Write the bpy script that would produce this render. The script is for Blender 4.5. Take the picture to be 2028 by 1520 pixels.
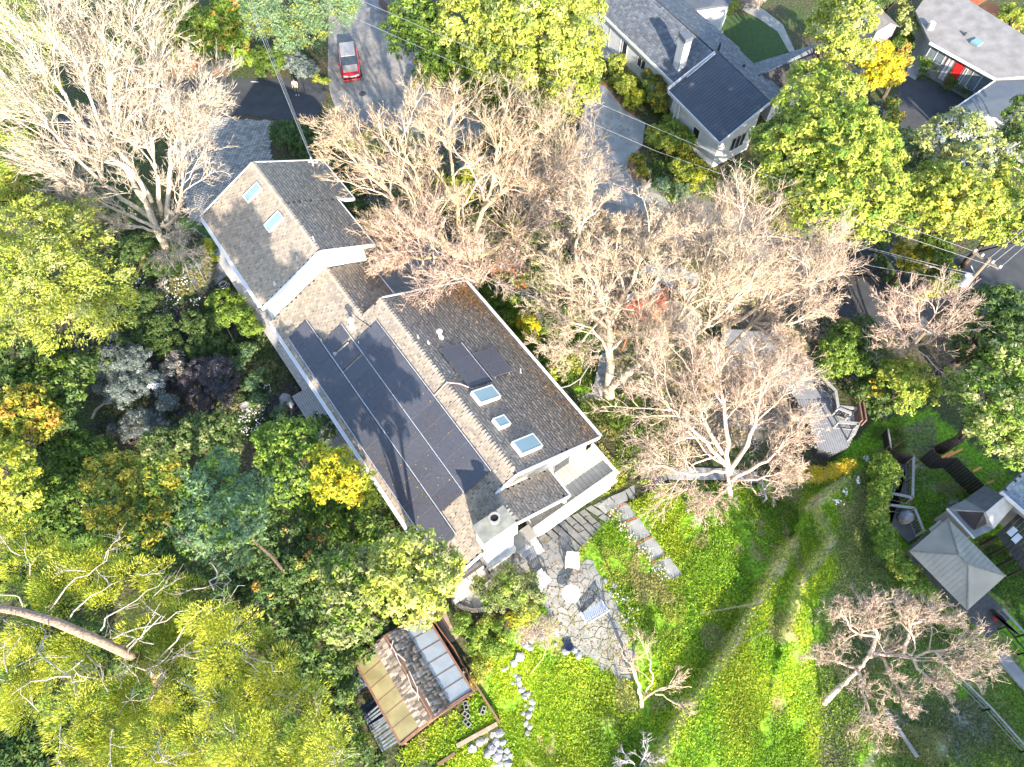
import bpy, math, random
import numpy as np
from mathutils import Vector, Matrix

for _o in list(bpy.data.objects): bpy.data.objects.remove(_o)
SC = bpy.context.scene
COL = SC.collection
R = math.radians
# ---------------------------------------------------------------- camera
CAM_H, TILT, FPX = 45.0, R(30), 1406.0
cam_d = bpy.data.cameras.new('camera'); cam = bpy.data.objects.new('camera', cam_d); COL.objects.link(cam)
cam_d.sensor_width = 36; cam_d.lens = 36 * FPX / 2028; cam_d.clip_end = 1500; cam_d.clip_start = .1
cam.location = (0, 0, CAM_H); cam.rotation_euler = (TILT, 0, 0)
SC.camera = cam
# ---------------------------------------------------------------- sky, sun, exposure
SUN_EL = R(22)
SD = Vector((0.285, -1.0, 0)).normalized()            # horizontal direction towards the sun
w = bpy.data.worlds.new('World'); SC.world = w; w.use_nodes = True
nt = w.node_tree; nt.nodes.clear()
sky = nt.nodes.new('ShaderNodeTexSky'); sky.sky_type = 'NISHITA'; sky.sun_disc = False
sky.sun_elevation = SUN_EL; sky.sun_rotation = math.atan2(SD.x, SD.y)
sky.air_density = 1.0; sky.dust_density = .6
bg = nt.nodes.new('ShaderNodeBackground'); bg.inputs[1].default_value = .15
wo = nt.nodes.new('ShaderNodeOutputWorld')
nt.links.new(sky.outputs[0], bg.inputs[0]); nt.links.new(bg.outputs[0], wo.inputs[0])
sl = bpy.data.lights.new('sun', 'SUN'); sl.energy = 3.9; sl.angle = R(.55); sl.color = (1, .875, .71)
so = bpy.data.objects.new('sun', sl); COL.objects.link(so); so.location = (20, -60, 60)
sdir = Vector((SD.x * math.cos(SUN_EL), SD.y * math.cos(SUN_EL), math.sin(SUN_EL)))
so.rotation_euler = sdir.to_track_quat('Z', 'Y').to_euler()
vs = SC.view_settings; vs.view_transform = 'Standard'; vs.look = 'None'; vs.exposure = 2.3; vs.gamma = 1; vs.use_curve_mapping = False
SC.cycles.max_bounces = 6; SC.cycles.diffuse_bounces = 3; SC.cycles.glossy_bounces = 2; SC.cycles.transmission_bounces = 3; SC.cycles.transparent_max_bounces = 8
SC.cycles.caustics_reflective = False; SC.cycles.caustics_refractive = False

# ---------------------------------------------------------------- helpers
RG = np.random.default_rng(7); random.seed(7)
U = RG.uniform

def at(px, py, z=0.0):
    """where the sight line through a photo pixel meets height z"""
    u = (px - 1014) / FPX; v = (py - 760) / FPX
    d = (u, math.sin(TILT) - v * math.cos(TILT), -math.cos(TILT) - v * math.sin(TILT))
    k = (CAM_H - z) / (-d[2])
    return Vector((d[0] * k, d[1] * k, z))

at0 = at
TC = (.5, 11.8); TA = 2.6; TR = 6.5
def terr(x, y): return TA * np.exp(-((np.asarray(x) - TC[0]) ** 2 + (np.asarray(y) - TC[1]) ** 2) / TR ** 2)
def at(px, py, z=0.0):
    """the same, with z counted from the garden mound by the chimney"""
    p = at0(px, py, z)
    for _ in range(9): p = at0(px, py, z + float(terr(p.x, p.y)))
    return p

def mpp(px, py, z=0.0):
    """metres per pixel there"""
    u = (px - 1014) / FPX; v = (py - 760) / FPX
    return (CAM_H - z) / (math.cos(TILT) + v * math.sin(TILT)) / FPX

# ---- terrain relief
def seg_d(X, Y, a, b):
    ax, ay, bx, by = a[0], a[1], b[0], b[1]
    dx, dy = bx - ax, by - ay; L2 = dx * dx + dy * dy + 1e-9
    t = np.clip(((X - ax) * dx + (Y - ay) * dy) / L2, 0, 1)
    ex, ey = X - ax - t * dx, Y - ay - t * dy
    side = dx * (Y - ay) - dy * (X - ax)
    return np.hypot(ex, ey), side
BANKS = []
def bank(pts, h, steep, gentle):
    BANKS.append(([at(*p) for p in pts], h, steep, gentle))
bank([(1560, 1085), (1538, 1125), (1491, 1201), (1431, 1304), (1339, 1430), (1280, 1530), (1200, 1640)], 1.15, .40, 3.2)
bank([(1660, 960), (1598, 1010), (1628, 1085), (1565, 1172), (1545, 1260)], .95, .45, 2.2)
bank([(1318, 975), (1360, 1010), (1400, 1058), (1432, 1102)], .45, 1.6, .35)
bank([(1755, 1010), (1690, 1100), (1700, 1250), (1650, 1400), (1660, 1540)], -.5, 1.2, 3.0)
def hgt(X, Y):
    X = np.asarray(X, float); Y = np.asarray(Y, float); H = np.zeros_like(X)
    for P, h, st, ge in BANKS:
        best = np.full_like(X, 1e9); sd = np.zeros_like(X)
        for a, b in zip(P[:-1], P[1:]):
            d, s = seg_d(X, Y, a, b); m = d < best
            best = np.where(m, d, best); sd = np.where(m, s, sd)
        wdt = np.where(sd > 0, ge, st)      # left of travel = gentle fall
        H += h * np.exp(-(best / wdt) ** 2)
    return H + terr(X, Y)
def hz(x, y): return float(hgt(np.array([x]), np.array([y]))[0])

# ---- value noise
_G = RG.random((256, 256))
def vnoise(X, Y, s=1.0):
    X = np.asarray(X) / s + 1000.; Y = np.asarray(Y) / s + 1000.
    xi = np.floor(X).astype(int); yi = np.floor(Y).astype(int); fx = X - xi; fy = Y - yi
    fx = fx * fx * (3 - 2 * fx); fy = fy * fy * (3 - 2 * fy)
    g = lambda a, b: _G[a % 256, b % 256]
    return (g(xi, yi) * (1 - fx) + g(xi + 1, yi) * fx) * (1 - fy) + (g(xi, yi + 1) * (1 - fx) + g(xi + 1, yi + 1) * fx) * fy

# ---- materials
def M(name, col, rough=.85, col2=None, scale=4., bump=.0, bscale=None, spec=.3, metal=0, rnd=0., coords='Object', detail=6, contrast=(.35, .65), alpha=None):
    m = bpy.data.materials.new(name); m.use_nodes = True; t = m.node_tree; N = t.nodes; Lk = t.links.new
    b = N['Principled BSDF']; b.inputs['Roughness'].default_value = rough; b.inputs['Metallic'].default_value = metal
    b.inputs['Specular IOR Level'].default_value = spec
    tc = N.new('ShaderNodeTexCoord')
    src = tc.outputs[coords]
    if coords == 'Object':
        gm = N.new('ShaderNodeNewGeometry'); src = gm.outputs['Position']
    nz = N.new('ShaderNodeTexNoise'); nz.inputs['Scale'].default_value = scale; nz.inputs['Detail'].default_value = detail
    Lk(src, nz.inputs['Vector'])
    cr = N.new('ShaderNodeValToRGB'); cr.color_ramp.elements[0].position = contrast[0]; cr.color_ramp.elements[1].position = contrast[1]
    c2 = col2 or tuple(c * .72 for c in col)
    cr.color_ramp.elements[0].color = (*c2, 1); cr.color_ramp.elements[1].color = (*col, 1)
    Lk(nz.outputs[0], cr.inputs[0]); out = cr.outputs[0]
    if rnd:
        oi = N.new('ShaderNodeObjectInfo'); mr = N.new('ShaderNodeMapRange'); mr.inputs[3].default_value = 1 - rnd; mr.inputs[4].default_value = 1 + rnd
        Lk(oi.outputs['Random'], mr.inputs[0]); hs = N.new('ShaderNodeHueSaturation'); Lk(mr.outputs[0], hs.inputs['Value']); Lk(out, hs.inputs['Color']); out = hs.outputs[0]
    Lk(out, b.inputs['Base Color'])
    if bump:
        n2 = N.new('ShaderNodeTexNoise'); n2.inputs['Scale'].default_value = bscale or scale * 4; n2.inputs['Detail'].default_value = 5
        Lk(src, n2.inputs['Vector']); bp = N.new('ShaderNodeBump'); bp.inputs['Strength'].default_value = bump; bp.inputs['Distance'].default_value = .05
        Lk(n2.outputs[0], bp.inputs['Height']); Lk(bp.outputs[0], b.inputs['Normal'])
    if alpha is not None: b.inputs['Alpha'].default_value = alpha
    return m

def MV(name, rough=.6, trans=0., spec=.25, sheen=0):
    """material that takes the vertex colour; leaves also let light through"""
    m = bpy.data.materials.new(name); m.use_nodes = True; t = m.node_tree; N = t.nodes; Lk = t.links.new
    b = N['Principled BSDF']; b.inputs['Roughness'].default_value = rough; b.inputs['Specular IOR Level'].default_value = spec
    a = N.new('ShaderNodeAttribute'); a.attribute_name = 'Col'; Lk(a.outputs['Color'], b.inputs['Base Color'])
    if trans:
        tr = N.new('ShaderNodeBsdfTranslucent'); Lk(a.outputs['Color'], tr.inputs['Color'])
        mx = N.new('ShaderNodeMixShader'); mx.inputs[0].default_value = trans
        Lk(b.outputs[0], mx.inputs[1]); Lk(tr.outputs[0], mx.inputs[2]); Lk(mx.outputs[0], N['Material Output'].inputs[0])
    return m

LEAF = MV('leaf', .55, .32, .3)
BARK = MV('bark', .9, 0, .1)
def _rough_bark(m):
    t = m.node_tree; N = t.nodes; L = t.links.new; g = N.new('ShaderNodeNewGeometry'); mp = N.new('ShaderNodeMapping'); mp.inputs['Scale'].default_value = (9, 9, 2.2)
    n = N.new('ShaderNodeTexNoise'); n.inputs['Scale'].default_value = 1.3; n.inputs['Detail'].default_value = 7; L(g.outputs['Position'], mp.inputs[0]); L(mp.outputs[0], n.inputs['Vector'])
    r = N.new('ShaderNodeMapRange'); r.inputs[1].default_value = .35; r.inputs[2].default_value = .68; r.inputs[3].default_value = .72; r.inputs[4].default_value = 1.38; L(n.outputs[0], r.inputs[0])
    h = N.new('ShaderNodeHueSaturation'); L(r.outputs[0], h.inputs['Value']); a = [q for q in N if q.type == 'ATTRIBUTE'][0]; L(a.outputs['Color'], h.inputs['Color']); L(h.outputs[0], N['Principled BSDF'].inputs['Base Color'])
    b = N.new('ShaderNodeBump'); b.inputs['Strength'].default_value = .9; b.inputs['Distance'].default_value = .06; L(n.outputs[0], b.inputs['Height']); L(b.outputs[0], N['Principled BSDF'].inputs['Normal'])
_rough_bark(BARK)
SHING = MV('shingle', .92, 0, .15)
BLOSSOM = MV('petal', .6, .3, .2)

# ---- meshes
class MB:
    def __init__(s): s.v = []; s.f = []; s.c = []
    def add(s, vs, fs, col=None):
        o = len(s.v); s.v += [tuple(v) for v in vs]; s.f += [tuple(i + o for i in f) for f in fs]
        if col is not None: s.c += [col] * len(vs)
        return s
    def box(s, c, sz, rz=0., rx=0., ry=0., col=None):
        m = Matrix.Translation(Vector(c)) @ Matrix.Rotation(rz, 4, 'Z') @ Matrix.Rotation(ry, 4, 'Y') @ Matrix.Rotation(rx, 4, 'X')
        a, b, d = sz[0] / 2, sz[1] / 2, sz[2] / 2
        vs = [m @ Vector((x, y, z)) for z in (-d, d) for y in (-b, b) for x in (-a, a)]
        return s.add(vs, [(0, 2, 3, 1), (4, 5, 7, 6), (0, 1, 5, 4), (2, 6, 7, 3), (0, 4, 6, 2), (1, 3, 7, 5)], col)
    def beam(s, a, b, wd, ht, col=None, up=Vector((0, 0, 1))):
        a = Vector(a); b = Vector(b); d = (b - a); L = d.length
        if L < 1e-6: return s
        d.normalize(); sdv = d.cross(up)
        if sdv.length < 1e-3: sdv = Vector((1, 0, 0))
        sdv.normalize(); u = sdv.cross(d).normalized()
        vs = []
        for p in (a, b):
            for i, j in ((-1, -1), (1, -1), (1, 1), (-1, 1)): vs.append(p + sdv * i * wd / 2 + u * j * ht / 2)
        return s.add(vs, [(0, 1, 2, 3), (7, 6, 5, 4), (0, 4, 5, 1), (1, 5, 6, 2), (2, 6, 7, 3), (3, 7, 4, 0)], col)
    def prism(s, poly, z0, z1, col=None):
        """poly: xy list counter-clockwise or not; z0,z1 numbers or lists"""
        n = len(poly)
        a = sum(poly[i][0] * poly[(i + 1) % n][1] - poly[(i + 1) % n][0] * poly[i][1] for i in range(n))
        if a < 0: poly = poly[::-1]; z0 = z0[::-1] if hasattr(z0, '__len__') else z0; z1 = z1[::-1] if hasattr(z1, '__len__') else z1
        Z0 = z0 if hasattr(z0, '__len__') else [z0] * n; Z1 = z1 if hasattr(z1, '__len__') else [z1] * n
        vs = [(p[0], p[1], z) for p, z in zip(poly, Z0)] + [(p[0], p[1], z) for p, z in zip(poly, Z1)]
        fs = [tuple(range(n))[::-1], tuple(range(n, 2 * n))] + [(i, (i + 1) % n, n + (i + 1) % n, n + i) for i in range(n)]
        return s.add(vs, fs, col)
    def gprism(s, poly, h, th=.12, col=None):
        """a flat piece lying on the terrain"""
        z = [float(terr(p[0], p[1])) for p in poly]; return s.prism(list(poly), [q - th for q in z], [q + h for q in z], col)
    def slab(s, q, th, col=None):
        """thick plate under a polygon of 3D points (downwards th)"""
        n = len(q); vs = [tuple(p) for p in q] + [(p[0], p[1], p[2] - th) for p in q]
        a = sum(q[i][0] * q[(i + 1) % n][1] - q[(i + 1) % n][0] * q[i][1] for i in range(n))
        if a > 0: fs = [tuple(range(n)), tuple(range(n, 2 * n))[::-1]] + [(i, n + i, n + (i + 1) % n, (i + 1) % n) for i in range(n)]
        else: fs = [tuple(range(n))[::-1], tuple(range(n, 2 * n))] + [(i, (i + 1) % n, n + (i + 1) % n, n + i) for i in range(n)]
        return s.add(vs, fs, col)
    def cyl(s, c, r, h, n=12, r2=None, col=None):
        r2 = r if r2 is None else r2; vs = []
        for k, (rr, z) in enumerate(((r, 0), (r2, h))):
            for i in range(n):
                a = 2 * math.pi * i / n; vs.append((c[0] + rr * math.cos(a), c[1] + rr * math.sin(a), c[2] + z))
        return s.add(vs, [tuple(range(n))[::-1], tuple(range(n, 2 * n))] + [(i, (i + 1) % n, n + (i + 1) % n, n + i) for i in range(n)], col)
    def tube(s, pts, rad, n=6, col=None):
        pts = [Vector(p) for p in pts]; k = len(pts); rr = rad if hasattr(rad, '__len__') else [rad] * k
        vs = []; ref = Vector((.13, .21, .97)).normalized()
        for i, p in enumerate(pts):
            d = (pts[min(i + 1, k - 1)] - pts[max(i - 1, 0)]).normalized()
            a = d.cross(ref)
            if a.length < .1: a = d.cross(Vector((1, 0, 0)))
            a.normalize(); b = d.cross(a)
            for j in range(n):
                t = 2 * math.pi * j / n; vs.append(p + (a * math.cos(t) + b * math.sin(t)) * rr[i])
        fs = [(i * n + j, i * n + (j + 1) % n, (i + 1) * n + (j + 1) % n, (i + 1) * n + j) for i in range(k - 1) for j in range(n)]
        fs += [tuple(range(n))[::-1], tuple(range((k - 1) * n, k * n))]
        return s.add(vs, fs, col)
    def lathe(s, c, prof, n=16, col=None):
        vs = [(c[0] + r * math.cos(2 * math.pi * i / n), c[1] + r * math.sin(2 * math.pi * i / n), c[2] + z) for r, z in prof for i in range(n)]
        k = len(prof); fs = [(j * n + i, j * n + (i + 1) % n, (j + 1) * n + (i + 1) % n, (j + 1) * n + i) for j in range(k - 1) for i in range(n)]
        fs += [tuple(range(n))[::-1], tuple(range((k - 1) * n, k * n))]
        return s.add(vs, fs, col)

def npmesh(name, V, F, C=None, F3=None):
    """V (n,3), F (m,k) constant k"""
    me = bpy.data.meshes.new(name); V = np.ascontiguousarray(V, np.float32); F = np.ascontiguousarray(F, np.int32)
    m, k = F.shape
    me.vertices.add(len(V)); me.vertices.foreach_set('co', V.ravel())
    li = F.ravel(); ls = np.arange(0, m * k, k, dtype=np.int32)
    if F3 is not None: ls = np.concatenate([ls, m * k + np.arange(0, len(F3) * 3, 3, dtype=np.int32)]); li = np.concatenate([li, np.ascontiguousarray(F3, np.int32).ravel()])
    me.loops.add(len(li)); me.loops.foreach_set('vertex_index', li)
    me.polygons.add(len(ls)); me.polygons.foreach_set('loop_start', ls.astype(np.int32))
    me.update(calc_edges=True)
    if C is not None:
        ca = me.color_attributes.new('Col', 'FLOAT_COLOR', 'POINT')
        C4 = np.ones((len(V), 4), np.float32); C4[:, :3] = C; ca.data.foreach_set('color', C4.ravel())
    return me

ROOT_OF = {}
def link(o, parent=None):
    COL.objects.link(o)
    if parent is not None:
        o.parent = parent
        o.matrix_parent_inverse = wm(parent).inverted()
    return o
def wm(o):
    m = o.matrix_basis.copy()
    if o.parent: m = wm(o.parent) @ o.matrix_parent_inverse @ m
    return m
def mesh_of(name, mb, mat, smooth=False):
    me = bpy.data.meshes.new(name); me.from_pydata(mb.v, [], mb.f)
    if mb.c:
        ca = me.color_attributes.new('Col', 'FLOAT_COLOR', 'POINT')
        ca.data.foreach_set('color', np.array([(*c, 1) for c in mb.c], np.float32).ravel())
    if smooth: me.polygons.foreach_set('use_smooth', [True] * len(me.polygons))
    if mat: me.materials.append(mat)
    me.update(); return me
def put(name, mb, mat, parent=None, smooth=False, bevel=0, origin=None, kind=None, label=None):
    """a mesh given in world coordinates becomes one object; its origin goes to its middle"""
    me = mb if isinstance(mb, bpy.types.Mesh) else mesh_of(name, mb, mat, smooth)
    if isinstance(mb, bpy.types.Mesh) and mat and not me.materials: me.materials.append(mat)
    o = bpy.data.objects.new(name, me)
    n = len(me.vertices); co = np.empty(n * 3, np.float32); me.vertices.foreach_get('co', co); co = co.reshape(-1, 3)
    c = np.array(origin if origin is not None else ((co.min(0) + co.max(0)) / 2), np.float32)
    if origin is None: c[2] = co[:, 2].min()
    me.vertices.foreach_set('co', (co - c).ravel()); me.update()
    o.location = [float(q) for q in c]
    link(o, parent)
    if bevel:
        b = o.modifiers.new('bevel', 'BEVEL'); b.width = bevel; b.segments = 2; b.limit_method = 'ANGLE'
    if kind: o['kind'] = kind
    if label: o['label'] = label
    return o
def inst(name, me, loc, rot=(0, 0, 0), sc=(1, 1, 1), parent=None):
    o = bpy.data.objects.new(name, me); o.location = loc; o.rotation_euler = rot; o.scale = sc
    return link(o, parent)
def tag(o, label, cat, group=None):
    o['label'] = label; o['category'] = cat
    if group: o['group'] = group
    return o
def thing(name, label, cat, loc, group=None, rz=0.):
    o = bpy.data.objects.new(name, None); o.empty_display_size = .3; o.location = loc; o.rotation_euler = (0, 0, rz)
    COL.objects.link(o); return tag(o, label, cat, group)
def struct(o): o['kind'] = 'structure'; return o
def in_poly(X, Y, poly):
    X = np.asarray(X); Y = np.asarray(Y); r = np.zeros(X.shape, bool); n = len(poly)
    for i in range(n):
        x1, y1 = poly[i][0], poly[i][1]; x2, y2 = poly[(i + 1) % n][0], poly[(i + 1) % n][1]
        c = ((y1 > Y) != (y2 > Y)) & (X < (x2 - x1) * (Y - y1) / (y2 - y1 + 1e-12) + x1); r ^= c
    return r
def pix(*ps, z=0.): return [at(p[0], p[1], z) for p in ps]

# ---- a house frame: s along the ridge, n across it
class Frame:
    def __init__(s, o, ang): s.o = Vector((o[0], o[1])); s.a = ang; s.d = Vector((math.cos(ang), math.sin(ang))); s.n = Vector((-math.sin(ang), math.cos(ang)))
    def w(s, S, N, z=0.): p = s.o + s.d * S + s.n * N; return Vector((p.x, p.y, z))
    def box(s, mb, S0, S1, N0, N1, z0, z1, col=None):
        return mb.prism([s.w(S0, N0)[:2], s.w(S1, N0)[:2], s.w(S1, N1)[:2], s.w(S0, N1)[:2]], z0, z1, col)

# ---- shingles laid course by course on a roof plane
def shingles(name, e0, e1, r1, r0, parent, cols, tab=.30, course=.215, lift=.013, bite=.055, seed=1, off=.02, skip=None):
    rg = np.random.default_rng(seed)
    e0, e1, r0, r1 = (np.array(p, float) for p in (e0, e1, r0, r1))
    ax = e1 - e0; L = np.linalg.norm(ax); ax /= L
    up = r0 - e0; up = up - ax * up.dot(ax); W = np.linalg.norm(up); up /= W
    nrm = np.cross(ax, up); 
    if nrm[2] < 0: nrm = -nrm
    xl = min(0, (r0 - e0).dot(ax)); xr = max(L, (r1 - e0).dot(ax))
    nr = int(W / course); nc = int((xr - xl) / tab) + 2
    I, J = np.meshgrid(np.arange(nr), np.arange(nc), indexing='ij'); I = I.ravel(); J = J.ravel()
    x0 = xl + (J - .5 * (I % 2)) * tab + rg.uniform(-.02, .02, I.size); x1 = x0 + tab * rg.uniform(.9, .985, I.size)
    y0 = I * course - rg.uniform(0, bite, I.size) * ((J + I) % 2); y1 = (I + 1) * course + .04
    xm = (x0 + x1) / 2; ym = (y0 + y1) / 2
    k0 = (r0 - e0).dot(ax); k1 = (r1 - e0).dot(ax)
    lo = k0 * (ym / W); hi = L + (k1 - L) * (ym / W)
    ok = (xm > lo) & (xm < hi)
    x0 = np.maximum(x0, lo); x1 = np.minimum(x1, hi); ok &= x1 - x0 > .04
    if skip is not None:
        P = e0 + xm[:, None] * ax + ym[:, None] * up; ok &= ~skip(P)
    x0, x1, y0, y1 = x0[ok], x1[ok], np.maximum(y0[ok], -.02), np.minimum(y1[ok], W); n = len(x0)
    lf = lift * rg.uniform(.7, 1.25, n)
    def pt(x, y, h): return e0 + x[:, None] * ax + y[:, None] * up + (off + h)[:, None] * nrm
    z = np.zeros(n)
    V = np.stack([pt(x0, y0, lf), pt(x1, y0, lf), pt(x1, y1, lf * .75), pt(x0, y1, lf * .75), pt(x0, y0, z - .012), pt(x1, y0, z - .012)], 1).reshape(-1, 3)
    b = np.arange(n)[:, None] * 6
    F = np.concatenate([b + np.array([0, 1, 2, 3]), b + np.array([4, 5, 1, 0]), b + np.array([4, 0, 3, 3]), b + np.array([1, 5, 2, 2])], 0)
    F = np.concatenate([b + np.array([0, 1, 2, 3]), b + np.array([4, 5, 1, 0]), b + np.array([4, 0, 3, 4]), b + np.array([1, 5, 2, 1])], 0)[: 2 * n]
    c = np.array(cols)[rg.integers(0, len(cols), n)] * rg.uniform(.9, 1.1, (n, 1))
    C = np.repeat(c, 6, 0)
    me = npmesh(name, V, F, C); me.materials.append(SHING)
    return put(name, me, None, parent, kind='stuff')

# ---- vegetation
PAL = dict(
    lime=[(.37, .40, .055), (.31, .36, .045), (.43, .44, .09), (.17, .24, .03)],
    lemon=[(0.441, 0.420, 0.030), (0.399, 0.399, 0.030), (0.294, 0.336, 0.030), (0.168, 0.231, 0.020)],
    green=[(.10, .17, .02), (.07, .13, .02), (.16, .22, .03), (.05, .10, .015)],
    mid=[(.20, .30, .035), (.14, .235, .03), (.26, .35, .045), (.085, .155, .02)],
    turf=[(.22, .38, .02), (.15, .29, .018), (.30, .43, .03), (.09, .19, .012)],
    turfy=[(.40, .50, .025), (.30, .42, .02), (.46, .52, .04), (.20, .30, .02)],
    dark=[(.065, .12, .03), (.085, .145, .035), (.05, .095, .027), (.12, .165, .045)],
    blue=[(.11, .19, .10), (.14, .23, .10), (.08, .15, .08), (.20, .28, .09)],
    cedar=[(.22, .33, .17), (.17, .28, .14), (.28, .38, .20), (.12, .20, .09)],
    olive=[(.24, .27, .09), (.18, .22, .07), (.30, .32, .13), (.11, .14, .05)],
    pale=[(.40, .42, .13), (.33, .37, .10), (.46, .46, .18), (.22, .27, .07)],
    pine=[(.46, .48, .05), (.38, .43, .045), (.55, .53, .08), (.21, .28, .035)],
    yellow=[(.62, .50, .02), (.55, .45, .02), (.42, .38, .02), (.66, .48, .03)],
    gold=[(.50, .36, .03), (.20, .24, .03), (.44, .36, .05), (.14, .18, .02)],
    silver=[(.20, .24, .22), (.14, .18, .17), (.26, .30, .28), (.10, .13, .12)],
    greyv=[(.10, .12, .12), (.07, .09, .09), (.14, .16, .16)],
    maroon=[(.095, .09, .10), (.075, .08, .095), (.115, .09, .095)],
    dry=[(.42, .34, .28), (.34, .27, .22), (.50, .42, .36)],
    white=[(.8, .8, .78), (.7, .7, .72)],
    flame=[(.42, .36, .05), (.50, .26, .05), (.12, .20, .03), (.20, .28, .03)],
    straw=[(.70, .50, .06), (.58, .43, .05), (.50, .42, .07)],
)
def leaves_mesh(name, P, Nn, size, cols, asp=1.9, rg=RG, fold=0.):
    """one rhombic blade per point: P (n,3), Nn its facing, size (n)"""
    n = len(P)
    Nn = Nn / (np.linalg.norm(Nn, axis=1, keepdims=True) + 1e-9)
    t = rg.normal(size=(n, 3)); t -= Nn * (t * Nn).sum(1, keepdims=True); t /= np.linalg.norm(t, axis=1, keepdims=True) + 1e-9
    b = np.cross(Nn, t); s = size[:, None]
    V = np.stack([P - t * s * asp * .45 - b * s * .5, P - t * s * asp * .35 + b * s * .5, P + t * s * asp * .6], 1).reshape(-1, 3)
    F = np.arange(n * 3).reshape(-1, 3)
    return npmesh(name, V, F, np.repeat(cols, 3, 0))
def blades_mesh(name, P, D, ln, wd, cols, rg=RG):
    """long narrow blades: from P along D"""
    n = len(P); D = D / (np.linalg.norm(D, axis=1, keepdims=True) + 1e-9)
    b = rg.normal(size=(n, 3)); b -= D * (b * D).sum(1, keepdims=True); b /= np.linalg.norm(b, axis=1, keepdims=True) + 1e-9
    l = ln[:, None]; w_ = wd[:, None]
    V = np.stack([P - b * w_ * .6, P + b * w_ * .6, P + D * l], 1).reshape(-1, 3)
    return npmesh(name, V, np.arange(n * 3).reshape(-1, 3), np.repeat(cols, 3, 0))
def rdir(n, zmin=-.25, rg=RG):
    z = rg.uniform(zmin, 1, n); a = rg.uniform(0, 2 * math.pi, n); r = np.sqrt(1 - z * z)
    return np.stack([r * np.cos(a), r * np.sin(a), z], 1)
def clumps(lobes, rc, rg, zmin=-.1, fill=1.6, inner=.18):
    """clump centres over the lobes: (n,3), outward dir, radius"""
    C, D, Q = [], [], []
    for (x, y, z, r, fz) in lobes:
        n = max(6, int(fill * 2.5 * (r / rc) ** 2)); d = rdir(n, zmin, rg)
        k = np.where(rg.random(n) < inner, rg.uniform(.45, .8, n), rg.uniform(.8, 1.06, n)) * (.86 + .28 * vnoise(d[:, 0] * 3 + x, d[:, 1] * 3 + y + d[:, 2] * 2, .8))
        C.append(np.array([x, y, z]) + d * (k * r)[:, None] * np.array([1, 1, fz])); D.append(d); Q.append(rc * rg.uniform(.6, 1.25, n))
    return np.concatenate(C), np.concatenate(D), np.concatenate(Q)
def col_pick(pal, n, rg, wts=None):
    p = np.array(PAL[pal]); return p[rg.choice(len(p), n, p=wts)]
NLEAF = [0]
def foliage(name, lobes, pal, leaf=.2, rc=None, dens=1., style='leaf', seed=0, parent=None, pal2=None, mix2=0., zmin=-.1, kind=None):
    rg = np.random.default_rng(seed); leaf = leaf * .62; dens = dens * .86
    rmean = float(np.mean([l[3] for l in lobes]))
    rc = rc or max(.26, min(.62, rmean * .2))
    C, D, Q = clumps(lobes, rc, rg, zmin)
    nl = np.maximum(5, (dens * 5.0 * (Q / leaf) ** 2)).astype(int); idx = np.repeat(np.arange(len(C)), nl); n = len(idx)
    d2 = rdir(n, -.35, rg); rad = Q[idx] * rg.uniform(.55, 1.08, n)
    P = C[idx] + d2 * rad[:, None] * np.array([1, 1, .8])
    cc = col_pick(pal, len(C), rg)
    if pal2:
        m = rg.random(len(C)) < mix2; cc[m] = col_pick(pal2, int(m.sum()), rg)
    c = cc[idx] * .55 + col_pick(pal, n, rg) * .45
    if pal2: c = np.where(m[idx][:, None], cc[idx], c)
    c = c * rg.uniform(.75, 1.25, (n, 1))
    NLEAF[0] += n
    if style == 'leaf':
        Nn = d2 * .8 + D[idx] * .5 + rg.normal(size=(n, 3)) * .55 + np.array([0, 0, .3])
        me = leaves_mesh(name, P, Nn, leaf * (.45 + 1.15 * rg.random(n) ** 1.4), c, 1.7, rg)
    elif style == 'feather':     # drooping sprays
        Dv = D[idx] * np.array([1, 1, .2]) + rg.normal(size=(n, 3)) * .35 + np.array([0, 0, -.15])
        me = blades_mesh(name, P, Dv, leaf * rg.uniform(.8, 1.7, n), leaf * rg.uniform(.35, .65, n), c, rg)
    elif style == 'needle':      # upswept tufts
        Dv = D[idx] * .5 + d2 * .6 + rg.normal(size=(n, 3)) * .2 + np.array([0, 0, .35])
        me = blades_mesh(name, P, Dv, leaf * rg.uniform(1.3, 2.4, n), leaf * rg.uniform(.28, .45, n), c, rg)
    me.materials.append(LEAF)
    return put(name, me, None, parent, kind=kind)

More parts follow.
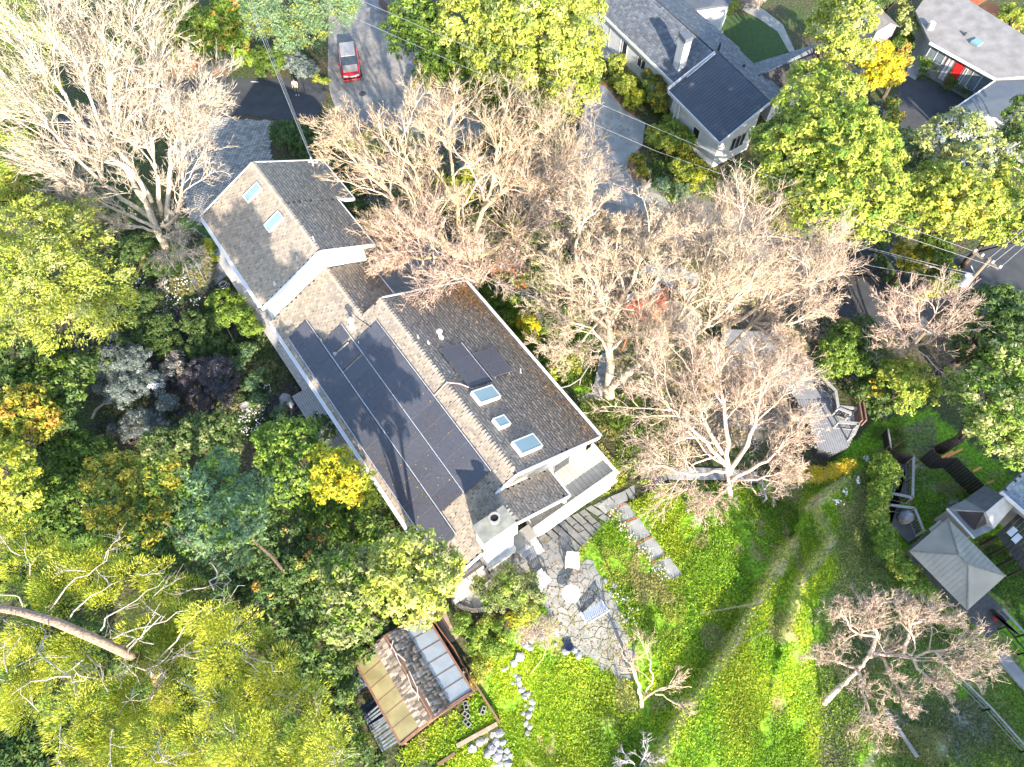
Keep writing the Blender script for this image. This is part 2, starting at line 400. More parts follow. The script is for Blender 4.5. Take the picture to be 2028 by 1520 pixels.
# bare branches, grown level by level
def grow(P, D, Ln, r0, n, rg, K=3, curl=.25, upb=.0):
    """n curved children polylines: starts P, dirs D, lengths Ln -> (n,K+1,3)"""
    pts = [P]; d = D.copy()
    for k in range(K):
        d = d + rg.normal(size=d.shape) * curl + np.array([0, 0, upb]); d /= np.linalg.norm(d, axis=1, keepdims=True)
        pts.append(pts[-1] + d * (Ln / K)[:, None])
    return np.stack(pts, 1)
def tubes_np(A, r0, r1, sides, pointed=False):
    """A (n,K,3) polylines -> V,F quads (triangles doubled as quads avoided)"""
    n, K, _ = A.shape
    T = np.empty_like(A); T[:, 1:-1] = A[:, 2:] - A[:, :-2]; T[:, 0] = A[:, 1] - A[:, 0]; T[:, -1] = A[:, -1] - A[:, -2]
    T /= np.linalg.norm(T, axis=2, keepdims=True) + 1e-9
    ref = np.array([.31, .17, .93]); a = np.cross(T, ref); a /= np.linalg.norm(a, axis=2, keepdims=True) + 1e-9; b = np.cross(T, a)
    f = np.linspace(0, 1, K)[None, :]; rr = (r0[:, None] * (1 - f) + r1[:, None] * f)
    ang = np.arange(sides) * 2 * math.pi / sides
    V = A[:, :, None, :] + (a[:, :, None, :] * np.cos(ang)[None, None, :, None] + b[:, :, None, :] * np.sin(ang)[None, None, :, None]) * rr[:, :, None, None]
    V = V.reshape(-1, 3)
    base = (np.arange(n)[:, None, None] * K + np.arange(K - 1)[None, :, None]) * sides
    j = np.arange(sides)[None, None, :]; j2 = (j + 1) % sides
    F = np.stack([base + j, base + j2, base + sides + j2, base + sides + j], -1).reshape(-1, 4)
    return V, F
def kids(A, r0, nk, ratio, spread, rg, lens, tmin=.25, upb=.1, outw=None, jit=.3):
    """children of polylines A"""
    n, K, _ = A.shape; idx = np.repeat(np.arange(n), nk); m = len(idx)
    t = rg.uniform(tmin, 1, m) ** .85 * (K - 1); i0 = np.minimum(t.astype(int), K - 2); f = (t - i0)[:, None]
    P = A[idx, i0] * (1 - f) + A[idx, i0 + 1] * f
    T = A[idx, i0 + 1] - A[idx, i0]; T /= np.linalg.norm(T, axis=1, keepdims=True) + 1e-9
    q = rg.normal(size=(m, 3)); q -= T * (q * T).sum(1, keepdims=True); q /= np.linalg.norm(q, axis=1, keepdims=True) + 1e-9
    an = rg.uniform(spread * .6, spread * 1.35, m)[:, None]
    D = T * np.cos(an) + q * np.sin(an) + np.array([0, 0, upb])
    if outw is not None:
        o = P - outw; o /= np.linalg.norm(o, axis=1, keepdims=True) + 1e-9; D += o * .35
    D /= np.linalg.norm(D, axis=1, keepdims=True)
    Ln = lens[idx] * ratio * rg.uniform(1 - jit, 1 + jit, m) * (1.15 - .45 * t / (K - 1))
    rr = r0[idx] * (1 - .6 * t / (K - 1))
    return P, D, Ln, rr
NTW = [0]
def bare_tree(name, label, base, limbs, cols, seed, group='bare trees', nk=(6, 6, 6, 4), ratio=(.5, .5, .48, .5), spread=.75, upb=.12, trunk=None, tw=.017, curl=.22, outc=None, mink=0):
    """limbs: list of (points, r_start, r_end) main boughs given in the world"""
    rg = np.random.default_rng(seed)
    t = thing(name, label, 'bare tree', base, group)
    bc = np.array(cols)
    def bark(n): return bc[rg.integers(0, len(bc), n)] * rg.uniform(.85, 1.15, (n, 1))
    if trunk:
        mb = MB(); 
        for pts, r0, r1 in trunk:
            k = len(pts); mb.tube(pts, [r0 * (1 - i / (k - 1)) + r1 * i / (k - 1) for i in range(k)], 10, tuple(bc[0]))
        put('trunk', mb, BARK, t, smooth=True)
    Ls = []
    for pts, r0, r1 in limbs:
        mb = MB(); k = len(pts)
        # smooth the limb
        pp = [Vector(p) for p in pts]; q = []
        for i in range(k - 1):
            p0 = pp[max(i - 1, 0)]; p1 = pp[i]; p2 = pp[i + 1]; p3 = pp[min(i + 2, k - 1)]
            for s_ in range(4):
                u = s_ / 4; q.append(.5 * ((2 * p1) + (p2 - p0) * u + (2 * p0 - 5 * p1 + 4 * p2 - p3) * u * u + (3 * p1 - p0 - 3 * p2 + p3) * u ** 3) + Vector(rg.normal(size=3) * .05))
        q.append(pp[-1]); kk = len(q)
        mb.tube(q, [r0 * (1 - i / (kk - 1)) + r1 * i / (kk - 1) for i in range(kk)], 7, tuple(bc[0] * rg.uniform(.9, 1.1)))
        put('limb', mb, BARK, t, smooth=True)
        # resample to 9
        qa = np.array([tuple(v) for v in q]); ix = np.linspace(0, len(qa) - 1, 9); i0 = np.minimum(ix.astype(int), len(qa) - 2); f = (ix - i0)[:, None]
        Ls.append((qa[i0] * (1 - f) + qa[i0 + 1] * f, r0))
    A = np.stack([l[0] for l in Ls]); r = np.array([l[1] for l in Ls]); ln = np.linalg.norm(A[:, 1:] - A[:, :-1], axis=2).sum(1)
    VV, FF, CC = [], [], []; off = 0
    oc = np.array(outc if outc is not None else base)[None, :] + np.array([0, 0, 1.5])
    sides = (5, 4, 3, 3); K = (5, 4, 2, 1); F3 = None
    for lv in range(4):
        P, D, Ln, rr = kids(A, r, nk[lv], ratio[lv], spread, rg, ln, .2 if lv == 0 else .12, upb, oc)
        Kk = K[lv]; Bp = grow(P, D, Ln, rr, len(P), rg, Kk, curl)
        cr0 = np.maximum(rr * (.5, .55, .6, .7)[lv], tw * (1, 1, 1, .8)[lv]) if lv < 3 else np.full(len(P), tw * .8)
        cr1 = cr0 * (.35, .35, .4, .25)[lv]
        if lv < 3:
            V, F = tubes_np(Bp, cr0, cr1, sides[lv]); VV.append(V); FF.append(F + off); off += len(V)
            CC.append(np.repeat(bark(len(P)), (Kk + 1) * sides[lv], 0))
        else:                                              # last twigs: three-sided cones
            V, F = tubes_np(Bp, cr0, cr0, 3); n_ = len(P); V = V.reshape(n_, 2, 3, 3); V = np.concatenate([V[:, 0], Bp[:, 1:2]], 1).reshape(-1, 3)
            q = np.arange(n_)[:, None] * 4 + off; F3 = np.concatenate([q + np.array([0, 1, 3]), q + np.array([1, 2, 3]), q + np.array([2, 0, 3])]); VV.append(V); off += len(V); CC.append(np.repeat(bark(n_), 4, 0))
        A, r, ln = Bp, cr0, Ln
    V = np.concatenate(VV); F = np.concatenate(FF); NTW[0] += 2 * len(F) + len(F3)
    me = npmesh('twigs', V, F, np.concatenate(CC), F3); me.materials.append(BARK)
    put('twigs', me, None, t, kind='stuff')
    return t
# ================================================================= GROUND
def W2(poly): return [(p.x, p.y) for p in pix(*poly)]
def box_lin(a, b, s): return np.arange(a, b, s)
gx = np.concatenate([[-600, -300, -160, -110, -85], box_lin(-70, -34, 1.0), box_lin(-34, 36, .38), box_lin(36, 72, 1.0), [85, 110, 160, 300, 600]])
gy = np.concatenate([[-600, -300, -120, -60, -35], box_lin(-20, -2, 1.0), box_lin(-2, 46, .38), box_lin(46, 96, 1.0), [110, 140, 200, 350, 600]])
GX, GY = np.meshgrid(gx, gy, indexing='ij'); GZ = hgt(GX, GY) + .06 * (vnoise(GX, GY, 1.7) - .5) * 0
soil = np.array([.085, .065, .045]); duff = np.array([.05, .075, .025]); grass = np.array([.14, .27, .02]); dull = np.array([.13, .17, .05]); mulch = np.array([.34, .15, .07]); dust = np.array([.34, .27, .19])
nz1 = vnoise(GX, GY, 2.3); nz2 = vnoise(GX, GY, .9)
GC = soil[None, None] * (1 - nz1[..., None]) + duff * nz1[..., None]
MEADOW = W2([(900, 1700), (940, 1300), (1080, 1200), (1180, 1040), (1290, 985), (1500, 960), (1640, 935), (1720, 840), (1840, 810), (2028, 960), (2300, 1100), (2300, 1700)])
def paint(poly, c, c2=None, k=.5):
    m = in_poly(GX, GY, poly); t = np.clip((nz1 * .5 + nz2 * .5 - k) * 6 + .5, 0, 1)[..., None]
    GC[m] = (np.array(c) * t + np.array(c if c2 is None else c2) * (1 - t))[m]
paint(MEADOW, grass, (.18, .17, .06), .36)
paint(W2([(1640, 1000), (1760, 860), (1850, 820), (1860, 900), (1720, 1000), (1760, 1150), (1700, 1520), (1570, 1520), (1640, 1250)]), dull, (.16, .13, .10), .42)
paint(W2([(1760, 1400), (1930, 1380), (2028, 1500), (2028, 1600), (1700, 1560)]), (.20, .21, .17), dull, .55)
paint(W2([(1800, 920), (1900, 930), (1920, 1010), (1830, 1040)]), (.20, .22, .14), grass, .45)
paint(W2([(1010, 480), (1060, 500), (1050, 575), (985, 575), (965, 540)]), mulch)
paint(W2([(1185, 160), (1215, 190), (1270, 245), (1262, 250), (1190, 185)]), mulch)
paint(W2([(830, 170), (1010, 190), (960, 260), (860, 260)]), mulch, (.45, .33, .22))
paint(W2([(1240, 320), (1262, 300), (1300, 380), (1420, 400), (1400, 430), (1290, 400), (1240, 355)]), mulch, (.30, .2, .12))
paint(W2([(330, 118), (450, 122), (450, 158), (330, 150)]), dust, mulch)
paint(W2([(930, 570), (1150, 620), (1200, 700), (1180, 790), (1110, 760)]), grass, duff, .3)
paint(W2([(1150, 460), (1640, 470), (1600, 700), (1560, 860), (1400, 900), (1250, 800), (1180, 650)]), dust, (.20, .17, .10), .5)
for P_b, h_, st_b, ge_b in BANKS[:2]:                     # worn dry tracks along the banks
    for a, b in zip(P_b[:-1], P_b[1:]):
        d_, s_ = seg_d(GX, GY, a, b); m = d_ < .42; GC[m] = np.array([.36, .33, .13])
gxx, gyy = len(gx), len(gy)
V = np.stack([GX, GY, GZ], -1).reshape(-1, 3)
ii, jj = np.meshgrid(np.arange(gxx - 1), np.arange(gyy - 1), indexing='ij'); b0 = (ii * gyy + jj).ravel()
F = np.stack([b0, b0 + gyy, b0 + gyy + 1, b0 + 1], 1)
gm = npmesh('ground', V, F, GC.reshape(-1, 3)); gm.polygons.foreach_set('use_smooth', [True] * len(gm.polygons))
gmat = MV('ground_soil', .95, 0, .1); t_ = gmat.node_tree
gp = t_.nodes.new('ShaderNodeNewGeometry'); n1 = t_.nodes.new('ShaderNodeTexNoise'); n1.inputs['Scale'].default_value = 5; n1.inputs['Detail'].default_value = 8
t_.links.new(gp.outputs['Position'], n1.inputs['Vector']); mr = t_.nodes.new('ShaderNodeMapRange'); mr.inputs[1].default_value = .3; mr.inputs[2].default_value = .7; mr.inputs[3].default_value = .45; mr.inputs[4].default_value = 1.5
t_.links.new(n1.outputs[0], mr.inputs[0]); hs = t_.nodes.new('ShaderNodeHueSaturation'); t_.links.new(mr.outputs[0], hs.inputs['Value'])
at_ = [n for n in t_.nodes if n.type == 'ATTRIBUTE'][0]; t_.links.new(at_.outputs['Color'], hs.inputs['Color']); t_.links.new(hs.outputs[0], t_.nodes['Principled BSDF'].inputs['Base Color'])
bp = t_.nodes.new('ShaderNodeBump'); bp.inputs['Strength'].default_value = .8; bp.inputs['Distance'].default_value = .12; t_.links.new(n1.outputs[0], bp.inputs['Height']); t_.links.new(bp.outputs[0], t_.nodes['Principled BSDF'].inputs['Normal'])
gm.materials.append(gmat); g_ = bpy.data.objects.new('ground', gm); COL.objects.link(g_); struct(g_)

ASPH = M('asphalt_worn', (.155, .15, .145), .93, (.12, .118, .118), 1.2, .25, 30, detail=9)
ASPHD = M('asphalt_dark', (.052, .055, .06), .9, (.04, .042, .048), 1.0, .25, 30, detail=9)
CONC = M('concrete', (.30, .295, .275), .9, (.235, .23, .215), .9, .2, 18, detail=8)
CONCL = M('concrete_pale', (.28, .27, .24), .9, (.22, .21, .19), 1.6, .2, 18, detail=8)
def strip(name, pts, wd, z, mat, kind=True):
    pts = [Vector((p.x, p.y, 0)) for p in pts]; q = []
    for i in range(len(pts) - 1):
        p0 = pts[max(i - 1, 0)]; p1 = pts[i]; p2 = pts[i + 1]; p3 = pts[min(i + 2, len(pts) - 1)]
        for s_ in range(6):
            u = s_ / 6; q.append(.5 * ((2 * p1) + (p2 - p0) * u + (2 * p0 - 5 * p1 + 4 * p2 - p3) * u * u + (3 * p1 - p0 - 3 * p2 + p3) * u ** 3))
    q.append(pts[-1]); k = len(q); wl = wd if hasattr(wd, '__len__') else [wd] * len(pts)
    V, F = [], []
    for i, p in enumerate(q):
        d = (q[min(i + 1, k - 1)] - q[max(i - 1, 0)]).normalized(); n = Vector((-d.y, d.x, 0)); ww = wl[0] + 0
        f = i / (k - 1) * (len(pts) - 1); a = min(int(f), len(pts) - 2); ww = wl[a] * (1 - (f - a)) + wl[a + 1] * (f - a)
        V += [p + n * ww / 2 + Vector((0, 0, z)), p - n * ww / 2 + Vector((0, 0, z))]
    F = [(2 * i, 2 * i + 1, 2 * i + 3, 2 * i + 2) for i in range(k - 1)]
    m = MB(); m.add(V, [f[::-1] for f in F]); o = put(name, m, mat)
    return struct(o), V
rd, RV = strip('road', [at(700, -260), at(728, -60), at(738, 80), at(755, 190), at(860, 268), at(1020, 330), at(1180, 385), at(1400, 445), at(1600, 500), at(1740, 575), at(1860, 590), at(1990, 545), at(2200, 430)], [8.5, 8.5, 9.0, 9.0, 7.5, 6.5, 6, 6, 7, 8.0, 6.5, 6, 6], .03, ASPHD)
rd.data.materials.clear()
def two_tone():
    m = M('asphalt_road', (.235, .222, .205), .93, (.165, .158, .15), 1.0, .25, 30, detail=9); return m
rd.data.materials.append(two_tone())
w2, _ = strip('side_road', [at(40, 330), at(200, 235), at(360, 197), at(500, 192), at(640, 203)], [6, 5.5, 5.4, 5.2, 7], .022, ASPHD)
wR, _ = strip('far_road', [at(1640, 430), at(1700, 500), at(1730, 560), at(1700, 640)], [4, 7.5, 8.5, 7], .036, ASPHD)
wR2, _ = strip('far_road', [at(1820, 620), at(1900, 580), at(2000, 535), at(2120, 470)], [5.5, 5.6, 5.6, 5.6], .040, ASPHD)
mk = MB()
for a, b in (((497, 162), (512, 163)), ((1690, 528), (1705, 532))): mk.beam(at(*a, .045), at(*b, .045), .12, .004)
struct(put('road_marking', mk, M('road_paint', (.62, .62, .6), .8)))
# crack sealing on the worn road and fallen pale patches come from noise; a manhole cover
mb = MB(); c = at(718, 186, .034); mb.cyl(c, .36, .012, 20)
tag(put('manhole_cover', mb, M('iron', (.09, .09, .09), .6, metal=.6)), 'round iron manhole cover in the worn road below the red car', 'manhole cover')

# neighbour's driveways
mb = MB(); mb.prism([tuple(at(*p)[:2]) for p in ((1168, 165), (1198, 172), (1240, 222), (1278, 245), (1272, 290), (1248, 310), (1240, 335), (1262, 372), (1330, 395), (1300, 425), (1180, 395), (1130, 330), (1150, 240))], -.1, .05)
struct(put('driveway', mb, CONC))
mb = MB(); mb.prism([tuple(at(*p)[:2]) for p in ((1783, 152), (1815, 146), (1845, 165), (1900, 190), (1920, 215), (1960, 260), (1850, 275), (1783, 255), (1775, 200))], -.1, .05)
struct(put('courtyard_driveway', mb, ASPHD))
mb = MB(); mb.prism([tuple(at(*p)[:2]) for p in ((1150, 30), (1185, 60), (1275, 150), (1262, 165), (1165, 95), (1140, 50))], -.1, .06)
struct(put('neighbour_path', mb, CONC))
# paver driveway of the house: real pavers, joined since they are tiny
PAVE = W2([(355, 222), (470, 236), (545, 241), (537, 262), (536, 300), (548, 345), (560, 420), (440, 470), (372, 432), (352, 330)])
struct(put('driveway_base', MB().prism(PAVE, -.1, .035), M('sand_joint', (.10, .10, .11), .95)))
fr = Frame((-8.669, 28.292), R(-54.3))       # ---- the frame of the main house
a_ = R(35); P_ = np.array(PAVE); x0, y0 = P_.min(0); x1, y1 = P_.max(0)
uu, vv_ = np.meshgrid(np.arange(-40, 40), np.arange(-70, 70), indexing='ij'); uu = uu.ravel(); vv_ = vv_.ravel()
lx = uu * .36 + (vv_ % 2) * .18; ly = vv_ * .21; cxm, cym = (x0 + x1) / 2, (y0 + y1) / 2
X = cxm + lx * math.cos(a_) - ly * math.sin(a_); Y = cym + lx * math.sin(a_) + ly * math.cos(a_); ok = in_poly(X, Y, PAVE); X, Y = X[ok], Y[ok]; n = len(X)
hx, hy = .165, .092; cs = np.array([(-hx, -hy), (hx, -hy), (hx, hy), (-hx, hy)])
ox = cs[:, 0] * math.cos(a_) - cs[:, 1] * math.sin(a_); oy = cs[:, 0] * math.sin(a_) + cs[:, 1] * math.cos(a_)
z = .05 + U(0, .008, n)
top = np.stack([X[:, None] + ox, Y[:, None] + oy, np.repeat(z[:, None], 4, 1)], -1); bot = top.copy() * 1; bot[..., 2] = .03
V = np.concatenate([top, bot], 1).reshape(-1, 3); b = np.arange(n)[:, None] * 8
F = np.concatenate([b + np.array(q) for q in ([0, 1, 2, 3], [4, 5, 1, 0], [5, 6, 2, 1], [6, 7, 3, 2], [7, 4, 0, 3])])
pc = np.array([(.27, .26, .25), (.23, .222, .215), (.31, .30, .285), (.19, .185, .18)])[RG.integers(0, 4, n)]
me = npmesh('paving', V, F, np.repeat(pc, 8, 0)); me.materials.append(MV('paver', .9, 0, .15)); o = put('paving', me, None); o['kind'] = 'structure'

# ================================================================= MAIN HOUSE
WHITE = M('white_stucco', (.66, .65, .63), .85, (.60, .59, .57), 2.5, .15, 30)
TRIM = M('white_trim', (.50, .50, .505), .6, (.52, .52, .52), 3)
ROOFB = M('roof_underlay', (.05, .045, .045), .95)
DECK = M('deck_board', (.34, .335, .33), .85, (.27, .27, .27), 3, .15, 20, rnd=.12)
DECKB = M('deck_board_cream', (.40, .38, .33), .85, (.35, .33, .28), 3, .1, 20, rnd=.08)
GLASS = M('window_glass', (.02, .03, .04), .08, spec=.6)
SKYG = M('skylight_glass', (.16, .25, .29), .2, (.14, .23, .27), .5, spec=.6)
PANEL = M('solar_cell', (.064, .066, .080), .30, (.050, .053, .068), 6, spec=.35, rnd=.10)
ALU = M('panel_edge', (.10, .10, .11), .5)
RAILW = M('row_edge_metal', (.46, .48, .52), .5, metal=.2)
STEEL = M('galvanised', (.45, .45, .45), .5, metal=.5)
SC1 = [(.262, .224, .184), (.234, .204, .170), (.282, .240, .192), (.205, .182, .156), (.248, .22, .19)]
house = thing('house', 'long white house with brown shingled roofs, solar panels and skylights in the centre', 'house', fr.w(6, 0, 0))
PT = .46; ZR, ZE = 7.2, 7.2 - 6.5 * .46
def zl(n, zr=ZR, n0=0.): return zr - abs(n - n0) * PT
def roofpl(s0, s1, n_e, n_r, z_e, z_r, th=.22, name='roof', sh=True, seed=1, skip=None, cols=SC1, par=None, F_=None, s0r=None, s1r=None):
    f = F_ or fr; par = par or house; s0r = s0 if s0r is None else s0r; s1r = s1 if s1r is None else s1r
    q = [f.w(s0, n_e, z_e), f.w(s1, n_e, z_e), f.w(s1r, n_r, z_r), f.w(s0r, n_r, z_r)]
    put(name, MB().slab(q, th), ROOFB, par)
    if sh: shingles('shingles', q[0], q[1], q[2], q[3], par, cols, seed=seed, skip=skip)
def edge(a, b, wd=.10, ht=.26, par=None, name='fascia', mat=None):
    return put(name, MB().beam(a, b, wd, ht), mat or TRIM, par or house)
# main block, ridge s 0..15.3
roofpl(0, 15.3, 6.5, .006, ZE, ZR, seed=3)
roofpl(-5, 17.45, -6.5, -1.55, ZE, zl(1.55), seed=4)
roofpl(-.05, 15.3, -1.552, -.006, zl(1.55), ZR, seed=5)
# link section with its own low ridge
roofpl(-5, .9, 1.45, -1.55, zl(1.55) - 3.0 * PT, zl(1.55), seed=6, name='roof')
# lower extension
roofpl(15.32, 17.42, 2.35, -1.54, zl(1.55) - 3.88 * PT, zl(1.55) - .01, seed=7)
def ridge_caps(s0, s1, n, z, par=None, f=None, mat=SHING, cols=SC1, step=.24):
    f = f or fr; mb = MB(); k = int((s1 - s0) / step); c = cols
    for i in range(k):
        a = s0 + i * step; h = .05 + .035 * random.random(); kk_ = random.uniform(.85, 1.1); cc = tuple(q * kk_ for q in random.choice(c))
        vs = [f.w(a, n - .17, z - .055 + h), f.w(a, n, z + .03 + h), f.w(a, n + .17, z - .055 + h), f.w(a + step * 1.1, n - .15, z - .07), f.w(a + step * 1.1, n, z + .015), f.w(a + step * 1.1, n + .15, z - .07)]
        mb.add(vs, [(0, 1, 4, 3), (1, 2, 5, 4), (0, 2, 1)], cc)
    return put('ridge_caps', mb, mat, par or house, kind='stuff')
ridge_caps(-.05, 15.3, 0, ZR); ridge_caps(-5, .3, -1.55, zl(1.55)); ridge_caps(15.35, 17.4, -1.545, zl(1.55))
# north wing
WR, WN = 9.0, -1.75
WP = .49
roofpl(-14.4, -4.4, WN - 4.85, WN, WR - 4.85 * WP, WR, seed=8)
roofpl(-9.6, -4.4, WN + 3.72, WN, WR - 3.72 * WP, WR, seed=9)
roofpl(-14.4, -9.61, WN + 4.92, WN, WR - 4.92 * WP, WR, seed=10)
ridge_caps(-14.4, -4.4, WN, WR + .01)
# fascias
e = edge
for a, b in ((fr.w(0, 6.55, ZE - .1), fr.w(15.36, 6.55, ZE - .1)), (fr.w(-5, -6.56, ZE - .1), fr.w(17.5, -6.56, ZE - .1)),
             (fr.w(15.36, 6.5, ZE - .07), fr.w(15.36, 0, ZR - .07)), (fr.w(15.36, 0, ZR - .07), fr.w(15.36, -1.5, zl(1.5) - .05)),
             (fr.w(17.5, -6.5, ZE - .07), fr.w(17.5, -3.95, zl(3.95) - .07)), (fr.w(17.48, -1.7, zl(1.6) - .1), fr.w(17.48, 2.35, zl(1.55) - 3.88 * PT - .08)), (fr.w(15.4, 2.42, zl(1.55) - 3.9 * PT - .08), fr.w(17.5, 2.42, zl(1.55) - 3.9 * PT - .08)),
             (fr.w(-5, 1.5, zl(1.55) - 3.0 * PT - .1), fr.w(.3, 1.5, zl(1.55) - 3.0 * PT - .1)), (fr.w(-.05, .1, ZR - .1), fr.w(-.05, 6.5, ZE - .1)),
             (fr.w(-14.45, WN - 4.9, WR - 4.85 * WP - .1), fr.w(-4.35, WN - 4.9, WR - 4.85 * WP - .1)), (fr.w(-4.35, WN - 4.9, WR - 4.9 * WP - .08), fr.w(-4.35, WN, WR - .08)),
             (fr.w(-4.35, WN, WR - .08), fr.w(-4.35, WN + 3.75, WR - 3.75 * WP - .08)), (fr.w(-9.6, WN + 3.78, WR - 3.75 * WP - .1), fr.w(-4.35, WN + 3.78, WR - 3.75 * WP - .1)),
             (fr.w(-9.56, WN + 3.72, WR - 3.75 * WP - .08), fr.w(-9.56, WN + 4.95, WR - 4.95 * WP - .08)), (fr.w(-14.4, WN + 4.98, WR - 4.95 * WP - .1), fr.w(-9.56, WN + 4.98, WR - 4.95 * WP - .1)),
             (fr.w(-14.45, WN - 4.9, WR - 4.9 * WP - .08), fr.w(-14.45, WN, WR - .08)), (fr.w(-14.45, WN, WR - .08), fr.w(-14.45, WN + 4.95, WR - 4.95 * WP - .08))):
    e(a, b)
# gutters along the eaves
def gutter(a, b): put('gutter', MB().beam(a, b, .13, .1), TRIM, house)
gutter(fr.w(0, 6.67, ZE - .06), fr.w(15.3, 6.67, ZE - .06)); gutter(fr.w(-4.6, -6.68, ZE - .06), fr.w(17.4, -6.68, ZE - .06)); gutter(fr.w(-14.3, WN - 5.02, WR - 4.85 * WP - .07), fr.w(-4.6, WN - 5.02, WR - 4.85 * WP - .07))
# walls
def gable_block(s0, s1, n0, n1, nr, zr, p, z0=0, name='wall', f=None, par=None, mat=None, drop=.24):
    f = f or fr; mb = MB()
    prof = [(n0, z0), (n1, z0), (n1, zr - abs(n1 - nr) * p - drop), (nr, zr - drop), (n0, zr - abs(n0 - nr) * p - drop)]
    vs = [f.w(s0, n, z) for n, z in prof] + [f.w(s1, n, z) for n, z in prof]
    mb.add(vs, [(0, 4, 3, 2, 1), (5, 6, 7, 8, 9), (0, 1, 6, 5), (1, 2, 7, 6), (2, 3, 8, 7), (3, 4, 9, 8), (4, 0, 5, 9)])
    return put(name, mb, mat or WHITE, par or house)
gable_block(.5, 14.85, -5.8, 5.8, 0, ZR, PT)
gable_block(-5.1, .48, -5.8, .9, -1.55, zl(1.55), PT)
gable_block(14.87, 17.1, -5.8, -1.2, -1.55, zl(1.55), PT)
gable_block(-13.9, -5.12, WN - 4.3, WN + 3.2, WN, WR, WP)
# recessed porch wall with a window and a wall light, south-east
put('wall', fr.box(MB(), 14.86, 15.1, -1.18, 5.7, 0, 4.3), WHITE, house)
wn = put('window', fr.box(MB(), 15.1, 15.16, 3.0, 4.4, 2.6, 4.0), TRIM, house); put('pane', fr.box(MB(), 15.155, 15.175, 3.1, 4.3, 2.7, 3.9), GLASS, wn)
lt = put('wall_lamp', fr.box(MB(), 15.1, 15.25, 2.2, 2.36, 3.5, 3.8), M('black_metal', (.02, .02, .02), .5), house)
# small window on the white gable of the wing, shutter under the eave
# ------------------------------------------------ solar panels (each its own part)
def mount_mesh(S, N, pitch):
    """box of S x N lying on the roof, local x along s, y up the slope"""
    mb = MB(); mb.box((0, 0, 0), (S, N, .04)); return mesh_of('solar_panel', mb, PANEL)
def frame_mesh(S, N):
    mb = MB(); t = .028
    for c, z in (((0, N / 2 - t / 2, 0), (S, t, .05)), ((0, -N / 2 + t / 2, 0), (S, t, .05)), ((S / 2 - t / 2, 0, 0), (t, N - 2 * t, .048)), ((-S / 2 + t / 2, 0, 0), (t, N - 2 * t, .048))): mb.box(c, z)
    return mesh_of('panel_frame', mb, ALU)
pmesh = {}
def place_panel(s, n, S, N, side, z_ridge=ZR):
    """side +1: slope falls towards +n"""
    k = (S, N)
    if k not in pmesh: pmesh[k] = (mount_mesh(S, N, 0), frame_mesh(S, N))
    a = math.atan(PT); h = .14
    p = fr.w(s, n, z_ridge - abs(n) * PT) + Vector((fr.n.x * side * math.sin(a), fr.n.y * side * math.sin(a), math.cos(a))) * h
    o = inst('solar_panel', pmesh[k][0], p, (-a * side, 0, fr.a), (1, 1, 1), house)
    inst('panel_frame', pmesh[k][1], p, (-a * side, 0, fr.a), (1, 1, 1), o)
    return o
ca = math.cos(math.atan(PT))
for i in range(11): place_panel(1.22 + 1.178 * (i + .5), -1.95, 1.16, 1.82 / ca, -1)
for s in (.05, 1.55): place_panel(s, -3.72, 1.16, 1.64 / ca, -1)
for i in range(10): place_panel(2.38 + 1.168 * (i + .5), -3.72, 1.15, 1.64 / ca, -1)
for i in range(16): place_panel(-2.79 + 1.156 * (i + .5), -5.36, 1.14, 1.56 / ca, -1)
for i in range(3): place_panel(5.38 + 1.16 * (i + .5), 1.87, 1.14, 1.66 / ca, 1)
for i in range(2): place_panel(6.44 + 1.12 * (i + .5), 3.65, 1.10, 1.66 / ca, 1)
# rails under the rows
mb = MB()
for n in (-1.4, -2.5, -3.3, -4.2, -5.0, -5.8):
    s0, s1 = (1.2, 14.2) if n > -3 else ((-.5, 14.0) if n > -4.5 else (-2.8, 15.7)); mb.beam(fr.w(s0 - .1, n, zl(n) + .075), fr.w(s1 + .1, n, zl(n) + .075), .05, .05)
for n in (1.3, 2.4): mb.beam(fr.w(5.3, n, zl(n) + .075), fr.w(8.95, n, zl(n) + .075), .05, .05)
for n in (3.1, 4.2): mb.beam(fr.w(6.4, n, zl(n) + .075), fr.w(8.75, n, zl(n) + .075), .05, .05)
put('rail', mb, STEEL, house)
mb = MB()
for n, s0, s1 in ((-1.03, 1.2, 14.2), (-2.9, -.6, 14.1), (-4.56, -2.8, 15.75), (-6.16, -2.8, 15.7)): mb.beam(fr.w(s0, n, zl(n) + .17), fr.w(s1, n, zl(n) + .17), .055, .03)
mb.beam(fr.w(5.35, 2.75, zl(2.75) + .17), fr.w(8.85, 2.75, zl(2.75) + .17), .035, .03)
put('row_edge', mb, RAILW, house)
mb = MB(); mb.tube([fr.w(.85, -3.2, zl(3.2) + .12), fr.w(.82, -4.3, zl(4.3) + .12)], .05); mb.box(fr.w(.8, -4.3, zl(4.3) + .13), (.25, .2, .12), fr.a); mb.tube([fr.w(2.27, -3.0, zl(3) + .1), fr.w(2.27, -4.5, zl(4.5) + .1)], .035)
mb.tube([fr.w(1.2, -1.6, zl(1.6) + .1), fr.w(-.3, -1.95, zl(1.95) + .1), fr.w(-.7, -2.0, zl(2.) + .35)], .03)
put('conduit', mb, M('white_conduit', (.30, .30, .31), .5), house)
mb = MB(); mb.tube([fr.w(8.05, -1.0, zl(1.) + .08), fr.w(8.0, 0, ZR + .16), fr.w(8.3, .7, zl(.7) + .08), fr.w(9.2, 1.4, zl(1.4) + .08)], .035); put('conduit', mb, M('pale_conduit', (.55, .42, .36), .6), house)
